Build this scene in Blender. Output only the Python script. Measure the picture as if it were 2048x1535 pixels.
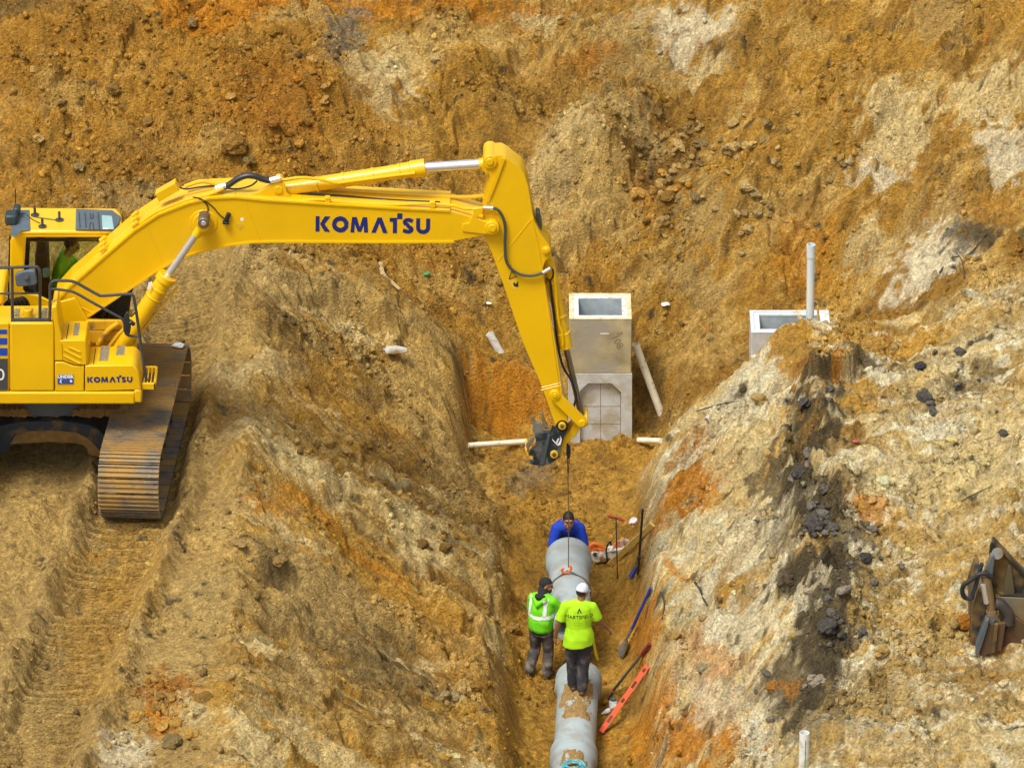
import bpy, bmesh, math, random
import numpy as np
from mathutils import Vector, Matrix, noise as mnoise
from mathutils.bvhtree import BVHTree
from mathutils.geometry import tessellate_polygon
R = math.radians
random.seed(7)
for o in list(bpy.data.objects): bpy.data.objects.remove(o)
SC = bpy.context.scene
COL = SC.collection
# ------------------------------------------------------------------ camera
PITCH = R(26.0); DIST = 85.0; FPX = 145.0*DIST      # long lens, 85 m away, 26 degrees down
cam_d = bpy.data.cameras.new('camera'); cam = bpy.data.objects.new('camera', cam_d); COL.objects.link(cam)
cam.location = (0, -DIST*math.cos(PITCH), DIST*math.sin(PITCH))
cam.rotation_euler = (R(90)-PITCH, 0, 0)
cam_d.sensor_width = 36; cam_d.lens = 36*FPX/2048
cam_d.clip_start = 1; cam_d.clip_end = 2000
SC.camera = cam
# ------------------------------------------------------------------ daylight, overcast
W = bpy.data.worlds.new('World'); SC.world = W; W.use_nodes = True
nt = W.node_tree; bg = nt.nodes['Background']
sky = nt.nodes.new('ShaderNodeTexSky'); sky.sky_type = 'NISHITA'; sky.sun_disc = False
SUN_EL, SUN_AZ = R(62), R(222)
sky.sun_elevation = SUN_EL; sky.sun_rotation = SUN_AZ
sky.air_density = 1.0; sky.dust_density = 6.0; sky.ozone_density = .6
hsv = nt.nodes.new('ShaderNodeHueSaturation'); hsv.inputs['Saturation'].default_value = .35
nt.links.new(sky.outputs[0], hsv.inputs['Color']); nt.links.new(hsv.outputs[0], bg.inputs[0])
bg.inputs[1].default_value = .08
sd = bpy.data.lights.new('sun', 'SUN'); sun = bpy.data.objects.new('sun', sd); COL.objects.link(sun)
sd.energy = 1.4; sd.angle = R(18); sd.color = (1, .94, .82)
dirv = Vector((math.sin(SUN_AZ)*math.cos(SUN_EL), math.cos(SUN_AZ)*math.cos(SUN_EL), math.sin(SUN_EL)))
sun.rotation_euler = dirv.to_track_quat('Z', 'Y').to_euler()
SC.view_settings.view_transform = 'Standard'; SC.view_settings.look = 'None'
SC.view_settings.gamma = 1; SC.view_settings.use_curve_mapping = False
SC.view_settings.exposure = .96
# ------------------------------------------------------------------ helpers
def at(u, v, Y):
    """point of the vertical plane y = Y seen at photo pixel (u, v) (survey of the photograph)"""
    cp, sp = math.cos(PITCH), math.sin(PITCH); k = (767.5-v)/FPX
    z = (k*(DIST+Y*cp)-Y*sp)/(cp+k*sp); d = DIST+Y*cp-z*sp
    return Vector(((u-1024)*d/FPX, Y, z))
def atz(u, v, Z):
    cp, sp = math.cos(PITCH), math.sin(PITCH); k = (767.5-v)/FPX
    y = (k*(DIST-Z*sp)-Z*cp)/(sp-k*cp); d = DIST+y*cp-Z*sp
    return Vector(((u-1024)*d/FPX, y, Z))
def tag(o, label=None, cat=None, group=None, kind=None):
    if label: o['label'] = label
    if cat: o['category'] = cat
    if group: o['group'] = group
    if kind: o['kind'] = kind
    return o
def mesh_obj(name, verts, faces, mat, parent=None, smooth=None, bevel=0, seg=2):
    me = bpy.data.meshes.new(name); me.from_pydata([tuple(v) for v in verts], [], faces)
    return link_mesh(name, me, mat, parent, smooth, bevel, seg)
def link_mesh(name, me, mat, parent=None, smooth=None, bevel=0, seg=2):
    if mat is not None and not me.materials: me.materials.append(mat)
    o = bpy.data.objects.new(name, me); COL.objects.link(o)
    if parent is not None: o.parent = parent
    if smooth is not None:
        me.polygons.foreach_set('use_smooth', [True]*len(me.polygons))
        if smooth < 180: me.set_sharp_from_angle(angle=R(smooth))
    if bevel:
        m = o.modifiers.new('bevel', 'BEVEL'); m.width = bevel; m.segments = seg; m.limit_method = 'ANGLE'; m.angle_limit = R(35)
    return o
def empty(name, loc=(0, 0, 0), label=None, cat=None, group=None):
    o = bpy.data.objects.new(name, None); COL.objects.link(o); o.location = loc
    o.empty_display_size = .2
    return tag(o, label, cat, group)
class MB:
    """collects shapes (world coordinates) for ONE mesh"""
    def __init__(s): s.v = []; s.f = []
    def add(s, v, f):
        b = len(s.v); s.v += [Vector(p) for p in v]; s.f += [[i+b for i in q] for q in f]; return s
    def box(s, lo, hi, M=None):
        (a, b, c), (d, e, f) = lo, hi
        v = [Vector(p) for p in ((a,b,c),(d,b,c),(d,e,c),(a,e,c),(a,b,f),(d,b,f),(d,e,f),(a,e,f))]
        if M is not None: v = [M @ p for p in v]
        return s.add(v, [(0,3,2,1),(4,5,6,7),(0,1,5,4),(1,2,6,5),(2,3,7,6),(3,0,4,7)])
    def prism(s, pts, d):
        """closed outline pts (3D, planar) pushed along vector d"""
        pts = [Vector(p) for p in pts]; n = len(pts); d = Vector(d)
        nrm = Vector((0, 0, 0))
        for i in range(n): nrm += pts[i].cross(pts[(i+1) % n])
        if nrm.dot(d) > 0: pts = pts[::-1]
        v = pts+[p+d for p in pts]
        tri = tessellate_polygon([pts])
        f = []
        for t in tri:
            a, b, c = t
            if (pts[b]-pts[a]).cross(pts[c]-pts[a]).dot(d) > 0: a, c = c, a
            f.append((a, b, c)); f.append((a+n, c+n, b+n))
        f += [(i, i+n, (i+1) % n+n, (i+1) % n) for i in range(n)]
        return s.add(v, f)
    def outline(s, px, Y, d):
        return s.prism([at(u, v, Y) for u, v in px], (0, d, 0))
    def tube(s, pts, r, n=10, caps=True):
        pts = [Vector(p) for p in pts]; m = len(pts); rs = r if isinstance(r, (list, tuple)) else [r]*m
        V = []; prev = None
        for i in range(m):
            t = (pts[min(i+1, m-1)]-pts[max(i-1, 0)]).normalized()
            if prev is None:
                a = t.orthogonal().normalized()
            else:
                a = (prev-t*prev.dot(t)).normalized()
            prev = a; b = t.cross(a)
            for k in range(n):
                w = 6.2831853*k/n
                V.append(pts[i]+(a*math.cos(w)+b*math.sin(w))*rs[i])
        F = [(i*n+k, i*n+(k+1) % n, (i+1)*n+(k+1) % n, (i+1)*n+k) for i in range(m-1) for k in range(n)]
        if caps: F += [tuple(range(n))[::-1], tuple(range((m-1)*n, m*n))]
        return s.add(V, F)
    def cyl(s, a, b, r, n=20): return s.tube([a, b], r, n)
    def loft(s, rings, caps=True):
        """rings of equal length, joined in turn"""
        n = len(rings[0]); V = [p for r in rings for p in r]; m = len(rings)
        F = [(i*n+k, i*n+(k+1) % n, (i+1)*n+(k+1) % n, (i+1)*n+k) for i in range(m-1) for k in range(n)]
        if caps: F += [tuple(range(n))[::-1], tuple(range((m-1)*n, m*n))]
        return s.add(V, F)
    def build(s, name, mat, parent=None, smooth=35, bevel=0, seg=2, label=None):
        o = mesh_obj(name, s.v, s.f, mat, None, smooth, bevel, seg)
        bm = bmesh.new(); bm.from_mesh(o.data); bmesh.ops.recalc_face_normals(bm, faces=bm.faces); bm.to_mesh(o.data); bm.free()
        if smooth is not None:
            o.data.polygons.foreach_set('use_smooth', [True]*len(o.data.polygons))
            if smooth < 180: o.data.set_sharp_from_angle(angle=R(smooth))
        if parent is not None:
            o.parent = parent; o.matrix_parent_inverse = Matrix.Translation(-world_loc(parent))
        if label: o['label'] = label
        return o
def world_loc(o):
    l = Vector(o.location)
    p = o.parent
    if p is not None and o.type == 'EMPTY': l = l+world_loc(p)
    if o.type != 'EMPTY':
        return world_base(o)
    return l
def world_base(o):
    # meshes are built in world coordinates: their own origin is the world origin
    return Vector((0, 0, 0)) if not o.get('_at') else Vector(o['_at'])
def curve_pts(pts, n=8):
    """smooth Catmull-Rom line through pts"""
    P = [Vector(p) for p in pts]; out = []
    for i in range(len(P)-1):
        a = P[max(i-1, 0)]; b = P[i]; c = P[i+1]; d = P[min(i+2, len(P)-1)]
        for k in range(n):
            t = k/n
            out.append(.5*((2*b)+(c-a)*t+(2*a-5*b+4*c-d)*t*t+(3*b-a-3*c+d)*t*t*t))
    return out+[P[-1]]
# ------------------------------------------------------------------ materials
def mat(name, col, rough=.5, metal=0, bump=0, bscale=60, dirt=None, dirt_amt=.4, dscale=3, spec=.5, coat=0, vary=.08, vscale=5, world=False):
    m = bpy.data.materials.new(name); m.use_nodes = True; t = m.node_tree; b = t.nodes['Principled BSDF']
    b.inputs['Roughness'].default_value = rough; b.inputs['Metallic'].default_value = metal
    b.inputs['Specular IOR Level'].default_value = spec
    if coat: b.inputs['Coat Weight'].default_value = coat; b.inputs['Coat Roughness'].default_value = .15
    tc = t.nodes.new('ShaderNodeNewGeometry') if world else t.nodes.new('ShaderNodeTexCoord'); tco = 'Position' if world else 'Object'
    def nz(sc, det=5):
        n = t.nodes.new('ShaderNodeTexNoise'); n.inputs['Scale'].default_value = sc; n.inputs['Detail'].default_value = det
        t.links.new(tc.outputs[tco], n.inputs['Vector']); return n
    def ramp(a, b_, src):
        r = t.nodes.new('ShaderNodeMapRange'); r.inputs[1].default_value = a; r.inputs[2].default_value = b_
        t.links.new(src, r.inputs[0]); return r.outputs[0]
    n1 = nz(vscale)
    mx = t.nodes.new('ShaderNodeMix'); mx.data_type = 'RGBA'; mx.blend_type = 'MIX'
    mx.inputs[6].default_value = (*[c*(1-vary) for c in col], 1); mx.inputs[7].default_value = (*[min(1, c*(1+vary)) for c in col], 1)
    t.links.new(ramp(.3, .7, n1.outputs[0]), mx.inputs[0]); out = mx.outputs[2]
    if dirt:
        n2 = nz(dscale, 8); m2 = t.nodes.new('ShaderNodeMix'); m2.data_type = 'RGBA'; m2.inputs[7].default_value = (*dirt, 1)
        t.links.new(out, m2.inputs[6]); t.links.new(ramp(.62-dirt_amt*.4, .72-dirt_amt*.2, n2.outputs[0]), m2.inputs[0]); out = m2.outputs[2]
        mr = t.nodes.new('ShaderNodeMapRange'); mr.inputs[3].default_value = rough; mr.inputs[4].default_value = .9
        t.links.new(m2.inputs[0].links[0].from_socket, mr.inputs[0]); t.links.new(mr.outputs[0], b.inputs['Roughness'])
    t.links.new(out, b.inputs['Base Color'])
    if bump:
        n3 = nz(bscale, 6); bp = t.nodes.new('ShaderNodeBump'); bp.inputs['Strength'].default_value = bump; bp.inputs['Distance'].default_value = .02
        t.links.new(n3.outputs[0], bp.inputs['Height']); t.links.new(bp.outputs[0], b.inputs['Normal'])
    return m
def srgb(r, g, b, k=1.0):
    f = lambda c: (c/12.92 if c <= .04045 else ((c+.055)/1.055)**2.4)*k
    return (f(r/255), f(g/255), f(b/255))
FORMS = [
 (4.20, -1.04, 0.36, 0.25, -0.24),
 (2.79, 7.99, 0.4, 0.4, -0.2),
 (2.38, 7.48, 0.35, 0.4, -0.3),
 (1.97, 6.91, 0.35, 0.4, -0.3),
 (1.70, 6.28, 0.35, 0.4, -0.25),
 (5.98, 6.88, 0.5, 0.5, 0.22),
 (5.09, 6.34, 0.5, 0.5, 0.2),
 (4.22, 6.22, 0.5, 0.45, 0.22),
 (3.48, 5.71, 0.45, 0.4, 0.18),
 (4.10, 7.15, 0.4, 0.4, -0.2),
 (3.15, 7.03, 0.35, 0.35, -0.15),
 (5.47, 4.93, 0.4, 0.4, -0.2),
 (6.35, 5.23, 0.6, 0.5, 0.22),
 (-0.62, 7.87, 0.8, 0.5, 0.25),
 (-1.50, 6.73, 0.5, 0.5, -0.2),
 (0.27, 8.62, 0.5, 0.4, -0.22),
 (1.31, 8.41, 0.6, 0.4, 0.22),
 (3.77, 1.78, 0.25, 0.25, 0.16),
 (4.04, -4.64, 0.35, 0.35, 0.22),
 (4.53, -5.18, 0.35, 0.3, 0.18),
 (4.09, -7.16, 0.38, 0.35, 0.25),
 (-2.00, 1.45, 0.25, 0.2, -0.16),
 (1.15, 6.97, 0.9, 0.45, 0.7),
 (3.00, -4.67, 0.33, 0.3, -0.22),
 (1.97, 7.27, 0.3, 0.5, -0.18),
 (-4.19, 2.20, 0.4, 0.9, 0.18),
 (-3.57, -2.72, 0.35, 0.5, 0.22),
 (-3.96, -6.08, 0.45, 0.6, 0.25),
 (-4.33, -9.02, 0.4, 0.4, 0.16),
 (-6.43, -4.94, 0.7, 1.6, 0.22),
 (3.90, -1.58, 0.14, 0.7, -0.22),
 (3.58, -3.08, 0.2, 0.6, -0.12),
 (-3.23, 1.06, 0.3, 0.3, -0.15),
 (-0.17, 3.73, 0.3, 0.25, -0.1),
 (3.80, -8.63, 0.4, 0.5, -0.2),
 (4.77, -8.09, 0.6, 0.5, 0.2),
 (5.34, -9.08, 0.5, 0.5, 0.2),
 (6.53, 1.24, 0.6, 0.5, 0.15),
 (3.48, 5.47, 0.4, 0.35, 0.12),
 (4.33, 4.72, 0.4, 0.3, -0.15),
 (5.26, 5.02, 0.5, 0.4, 0.15),
 (3.37, 7.06, 0.5, 0.4, -0.14),
 (4.68, 6.88, 0.5, 0.5, 0.15),
 (-0.92, 7.72, 0.6, 0.5, 0.12),
 (-0.18, 6.97, 0.5, 0.5, -0.12),
 (-2.82, 6.85, 0.5, 0.5, 0.16),
 (-4.95, 7.03, 0.8, 0.4, 0.12),
 (-6.39, 6.37, 0.5, 0.4, 0.12),
 (-3.95, 5.53, 0.5, 0.4, -0.1),
]
SCARPS = [
 ([(-2.78, 3.01), (-2.31, 3.13), (-1.92, 3.16), (-1.63, 3.28)], .2, 1, .5),
 ([(0.32, 7.36), (0.84, 7.69), (1.24, 7.81), (1.63, 7.84), (2.15, 7.66), (2.32, 7.42)], .38, -1, .7),
 ([(-7.89, 8.05), (-6.82, 7.72), (-6.09, 7.81), (-5.37, 8.08), (-5.04, 7.51)], .45, -1, .7),
 ([(-3.73, -2.09), (-3.13, -2.21), (-2.6, -2.03), (-2.33, -2.18)], .24, -1, .5),
 ([(-3.07, -3.98), (-2.16, -3.77), (-1.16, -3.74), (-0.26, -3.62)], .22, -1, .5),
 ([(-3.88, -9.38), (-3.36, -9.74), (-2.86, -10.01), (-2.5, -9.98)], .15, -1, .4),
 ([(3.51, -4.82), (3.0, -4.76), (2.47, -5.03), (1.76, -5.18)], .13, -1, .4),
 ([(4.19, 4.18), (4.01, 0.22), (3.8, -1.64), (3.66, -2.75)], .10, 1, .35),
 ([(3.91, 0.16), (4.24, -0.17), (4.6, 0.13), (5.1, 0.43)], .38, 1, .4),
 ([(2.4, 6.22), (3.5, 6.49), (4.38, 6.73), (5.24, 6.46)], .24, 1, .5),
 ([(3.48, 5.71), (4.51, 6.13), (5.87, 5.98)], .20, 1, .5),
 ([(4.48, 5.02), (4.9, 4.75), (5.53, 4.42)], .14, 1, .4),
 ([(5.72, 3.76), (6.27, 3.55), (6.85, 3.76), (7.4, 3.61)], .3, -1, .6),
 ([(2.57, 7.96), (3.23, 7.75), (3.97, 7.72), (4.7, 7.81)], .24, -1, .5),
 ([(3.42, -7.43), (3.69, -6.77), (3.85, -6.08), (4.4, -5.33)], .14, 1, .4),
 ([(-2.4, 7.81), (-2.1, 7.48), (-1.66, 7.33)], .25, 1, .5),
 ([(-4.42, 8.47), (-3.61, 8.68), (-2.87, 8.68), (-2.42, 8.59)], .3, -1, .5),
 ([(-0.68, 4.12), (-0.1, 4.15), (0.55, 4.03)], .12, 1, .3),
 ([(-2.27, 1.33), (-1.86, 1.48), (-1.66, 2.17)], .16, 1, .35),
 ([(-4.34, -2.06), (-3.86, -2.36), (-3.34, -3.68), (-3.05, -4.37)], .12, -1, .5),
 ([(3.96, -3.35), (4.46, -4.04), (5.03, -4.49)], .13, 1, .4),
 ([(3.71, -6.32), (4.08, -6.59), (4.59, -6.59)], .16, 1, .35),
 ([(1.51, -4.55), (1.85, -3.95), (2.05, -3.8)], .15, -1, .3),
]
PATCHES = [
 (-7.17, 8.32, 0.70, -0.39, 0.05, -0.75, 'dark', .6),
 (-6.12, 8.32, 0.82, 0.03, 0.03, -0.52, 'tan', .6),
 (-4.21, 8.68, 1.41, 0.19, 0.01, -0.39, 'orange', .95),
 (-3.16, 8.62, 0.59, 0.15, 0.02, -0.18, 'tan', .8),
 (-1.68, 9.01, 1.42, 0.10, 0.00, -0.15, 'orange', .8),
 (0.20, 9.13, 0.97, 0.13, -0.00, -0.12, 'rust', .6),
 (0.87, 8.17, 0.86, 0.18, 0.04, -0.24, 'brown', .85),
 (1.30, 6.67, 0.67, 0.11, -0.00, -0.59, 'tan', .6),
 (2.79, 7.48, 0.38, -0.38, -0.22, -0.21, 'brown', .7),
 (-2.49, 8.23, 0.22, -0.28, -0.20, -0.64, 'grey', .9),
 (-1.81, 7.93, 0.55, 0.27, 0.01, -0.55, 'sand', .95),
 (-1.30, 8.23, 0.45, 0.04, 0.00, -0.33, 'tan', .6),
 (-1.07, 8.56, 1.05, 0.13, 0.00, -0.19, 'tan', .7),
 (0.94, 8.68, 1.12, -0.03, -0.00, -0.28, 'tan', .6),
 (0.42, 9.07, 0.45, 0.01, -0.00, -0.06, 'sand', .7),
 (2.58, 8.59, 0.66, -0.24, -0.00, -0.33, 'pale', .75),
 (1.69, 8.68, 0.52, 0.03, -0.00, -0.33, 'greytan', .8),
 (2.06, 8.17, 0.67, -0.12, -0.00, -0.21, 'greytan', .7),
 (1.16, 8.38, 0.45, -0.04, -0.00, -0.07, 'rust', .6),
 (2.94, 8.02, 0.29, -0.09, -0.00, -0.19, 'sand', .8),
 (3.90, 7.96, 0.91, 0.25, 0.21, -0.25, 'brown', .6),
 (4.98, 7.33, 1.07, -0.50, -0.02, -0.48, 'ochre', .8),
 (4.41, 7.87, 0.36, -0.15, -0.01, -0.18, 'tan', .6),
 (6.28, 7.12, 0.42, -0.21, -0.01, -0.35, 'greytan', .6),
 (7.14, 7.03, 0.42, -0.17, -0.01, -0.23, 'ochre', .8),
 (5.65, 5.95, 0.47, -0.11, -0.01, -0.44, 'sand', .9),
 (5.35, 5.53, 0.42, -0.21, -0.00, -0.15, 'pale', .8),
 (6.94, 5.92, 0.49, 0.09, 0.21, -0.36, 'sand', .8),
 (7.12, 5.08, 0.34, -0.20, -0.02, -0.42, 'pale', .8),
 (6.31, 4.51, 0.63, -0.21, -0.00, -0.18, 'greytan', .7),
 (6.01, 4.06, 0.52, 0.09, 0.16, -0.41, 'pale', .85),
 (6.65, 4.18, 0.47, 0.00, 0.05, -0.20, 'black', .8),
 (7.00, 3.97, 0.41, -0.21, -0.01, -0.10, 'dark', .8),
 (6.95, 4.36, 0.42, -0.17, -0.01, -0.18, 'clay', .7),
 (4.33, 4.99, 0.43, -0.20, -0.01, -0.45, 'orange', .55),
 (4.76, 4.57, 0.28, -0.17, -0.01, -0.33, 'ochre', .7),
 (5.18, 4.66, 0.28, 0.12, 0.21, -0.23, 'sand', .7),
 (3.36, 6.55, 0.80, 0.05, 0.17, -0.50, 'ochre', .7),
 (2.34, 7.12, 0.55, -0.14, -0.01, -0.51, 'brown', .75),
 (1.97, 6.73, 0.37, 0.02, -0.00, -0.30, 'rust', .45),
 (2.26, 6.97, 0.52, -0.05, -0.01, -0.41, 'dark', .35),
 (1.01, 7.42, 0.67, 0.27, 0.09, -0.38, 'tan', .9),
 (1.68, 7.48, 0.67, -0.15, -0.00, -0.26, 'greytan', .9),
 (0.78, 6.67, 0.67, -0.03, -0.00, -0.50, 'sand', .6),
 (1.15, 6.37, 0.69, 0.20, 0.15, -0.32, 'tan', .85),
 (-0.18, 7.51, 0.77, -0.35, -0.22, -0.35, 'brown', .6),
 (-0.70, 7.39, 0.37, 0.14, 0.00, -0.30, 'ochre', .6),
 (2.76, 6.07, 0.22, -0.36, -0.26, -0.14, 'greytan', .8),
 (1.14, 5.41, 0.37, 0.02, -0.00, -0.30, 'clay', .7),
 (2.68, 5.26, 0.54, -0.35, -0.09, -0.17, 'greytan', .7),
 (2.87, 4.09, 0.57, -0.29, -0.01, -0.48, 'tan', .6),
 (-4.35, 6.64, 1.83, 0.21, 0.05, -1.35, 'clay', .5),
 (-3.55, 6.73, 0.72, 0.21, 0.01, -0.56, 'rust', .45),
 (-6.64, 7.09, 1.09, 0.18, 0.01, -0.35, 'clay', .6),
 (-3.38, 5.62, 0.72, 0.27, 0.01, -0.39, 'clay', .5),
 (-5.41, 5.53, 1.08, 0.11, 0.01, -0.35, 'brown', .6),
 (-7.02, 5.62, 0.58, 0.02, 0.02, -0.41, 'brown', .6),
 (-5.47, 5.11, 0.87, -0.06, 0.00, -0.15, 'greytan', .7),
 (-4.33, 5.92, 0.43, 0.06, 0.00, -0.17, 'tan', .5),
 (-6.54, 6.43, 0.44, 0.02, 0.02, -0.35, 'tan', .5),
 (-2.73, 2.98, 0.63, 0.06, -0.17, -0.39, 'greytan', .95),
 (-3.87, 3.25, 0.52, -0.31, 0.02, -0.52, 'greytan', .8),
 (-3.25, 1.57, 0.34, 0.26, 0.02, -0.73, 'dark', .45),
 (-3.65, 0.91, 0.48, 0.17, 0.02, -0.62, 'tan', .7),
 (-3.41, 0.25, 0.40, 0.24, 0.01, -0.27, 'sand', .7),
 (-3.94, -0.32, 0.34, 0.00, 0.01, -0.33, 'sand', .6),
 (-4.04, -1.25, 0.44, -0.68, -0.12, -0.74, 'clay', .5),
 (-2.78, -0.38, 0.70, 0.23, -0.14, -1.04, 'ochre', .55),
 (-2.13, 1.30, 0.48, -0.03, -0.16, -0.75, 'ochre', .5),
 (-1.10, 2.56, 0.24, 0.78, 0.84, -0.57, 'tan', .8),
 (-2.00, 1.54, 0.26, 0.21, -0.03, -0.26, 'black', .5),
 (-1.61, 3.37, 0.70, 0.18, -0.14, -0.39, 'tan', .6),
 (-3.13, -2.15, 0.74, -0.27, -0.12, -0.58, 'sand', .85),
 (-2.59, -2.33, 0.31, -0.04, -0.09, -0.54, 'sand', .8),
 (-3.02, -3.41, 0.38, 0.31, -0.01, -0.30, 'orange', .6),
 (-0.87, 1.03, 0.22, 1.06, 0.32, -0.92, 'greytan', .5),
 (-1.19, -1.67, 0.33, 0.75, 0.24, -0.61, 'sand', .75),
 (-2.03, -3.32, 1.16, -0.49, -0.12, -0.73, 'ochre', .9),
 (-2.17, -3.11, 0.84, -0.16, -0.05, -0.28, 'orange', .5),
 (-1.08, -4.67, 0.66, -0.56, -0.18, -0.66, 'clay', .5),
 (-2.51, -5.18, 0.59, -0.08, -0.20, -0.99, 'greytan', .85),
 (-3.09, -5.33, 0.25, 0.17, 0.02, -0.53, 'dark', .5),
 (-1.71, -6.23, 0.70, 0.06, -0.11, -0.84, 'dark', .6),
 (-2.69, -7.85, 0.31, 0.30, 0.02, -0.73, 'greytan', .7),
 (-4.27, -8.96, 0.35, -0.06, 0.03, -0.58, 'rust', .9),
 (-4.30, -9.59, 0.25, -0.06, 0.02, -0.36, 'orange', .8),
 (-3.42, -9.92, 0.74, -0.72, -0.07, -0.37, 'sand', .9),
 (-3.63, -9.29, 0.19, -0.03, 0.03, -0.78, 'ochre', .8),
 (-2.52, -9.23, 0.61, -0.18, -0.08, -0.37, 'sand', .6),
 (-4.75, -10.34, 0.34, 0.03, 0.02, -0.40, 'pale', .6),
 (-0.16, -6.29, 0.16, 0.36, 0.00, -0.89, 'ochre', .8),
 (-0.10, 4.03, 0.54, 0.09, 0.00, -0.36, 'orange', .85),
 (0.40, 2.41, 0.64, 0.06, -0.00, -0.54, 'brown', .8),
 (0.26, 2.44, 0.29, 0.19, -0.00, -0.42, 'grey', .5),
 (2.01, 4.03, 0.21, -0.13, -0.00, -0.36, 'dark', .5),
 (2.59, -0.71, 0.48, 0.00, 0.14, -0.77, 'orange', .95),
 (2.56, 0.70, 0.26, -0.11, 0.09, -0.66, 'rust', .7),
 (2.18, -0.74, 0.15, -0.29, -0.15, -0.41, 'orange', .5),
 (1.77, -2.75, 0.19, -0.64, -0.01, -0.67, 'orange', .85),
 (2.20, -2.81, 0.38, -1.03, -0.00, -0.12, 'orange', .7),
 (3.32, 0.82, 0.59, 0.18, 0.13, -1.28, 'pale', .7),
 (3.06, -0.83, 0.38, -0.89, -0.03, -0.92, 'sand', .8),
 (3.97, 1.51, 0.53, -1.36, -0.05, -1.08, 'ochre', 1.0),
 (5.07, 1.21, 0.89, -0.26, -0.03, -0.62, 'ochre', .95),
 (4.26, 0.28, 0.34, -0.18, -0.02, -0.38, 'rust', .8),
 (4.20, -1.04, 0.33, -0.27, -0.02, -0.41, 'dark', .9),
 (4.85, 0.37, 0.47, -0.26, -0.01, -0.26, 'dark', .8),
 (3.90, -1.82, 0.21, -0.42, -0.14, -1.08, 'dark', .8),
 (4.89, -0.74, 0.83, 0.18, -0.02, -0.38, 'ochre', .8),
 (4.29, -2.03, 0.40, -0.18, -0.02, -0.43, 'brown', .7),
 (5.78, -0.74, 0.41, -0.05, -0.02, -0.35, 'dark', .6),
 (6.04, 0.07, 0.83, 0.83, 0.11, -0.50, 'sand', .6),
 (6.43, -0.29, 0.39, 0.12, 0.02, -0.33, 'dark', .6),
 (5.85, -1.82, 0.37, 0.05, -0.01, -0.23, 'pale', .95),
 (5.49, -3.32, 1.19, -0.03, -0.03, -0.61, 'sand', .8),
 (6.39, -2.72, 0.50, 0.55, 0.17, -0.88, 'sand', .8),
 (4.14, -3.92, 0.31, -0.35, -0.04, -0.78, 'dark', .95),
 (4.48, -4.97, 0.41, 0.20, -0.03, -0.66, 'dark', .85),
 (4.75, -4.19, 0.30, -0.18, -0.07, -0.27, 'orange', .75),
 (3.61, -2.39, 0.28, -0.57, -0.02, -0.60, 'dark', .8),
 (3.17, -3.47, 0.64, -0.06, 0.14, -0.73, 'pale', .6),
 (3.55, -3.83, 0.27, -0.63, -0.03, -0.72, 'dark', .6),
 (4.30, -6.02, 0.75, -0.42, -0.03, -0.53, 'dark', .75),
 (5.71, -5.18, 0.97, -0.09, -0.07, -1.08, 'tan', .75),
 (2.97, -4.58, 0.30, -0.24, 0.07, -0.57, 'ochre', .8),
 (4.05, -7.16, 0.40, -0.21, -0.02, -0.48, 'dark', .95),
 (3.77, -6.47, 0.14, -0.18, -0.15, -0.45, 'pale', .6),
 (2.97, -5.66, 0.68, 0.03, 0.20, -0.86, 'pale', .75),
 (2.65, -5.72, 0.36, -0.78, -0.02, -0.51, 'orange', .6),
 (3.65, -7.88, 0.55, -0.48, -0.03, -0.64, 'dark', .8),
 (3.55, -7.88, 0.11, -0.17, -0.01, -0.15, 'orange', .7),
 (3.84, -9.23, 0.41, -0.48, -0.04, -0.78, 'dark', .6),
 (3.04, -8.27, 0.20, -0.37, -0.03, -0.93, 'pale', .9),
 (2.24, -6.68, 0.64, -1.37, -0.02, -0.92, 'orange', .9),
 (2.56, -6.59, 0.30, -0.71, -0.02, -0.62, 'pale', .6),
 (5.27, -7.07, 0.76, -0.03, -0.04, -0.69, 'tan', .8),
 (4.85, -8.84, 0.81, -0.09, -0.05, -0.81, 'greytan', .6),
 (5.83, -9.32, 0.37, -0.03, -0.04, -0.60, 'sand', .6),
 (6.17, -7.46, 0.35, 0.06, 0.01, -0.17, 'orange', .7),
 (5.82, -8.42, 0.43, 0.61, 0.15, -0.43, 'brown', .5),
 (4.61, -9.98, 0.72, -0.15, -0.05, -0.28, 'tan', .7),
 (-6.32, -4.55, 0.40, -0.08, 0.10, -1.47, 'tan', .5),
 (-5.30, -7.43, 0.40, -0.23, 0.12, -1.86, 'ochre', .45),
 (-4.89, -5.57, 0.40, -0.20, 0.09, -1.49, 'ochre', .5),
 (-3.88, -6.47, 0.39, -0.09, 0.05, -1.07, 'greytan', .8),
 (-3.94, -5.15, 0.46, -0.08, 0.03, -0.77, 'tan', .5),
]
# ------------------------------------------------------------------ terrain functions (numpy only)
def _hash(ix, iy, s):
    h = (ix.astype(np.int64)*374761393 + iy.astype(np.int64)*668265263 + s*1274126177) & 0xFFFFFFFF
    h = ((h ^ (h >> 13))*1274126177) & 0xFFFFFFFF
    return ((h ^ (h >> 16)) & 0xFFFFFF)/float(0xFFFFFF)
def noise(x, y, s=0):
    ix = np.floor(x); iy = np.floor(y); fx = x-ix; fy = y-iy
    u = fx*fx*fx*(fx*(fx*6-15)+10); v = fy*fy*fy*(fy*(fy*6-15)+10)
    def g(dx, dy):
        a = _hash(ix+dx, iy+dy, s)*6.2831853
        return np.cos(a)*(fx-dx)+np.sin(a)*(fy-dy)
    a = g(0, 0); b = g(1, 0); c = g(0, 1); d = g(1, 1)
    return 1.5*((a+(b-a)*u)+((c+(d-c)*u)-(a+(b-a)*u))*v)
def fbm(x, y, o=4, s=0, gain=.5, lac=2.03):
    r = 0; a = 1.
    for i in range(o):
        r = r+a*noise(x, y, s+i*17); a *= gain; x = x*lac+3.7; y = y*lac-1.9
    return r
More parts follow.
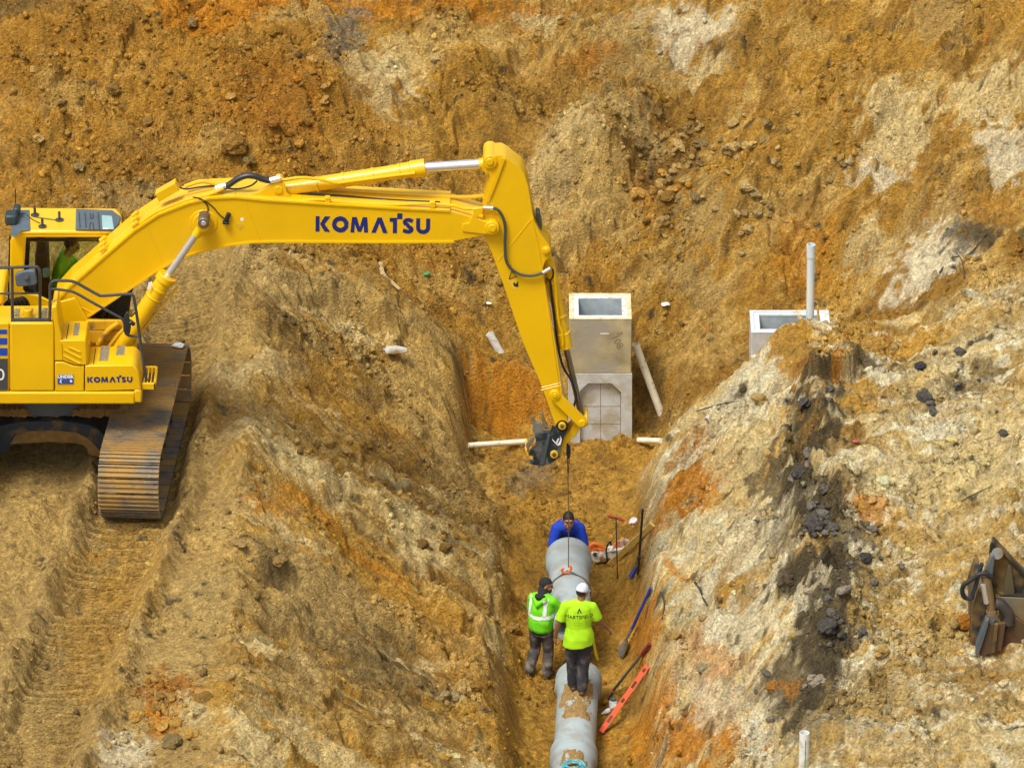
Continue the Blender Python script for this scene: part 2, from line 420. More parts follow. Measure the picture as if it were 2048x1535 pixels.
def ridged(x, y, o=4, s=0):
    r = 0; a = .5
    for i in range(o):
        r = r+a*(1-np.abs(noise(x, y, s+i*13)))**2; a *= .5; x = x*2.1+1.3; y = y*2.1-4.1
    return r
def clods(x, y, cell, dens, s=0, rmin=.25, rmax=.6):
    """rounded lumps, one per occupied cell"""
    gx = x/cell; gy = y/cell; ix = np.floor(gx); iy = np.floor(gy); out = np.zeros_like(x)
    for dx in (-1, 0, 1):
        for dy in (-1, 0, 1):
            cx = ix+dx; cy = iy+dy
            px = cx+_hash(cx, cy, s+1); py = cy+_hash(cx, cy, s+2)
            r = rmin+(rmax-rmin)*_hash(cx, cy, s+3)**2
            on = _hash(cx, cy, s+4) < dens
            an = _hash(cx, cy, s+5)*3.14; ex = 1+.7*_hash(cx, cy, s+6)
            ax = (gx-px)*np.cos(an)+(gy-py)*np.sin(an); ay = (-(gx-px)*np.sin(an)+(gy-py)*np.cos(an))*ex
            q = 1-(ax*ax+ay*ay)/(r*r)
            out = np.maximum(out, np.where(on & (q > 0), np.sqrt(np.maximum(q, 0))*r*.8, 0))
    return out*cell
def sstep(a, b, x):
    t = np.clip((x-a)/(b-a), 0, 1); return t*t*(3-2*t)
# key lines of the cut: columns run from the far left bench to the far right plateau
YS = [-60, -13, -9, -6, -3, -1, 1, 2, 2.55, 3.5, 3.85, 4.1, 5, 6, 7.2, 8.2, 9.5, 12, 20, 60]
CX = [  # x of each column per row
 #  B     C     D     E     F     G     H    I     J    K    M    N    O
 [-10, -6.5, -4.3, -3.3, -1.7, -.1,  .05, 1.75, 2.1, 2.9, 3.9, 5.5, 8.5],
 [-10, -6.5, -4.3, -3.3, -1.7, -.1,  .05, 1.75, 2.1, 2.9, 3.9, 5.5, 8.5],
 [-10, -6.5, -4.3, -3.4, -1.8, -.12, .03, 1.72, 2.05, 2.9, 3.8, 5.5, 8.5],
 [-10, -6.5, -4.3, -3.6, -1.9, -.15, .0, 1.70, 2.0, 2.9, 4.0, 5.5, 8.5],
 [-10, -6.5, -4.3, -3.6, -1.9, -.2,  .05, 1.65, 1.95, 2.8, 4.1, 5.5, 8.5],
 [-10, -6.5, -4.3, -3.6, -1.9, -.3,  .1, 1.70, 2.0, 2.9, 4.1, 5.5, 8.5],
 [-10, -6.5, -4.3, -3.6, -2., -.5, -.2, 1.75, 2.1, 2.9, 4.0, 5.5, 8.5],
 [-10, -6.5, -4.3, -3.5, -2., -.7, -.5, 1.85, 2.25, 3.0, 4.0, 5.5, 8.5],
 [-10, -6.5, -4.3, -3.5, -2., -.8, -.62, 1.9, 2.4, 3.1, 4.2, 5.5, 8.5],
 [-10, -6.5, -4.3, -3.4, -1.9, -.75, -.6, 2.1, 2.6, 3.2, 4.5, 6.0, 9.0],
 [-10, -6.5, -4.3, -3.4, -1.9, -.75, -.6, 2.1, 2.6, 3.2, 4.5, 6.0, 9.0],
 [-10, -6.5, -4.3, -3.4, -1.9, -.8, -.5, 1.9, 2.5, 3.2, 4.5, 6.0, 9.0],
 [-10, -6.5, -4.3, -3.5, -2., -.8, .2, 1.6, 2.4, 3.2, 4.5, 6.0, 9.0],
 [-10, -6.5, -4.3, -3.5, -2., -.8, .3, 1.5, 2.4, 3.3, 4.5, 6.0, 9.0],
 [-10, -6.5, -4.3, -3.5, -2., -.8, .3, 1.5, 2.4, 3.3, 4.5, 6.0, 9.0]] + [
 [-10, -6.5, -4.3, -3.5, -2., -.8, .3, 1.5, 2.4, 3.3, 4.5, 6.0, 9.0]]*5
CZ = [
 [.1, 0, 0, .1, -1.0, -2.0, -2.95, -2.95, -2.1, -1.2, -.4, -.5, -.3],
 [.1, 0, 0, .15, -1.0, -2.0, -2.95, -2.95, -2.1, -1.2, -.3, -.4, -.1],
 [.1, 0, 0, .12, -1.0, -2.0, -2.94, -2.94, -2.05, -1.1, -.1, -.15, .2],
 [.1, 0, 0, .15, -1.05, -2.05, -2.93, -2.93, -2.0, -1.0, .05, .1, .4],
 [.1, 0, 0, .22, -1.15, -2.3, -2.9, -2.9, -2.0, -1.0, .1, .2, .6],
 [.1, 0, 0, .25, -1.1, -2.4, -2.85, -2.85, -1.9, -.9, .15, .2, .7],
 [.1, 0, 0, .3, -.9, -2.2, -2.8, -2.8, -1.7, -.85, .0, .06, .8],
 [.1, 0, 0, .3, -.8, -2.0, -2.78, -2.75, -1.7, -.95, .0, .05, 1.0],
 [.1, 0, 0, .3, -.7, -1.85, -2.75, -2.72, -1.6, -1.1, -.95, -.5, .9],
 [.1, 0, 0, .3, -.5, -1.5, -2.7, -2.7, -1.6, -1.4, -1.25, -.5, 1.3],
 [.1, 0, .05, .3, -.4, -1.4, -2.68, -2.65, -1.6, -1.4, -1.2, -.2, 1.5],
 [.1, 0, .1, .35, -.3, -1.3, -1.75, -2.4, -1.65, -1.4, -1.1, 0., 1.6],
 [.6, .5, .45, .5, -.2, -1.0, -1.55, -1.65, -1.3, -.95, -.4, .6, 2.2],
 [1.2, 1.2, 1.05, .9, .2, -.4, -.7, -.7, -.5, 0, .5, 1.3, 2.9],
 [2.0, 2.05, 1.9, 1.6, .95, .4, .25, .3, .5, .9, 1.4, 2.2, 3.6],
 [1.95, 1.95, 1.9, 1.75, 1.4, 1.1, 1.0, 1.1, 1.3, 1.7, 2.2, 3.0, 4.2],
 [2.3, 2.3, 2.2, 2.2, 2.1, 2.0, 2.0, 2.1, 2.3, 2.6, 3.1, 3.9, 5.0],
 [3.3, 3.3, 3.3, 3.3, 3.2, 3.2, 3.2, 3.3, 3.4, 3.7, 4.2, 5.0, 6.0],
 [6, 6, 6, 6, 6, 6, 6, 6, 6, 6.2, 6.4, 6.8, 7.2],
 [8, 8, 8, 8, 8, 8, 8, 8, 8, 8, 8, 8, 8]]
def rut_x(y):            # centre line of the right-hand track and its print on the bench
    return np.where(y < -4, -5.0+(y+4)*.135, -5.0+(y+4)*.0625)
def base_height(xs, ys):
    CXa = np.array(CX, float); CZa = np.array(CZ, float); H = np.zeros((len(ys), len(xs)))
    cx = np.array([np.interp(ys, YS, CXa[:, k]) for k in range(13)]).T
    cz = np.array([np.interp(ys, YS, CZa[:, k]) for k in range(13)]).T
    for j in range(len(ys)):
        wob = .12*noise(np.array([ys[j]*.9]), np.array([3.3]), 5)[0]+.09*noise(np.array([ys[j]*2.6]), np.array([8.3]), 6)[0]+.05*noise(np.array([ys[j]*7.3]), np.array([5.3]), 8)[0]
        c = cx[j].copy(); c[3:7] += wob
        c[8:11] += .14*noise(np.array([ys[j]*.8]), np.array([1.7]), 7)[0]+.09*noise(np.array([ys[j]*2.7]), np.array([4.7]), 9)[0]+.05*noise(np.array([ys[j]*7.1]), np.array([2.7]), 10)[0]
        H[j] = np.interp(xs, c, cz[j])
    return H
def blur(H, r, axis):
    if r < 1: return H
    k = np.exp(-.5*(np.arange(-3*r, 3*r+1)/r)**2); k /= k.sum()
    pad = [(0, 0), (0, 0)]; pad[axis] = (3*r, 3*r); Hp = np.pad(H, pad, mode='edge'); out = np.zeros_like(H)
    for i, w in enumerate(k):
        sl = [slice(None), slice(None)]; sl[axis] = slice(i, i+H.shape[axis]); out += w*Hp[tuple(sl)]
    return out
def arc(Y): return Y+.85*np.maximum(0, Y-4.2)
def zones(X, Y):
    """soft masks of the parts of the pit"""
    z = {}
    z['bench'] = sstep(-3.2, -3.9, X)*sstep(5.0, 4.2, Y)
    z['hill'] = sstep(4.0, 4.9, Y+.15*(np.abs(X) < 3))
    z['mound'] = sstep(-.2, -2.2, X+.35*noise(Y*.9, X*.9, 44)+.25*(Y-6))*sstep(4.2, 5.2, Y)*sstep(8.8, 7.6, Y)
    z['floor'] = sstep(-.25, .05, X+.4*sstep(1, 2.5, Y))*sstep(1.95, 1.7, X-.3*sstep(1.5, 3, Y))*sstep(4.4, 3.9, Y)
    z['right'] = sstep(1.75, 2.1, X)*sstep(2.9, 2.2, Y)
    z['plateau'] = sstep(3.7, 4.3, X)*sstep(2.9, 2.0, Y)
    z['left'] = sstep(-3.9, -3.2, X)*sstep(.05, -.25, X)*sstep(4.6, 3.6, Y)
    return z
def terrain(xs, ys):
    X, Y = np.meshgrid(xs, ys)
    H = base_height(xs, ys)
    H = blur(H, 5, 1); H = blur(H, 3, 0)
    far = sstep(40, 18, np.hypot(X, Y+2))
    YT = Y; Y = arc(YT)              # distance along the steep hillside, so that its lumps are not drawn out
    Z = zones(X, YT)
    wx = X+.25*fbm(X*.8, Y*.8, 3, 50); wy = Y+.25*fbm(X*.8, Y*.8, 3, 60)
    soft = 1-.75*Z['floor']-.55*Z['bench']
    keep = 1-.85*np.exp(-(((X-4.3)/1.3)**2+((YT-2.1)/.75)**2)**2)       # the shelf in front of the second basin stays as surveyed
    keep *= 1-.8*np.exp(-(((X-.8)/1.1)**2+((YT-3.6)/1.0)**2)**2)
    warp = .35*fbm(X*.5, Y*.5, 3, 55)
    H = H+far*soft*keep*((.17+.10*Z['hill']-.07*Z['left'])*fbm(wx*.55, wy*.55, 4, 1)+.06*fbm(wx*2., wy*2., 4, 2))
    # scraped faces: streaks that run down the banks
    st = fbm(wx*.45+.2*wy, wy*3.2, 5, 11, .6)
    H += far*keep*(.11*Z['left']+.13*Z['right']*(1-.6*Z['plateau']))*st
    sl = fbm((wx*.62-wy*.50)*3.0, (wx*.5+wy*.6)*.55, 5, 12, .6)*sstep(-1, 1, X)+.6*fbm(wx*1.6+wy*.9, wy*1.3, 4, 13)*sstep(1, -1, X)
    H += far*.10*Z['hill']*(1-.7*Z['mound'])*sl
    # slipped ledges on the left bank and the hillside
    t = (X*.9+Y*.25+.5*fbm(X*.9, Y*.9, 4, 21))
    ledge = np.abs((t*.9) % 1-.5)*2
    H += far*keep*.20*(Z['left']*.6+Z['hill']*.6*(1-.7*Z['mound']))*(sstep(.15, .24, ledge)-.5)*sstep(-.2, .35, fbm(X*.7+3, Y*.7, 2, 23))
    t2 = Y*.62-X*.75+warp+.22*fbm(X*1.2, Y*1.2, 3, 25); led2 = (t2*1.05) % 1
    H += far*keep*.15*(Z['hill']*(1-.5*Z['mound'])+.35*Z['right'])*(sstep(.0, .08, led2)*sstep(1., .1, led2)-.4)*sstep(-.25, .3, fbm(X*.5+7, Y*.5, 2, 27))
    t3 = (Y-X*.22+.30*fbm(X*.8, Y*.8, 3, 29)+.08*fbm(X*3, Y*3, 3, 30))*.85; led3 = t3 % 1            # long ridges that run slantwise down the left bank
    H += far*.17*Z['left']*(sstep(0, .10, led3)*sstep(1, .15, led3)-.35)*sstep(-.3, .3, fbm(X*.45+2, Y*.45, 2, 28))
    # broken ridges
    rg = ridged(wx*1.3, wy*1.3, 5, 31)-.55
    H -= far*keep*(.22*Z['right']+.06*Z['left']+.07*Z['hill'])*rg
    crest = np.exp(-((X-4.1+.25*noise(Y*.6, Y*0+2.2, 33))/.50)**2)*sstep(1.2, .2, Y)*sstep(-10, -8, Y)
    H += far*crest*(.55*sstep(.5, -1.2, YT)*(ridged(X*1.6+4, Y*1.6, 5, 35)-.5)+.10*fbm(X*6, Y*6, 3, 36))                       # broken crest of the sand bank
    foot = (np.exp(-((X+.15-.25*sstep(0, 2, Y))/.45)**2)+np.exp(-((X-1.75)/.40)**2))*sstep(3.2, 2.2, Y)
    H += far*foot*(.10+.42*np.maximum(0, fbm(X*1.5, Y*1.1, 4, 37)))+far*np.exp(-((Y-3.25)/.5)**2)*sstep(-1, -.3, X)*sstep(2.6, 2, X)*(.04+.25*np.maximum(0, fbm(X*1.8, Y*1.8, 4, 38)))
    # pitted, crumbly surface
    rough = .25+.9*sstep(-.15, .5, fbm(X*.6, Y*.6, 3, 70))+.5*Z['mound']
    rough = rough*(1-.35*Z['floor'])*(1-.55*Z['left']*sstep(.25, -.2, fbm(X*.9, Y*1.6, 3, 72)))
    H += far*rough*(.040*fbm(X*5.3, Y*5.3, 3, 3)+.022*fbm(X*14, Y*14, 2, 4))
    # lumps
    dm = sstep(-.1, .45, fbm(X*.75+9, Y*.75, 3, 80)+.45*Z['mound']-.25*Z['left'])
    c1 = clods(wx, wy, .42, .42, 101, .2, .55); c2 = clods(wx+5, wy, .20, .5, 111, .2, .6); c3 = clods(X, Y+3, .10, .55, 121, .2, .6)
    ck = (1-.8*Z['floor'])*(1-.7*Z['bench'])*(1+.7*Z['mound'])
    H += far*((c1*.7*sstep(.45, .9, dm)+c2*dm*.8)*ck+c3*(.35+.65*dm)*(1-.5*Z['bench']))*(1+.15*noise(X*22, Y*22, 6))
    Y = YT
    # machine tracks pressed into the bench
    for off, w in ((0., .40), (-2.75, .40)):
        d = X-rut_x(Y)-off; m = sstep(w+.10, w-.02, np.abs(d))*sstep(-.9, -3.2, Y)
        m2 = sstep(w+.10, w-.02, np.abs(d))*sstep(-1., .6, Y)*sstep(4.3, 3.2, Y)
        m = np.maximum(m, m2*.85)
        berm = np.exp(-((np.abs(d)-w-.28)/.16)**2)*sstep(5.2, 4.2, Y)*Z['bench']
        wv = Y+.035*noise(X*1.3, Y*1.0, 91)
        cl = np.abs(((wv/.19) % 1)-.5)*2
        patt = (.16*sstep(.45, .75, cl)+.020*np.cos(wv/.19*6.283*3))*sstep(-.8, -.1, fbm(X*1.6, Y*1.3, 3, 92))
        flat = -.17+.03*noise(X*1.3, Y*.9, 93)+patt+.006*fbm(X*12, Y*12, 2, 94)
        H = H*(1-m)+flat*m
        H += berm*(.22+.12*fbm(X*2.3, Y*1.4, 4, 95))
        if off: H += np.exp(-((X-rut_x(Y)+1.25)/.42)**2)*sstep(-3.6, -4.6, Y)*(.16+.10*fbm(X*1.5, Y*1.2, 4, 96)+.05*fbm(X*5, Y*4, 3, 97))
    # flat stance under the machine
    und = sstep(-4.25, -4.05, Y)*sstep(-.75, -.95, Y)*sstep(.55, .45, np.abs(X-rut_x(Y)))
    H = H*(1-und)+(-.03+.15*(H))*und
    und2 = sstep(-4.25, -4.05, Y)*sstep(-.75, -.95, Y)*sstep(.55, .45, np.abs(X-rut_x(Y)+2.75))
    H = H*(1-und2)+(-.03+.15*(H))*und2
    for (pts, h, side, fall) in SCARPS:     # sharp little scarps: the ground steps up on one side of a line
        px = np.array(pts); m = 1.2
        ii = np.where((xs > px[:, 0].min()-m) & (xs < px[:, 0].max()+m))[0]; jj = np.where((ys > px[:, 1].min()-m) & (ys < px[:, 1].max()+m))[0]
        if not len(ii) or not len(jj): continue
        sl = np.s_[jj[0]:jj[-1]+1, ii[0]:ii[-1]+1]
        x = X[sl]+.10*fbm(X[sl]*2.2, Y[sl]*2.2, 4, 401); y = Y[sl]+.10*fbm(X[sl]*2.2, Y[sl]*2.2, 4, 411)
        best = np.full(x.shape, 9.); sg = np.zeros_like(x); tt = np.zeros_like(x); n = len(px)-1
        for k in range(n):
            a = px[k]; d = px[k+1]-a; l2 = d@d
            t = np.clip(((x-a[0])*d[0]+(y-a[1])*d[1])/l2, 0, 1)
            ex = x-a[0]-t*d[0]; ey = y-a[1]-t*d[1]; di = np.hypot(ex, ey); cr = d[0]*(y-a[1])-d[1]*(x-a[0])
            w = di < best; best = np.where(w, di, best); sg = np.where(w, np.sign(cr)*side, sg); tt = np.where(w, (k+t)/n, tt)
        e = best*sg; taper = sstep(0, .2, tt)*sstep(1, .8, tt)
        H[sl] += h*taper*sstep(-.05, .03, e)*np.exp(-np.maximum(e, 0)/fall)*(best < 9)
    for (fx, fy, rx, ry, h) in FORMS:       # single lumps, hollows and cuts seen in the pit
        q = ((X-fx)/rx)**2+((Y-fy)/ry)**2
        H += h*np.exp(-q)
    return X, Y, H
def axis(lo, hi, step, outer):
    a = list(np.arange(lo, hi, step)); s = step; x = lo; L = []
    while x > -outer:
        s *= 1.35; x -= s; L.append(x)
    s = step; x = a[-1]; R = []
    while x < outer:
        s *= 1.35; x += s; R.append(x)
    return np.array(L[::-1]+a+R)
# ------------------------------------------------------------------ the ground: one surface, cut where its parts meet
PAL = {'ochre': srgb(200, 152, 58, .90), 'brown': srgb(166, 124, 50, .87), 'tan': srgb(210, 174, 98, .91), 'greytan': srgb(192, 162, 98, .89),
       'sand': srgb(230, 206, 144, .94), 'pale': srgb(238, 226, 188, .95), 'orange': srgb(208, 136, 28, .90), 'rust': srgb(188, 120, 32, .88),
       'dark': srgb(94, 82, 56, .85), 'black': srgb(60, 54, 44, .85), 'grey': srgb(146, 134, 108, .85), 'clay': srgb(190, 138, 48, .90)}
def soil_colour(X, Y, H):
    Z = zones(X, Y); YT = Y; Y = arc(YT)
    def P(n): return np.array(PAL[n])[None, None, :]
    def mixc(C, n, w): return C*(1-w[..., None])+P(n)*w[..., None]
    wx = X+.3*fbm(X*1.1, Y*1.1, 4, 201); wy = Y+.3*fbm(X*1.1, Y*1.1, 4, 211)
    n1 = fbm(wx*.8, wy*.8, 5, 221); n2 = fbm(wx*2.2, wy*2.2, 5, 231); n3 = fbm(X*8, Y*8, 4, 241)
    slr = fbm((wx*.62-wy*.50)*4.0, (wx*.5+wy*.6)*.5, 5, 252, .6)*sstep(-1, 1, X)
    run = fbm(wx*.5+.2*wy, wy*4.0, 5, 251, .6)           # soil smeared down the banks
    C = np.zeros(X.shape+(3,))+P('brown')
    C = mixc(C, 'tan', sstep(-.1, .6, n1))
    C = mixc(C, 'greytan', .75*np.maximum(Z['bench'], Z['left']))
    C = mixc(C, 'tan', Z['left']*sstep(0, .5, run)*.8)
    C = mixc(C, 'brown', Z['left']*sstep(0.1, .6, -run)*.8)
    C = mixc(C, 'ochre', Z['left']*sstep(.1, .5, n2)*.6)
    tb = (Y-X*.22+.30*fbm(X*.8, Y*.8, 3, 29)+.10*fbm(X*3, Y*3, 3, 30))            # bands of soil smeared slantwise down the left bank
    b1 = fbm(tb*1.5, X*.22, 3, 311); b2 = fbm(tb*2.3+7, X*.30, 3, 321); b3 = fbm(tb*4.5+3, X*.4, 3, 331)
    C = mixc(C, 'sand', .75*Z['left']*sstep(.16, .34, b1)); C = mixc(C, 'ochre', .65*Z['left']*sstep(.15, .32, b2)); C = mixc(C, 'greytan', .8*Z['left']*sstep(.10, .28, -b1))
    C = mixc(C, 'brown', .85*Z['left']*sstep(.14, .3, -b2)); C = mixc(C, 'dark', .4*Z['left']*sstep(.3, .6, -b3)); C = mixc(C, 'tan', .6*Z['left']*sstep(.25, .5, b3))
    C = mixc(C, 'ochre', .8*Z['hill'])
    C = mixc(C, 'tan', Z['hill']*sstep(.0, .6, n1)*.7); C = mixc(C, 'tan', Z['hill']*sstep(.15, .45, slr)*.7); C = mixc(C, 'brown', Z['hill']*sstep(.15, .5, -slr)*.6)
    C = mixc(C, 'brown', Z['hill']*sstep(-.05, .4, n2)*.7)
    C = mixc(C, 'clay', Z['mound']*(.45+.45*sstep(-.1, .4, n2)))
    C = mixc(C, 'brown', Z['mound']*sstep(.1, .5, -n1)*.6)
    C = mixc(C, 'ochre', Z['floor']*.85); C = mixc(C, 'brown', Z['floor']*sstep(0, .4, n2)*.7)
    C = mixc(C, 'sand', Z['right']*(.92-.12*Z['plateau'])); C = mixc(C, 'pale', Z['right']*sstep(-.1, .4, run+.3*n1)*.9)
    C = mixc(C, 'greytan', Z['right']*sstep(.1, .5, n1)*.6)
    C = mixc(C, 'ochre', Z['right']*sstep(.25, .55, -run)*.6)
    C = mixc(C, 'brown', Z['right']*sstep(.3, .6, -n2)*.5)
    e = .5*n2+.62*fbm(X*5.1, Y*5.1, 5, 291, .62)+.3*n3+.25*run*(1-Z['hill'])
    for (cx, cy, ax, ay, bx, by, name, w) in PATCHES:
        det = ax*by-ay*bx; dx = X-cx; dy = YT-cy
        p = (dx*by-dy*bx)/det; q = (dy*ax-dx*ay)/det
        C = mixc(C, name, .95*w*sstep(1.32, .70, np.sqrt(p*p+q*q)+.85*e))
    C = mixc(C, 'rust', .5*Z['hill']*sstep(.55, .9, fbm(X*3.1, Y*3.1, 4, 261)))
    C *= (1+.30*n3+.22*fbm(X*21, Y*21, 2, 271))[..., None]
    cb = np.exp(-((X-3.98-.25*Y*.1+.55*noise(Y*.55, Y*0+5.2, 341)+.12*noise(Y*1.6, Y*0+1.2, 342))/(.34+.14*noise(Y*.8, Y*0+9., 343)))**2)*sstep(.6, -.2, Y)*sstep(-10.5, -8.5, Y)
    brk = fbm(X*1.5+.8*Y, Y*1.1, 4, 345, .6); cb = cb*(.62+.55*brk)+.10*brk
    C = mixc(C, 'dark', .92*sstep(.27, .62, cb+.40*n2+.25*n3+.30*fbm(X*4.2, Y*4.2, 5, 344, .6))); C = mixc(C, 'black', .45*sstep(.72, 1.0, cb+.5*n2+.3*n3+.25*fbm(X*4.2, Y*4.2, 5, 344, .6)))
    C = mixc(C, 'greytan', .5*sstep(.3, .7, -brk)*sstep(.1, .4, cb))
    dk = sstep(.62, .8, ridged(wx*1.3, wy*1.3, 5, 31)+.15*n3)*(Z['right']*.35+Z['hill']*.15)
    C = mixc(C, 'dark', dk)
    # loose streaks of differing soil
    s2 = fbm(wx*1.0, wy*9.0, 3, 281)
    C *= (1+.16*s2*(Z['left']+Z['right'])*(1-Z['floor']))[..., None]
    return np.clip(C, .01, .9), Z
def ground_material():
    m = bpy.data.materials.new('soil'); m.use_nodes = True; t = m.node_tree; b = t.nodes['Principled BSDF']
    b.inputs['Roughness'].default_value = .92; b.inputs['Specular IOR Level'].default_value = .25
    at_ = t.nodes.new('ShaderNodeAttribute'); at_.attribute_name = 'soil'
    tc = t.nodes.new('ShaderNodeTexCoord')
    n1 = t.nodes.new('ShaderNodeTexNoise'); n1.inputs['Scale'].default_value = 26; n1.inputs['Detail'].default_value = 9; n1.inputs['Roughness'].default_value = .72
    n2 = t.nodes.new('ShaderNodeTexNoise'); n2.inputs['Scale'].default_value = 75; n2.inputs['Detail'].default_value = 4
    v = t.nodes.new('ShaderNodeTexVoronoi'); v.inputs['Scale'].default_value = 34
    for n in (n1, n2, v): t.links.new(tc.outputs['Object'], n.inputs['Vector'])
    r = t.nodes.new('ShaderNodeMapRange'); r.inputs[1].default_value = .3; r.inputs[2].default_value = .72; r.inputs[3].default_value = .50; r.inputs[4].default_value = 1.52
    t.links.new(n1.outputs[0], r.inputs[0])
    mx = t.nodes.new('ShaderNodeMix'); mx.data_type = 'RGBA'; mx.blend_type = 'MULTIPLY'; mx.inputs[0].default_value = 1
    cb = t.nodes.new('ShaderNodeCombineColor')
    for i in range(3): t.links.new(r.outputs[0], cb.inputs[i])
    t.links.new(at_.outputs['Color'], mx.inputs[6]); t.links.new(cb.outputs[0], mx.inputs[7])
    t.links.new(mx.outputs[2], b.inputs['Base Color'])
    ad = t.nodes.new('ShaderNodeMath'); ad.operation = 'ADD'; ml = t.nodes.new('ShaderNodeMath'); ml.operation = 'MULTIPLY'; ml.inputs[1].default_value = -.35
    t.links.new(v.outputs['Distance'], ml.inputs[0]); t.links.new(n1.outputs[0], ad.inputs[0]); t.links.new(ml.outputs[0], ad.inputs[1])
    bp = t.nodes.new('ShaderNodeBump'); bp.inputs['Strength'].default_value = 1; bp.inputs['Distance'].default_value = .075
    t.links.new(ad.outputs[0], bp.inputs['Height'])
    b2 = t.nodes.new('ShaderNodeBump'); b2.inputs['Strength'].default_value = .5; b2.inputs['Distance'].default_value = .02
    t.links.new(n2.outputs[0], b2.inputs['Height']); t.links.new(bp.outputs[0], b2.inputs['Normal']); t.links.new(b2.outputs[0], b.inputs['Normal'])
    return m
M_SOIL = ground_material()
XS = axis(-7.7, 7.8, .019, 260); YSG = axis(-12.5, 9.7, .024, 260)
GX, GY, GH = terrain(XS, YSG)
GC, GZ = soil_colour(GX, GY, GH)
def ground(x, y):
    i = min(max(int(np.searchsorted(XS, x))-1, 0), len(XS)-2); j = min(max(int(np.searchsorted(YSG, y))-1, 0), len(YSG)-2)
    fx = (x-XS[i])/(XS[i+1]-XS[i]); fy = (y-YSG[j])/(YSG[j+1]-YSG[j])
    return float((GH[j, i]*(1-fx)+GH[j, i+1]*fx)*(1-fy)+(GH[j+1, i]*(1-fx)+GH[j+1, i+1]*fx)*fy)
def hit(u, v):
    """where the line of sight at photo pixel (u, v) meets the ground"""
    cp, sp = math.cos(PITCH), math.sin(PITCH); y = -13.0
    last = None
    while y < 12:
        p = at(u, v, y); g = ground(p.x, p.y)
        if p.z <= g: 
            return Vector((p.x, p.y, g))
        y += .02
    return p
def build_ground():
    ny, nx = GX.shape
    V = np.stack([GX, GY, GH], -1).reshape(-1, 3); C = np.concatenate([GC.reshape(-1, 3), np.ones((nx*ny, 1))], 1)
    idx = np.arange(nx*ny).reshape(ny, nx)
    Q = np.stack([idx[:-1, :-1], idx[:-1, 1:], idx[1:, 1:], idx[1:, :-1]], -1).reshape(-1, 4)
    fx = (GX[:-1, :-1]+.5*(XS[1]-XS[0])).ravel(); fy = GY[:-1, :-1].ravel()
    # normals of the whole surface so the cuts do not show
    dzdx = np.gradient(GH, XS, axis=1); dzdy = np.gradient(GH, YSG, axis=0)
    N = np.stack([-dzdx, -dzdy, np.ones_like(GH)], -1); N /= np.linalg.norm(N, axis=-1, keepdims=True); N = N.reshape(-1, 3)
    wob = .25*noise(fy*.7, fx*.7, 301)
    reg = np.full(fx.shape, 2)
    reg[fx < -3.25+wob] = 0
    reg[(fx >= -3.25+wob) & (fx < -.12+wob*.3-.5*sstep(.5, 2.5, fy))] = 1
    reg[fx > 1.85+wob*.3+.4*sstep(1.5, 3, fy)] = 3
    reg[fy > 4.15+wob-1.2*sstep(3.4, 4.2, fx)] = 4
    out = {}
    for k, (name, lab) in enumerate((('work_bench', 'bare earth bench with track prints under the excavator'), ('trench_bank', 'scraped brown earth bank sloping down to the trench'),
              ('trench_floor', 'brown earth floor of the trench'), ('sand_bank', 'pale sand and dark soil bank on the far side of the trench'), ('hillside', 'excavated ochre hillside behind the pit'))):
        q = Q[reg == k]; used, inv = np.unique(q.ravel(), return_inverse=True)
        me = bpy.data.meshes.new(name); me.vertices.add(len(used)); me.vertices.foreach_set('co', V[used].astype(np.float32).ravel())
        me.loops.add(q.size); me.loops.foreach_set('vertex_index', inv.astype(np.int32).ravel())
        me.polygons.add(len(q)); me.polygons.foreach_set('loop_start', np.arange(0, q.size, 4, dtype=np.int32)); me.polygons.foreach_set('loop_total', np.full(len(q), 4, np.int32))
        me.update(calc_edges=True); me.validate()
        me.polygons.foreach_set('use_smooth', np.ones(len(q), bool))
        at_ = me.attributes.new('soil', 'FLOAT_COLOR', 'POINT'); at_.data.foreach_set('color', C[used].astype(np.float32).ravel())
        me.normals_split_custom_set_from_vertices(N[used].astype(np.float32))
        me.materials.append(M_SOIL)
        out[name] = tag(link_mesh(name, me, None), kind='structure', label=lab)
    return out
GROUND = build_ground()
# ------------------------------------------------------------------ clods and rubble on the ground
def ico(sub):
    bm = bmesh.new(); bmesh.ops.create_icosphere(bm, subdivisions=sub, radius=1)
    v = np.array([p.co[:] for p in bm.verts]); f = np.array([[q.index for q in p.verts] for p in bm.faces]); bm.free(); return v, f
def bilin(A, x, y):
    i = np.clip(np.searchsorted(XS, x)-1, 0, len(XS)-2); j = np.clip(np.searchsorted(YSG, y)-1, 0, len(YSG)-2); return A[j, i]
def rubble_density(x, y):
    Z = zones(x, y)
    d = .10+.9*sstep(.0, .5, fbm(x*.75+9, arc(y)*.75, 3, 80)+.45*Z['mound']-.2*Z['left'])
    d = d*(1-.55*Z['floor'])*(1-.6*Z['bench'])
    for (cx, cy, r, w) in RUBBLE: d = d+w*np.exp(-((x-cx)**2+(y-cy)**2)/r**2)
    return np.clip(d, 0, 1)
RUBBLE = [(1.9, 7.0, .8, .9), (2.3, 6.2, .6, .8), (-4.6, 7.0, 1.5, .5), (-2.6, -1.5, .6, .35), (-1.2, -.5, .5, .5), (-4.5, -8.8, .5, .9), (4.3, -4.5, .8, .6), (4.2, -7.0, .8, .5), (5.9, 0.2, .9, .5), (2.6, -9.0, .7, .5), (-.2, 1.8, .5, .6), (.4, 3.0, .5, .4), (5.0, -9, 1, .3)]
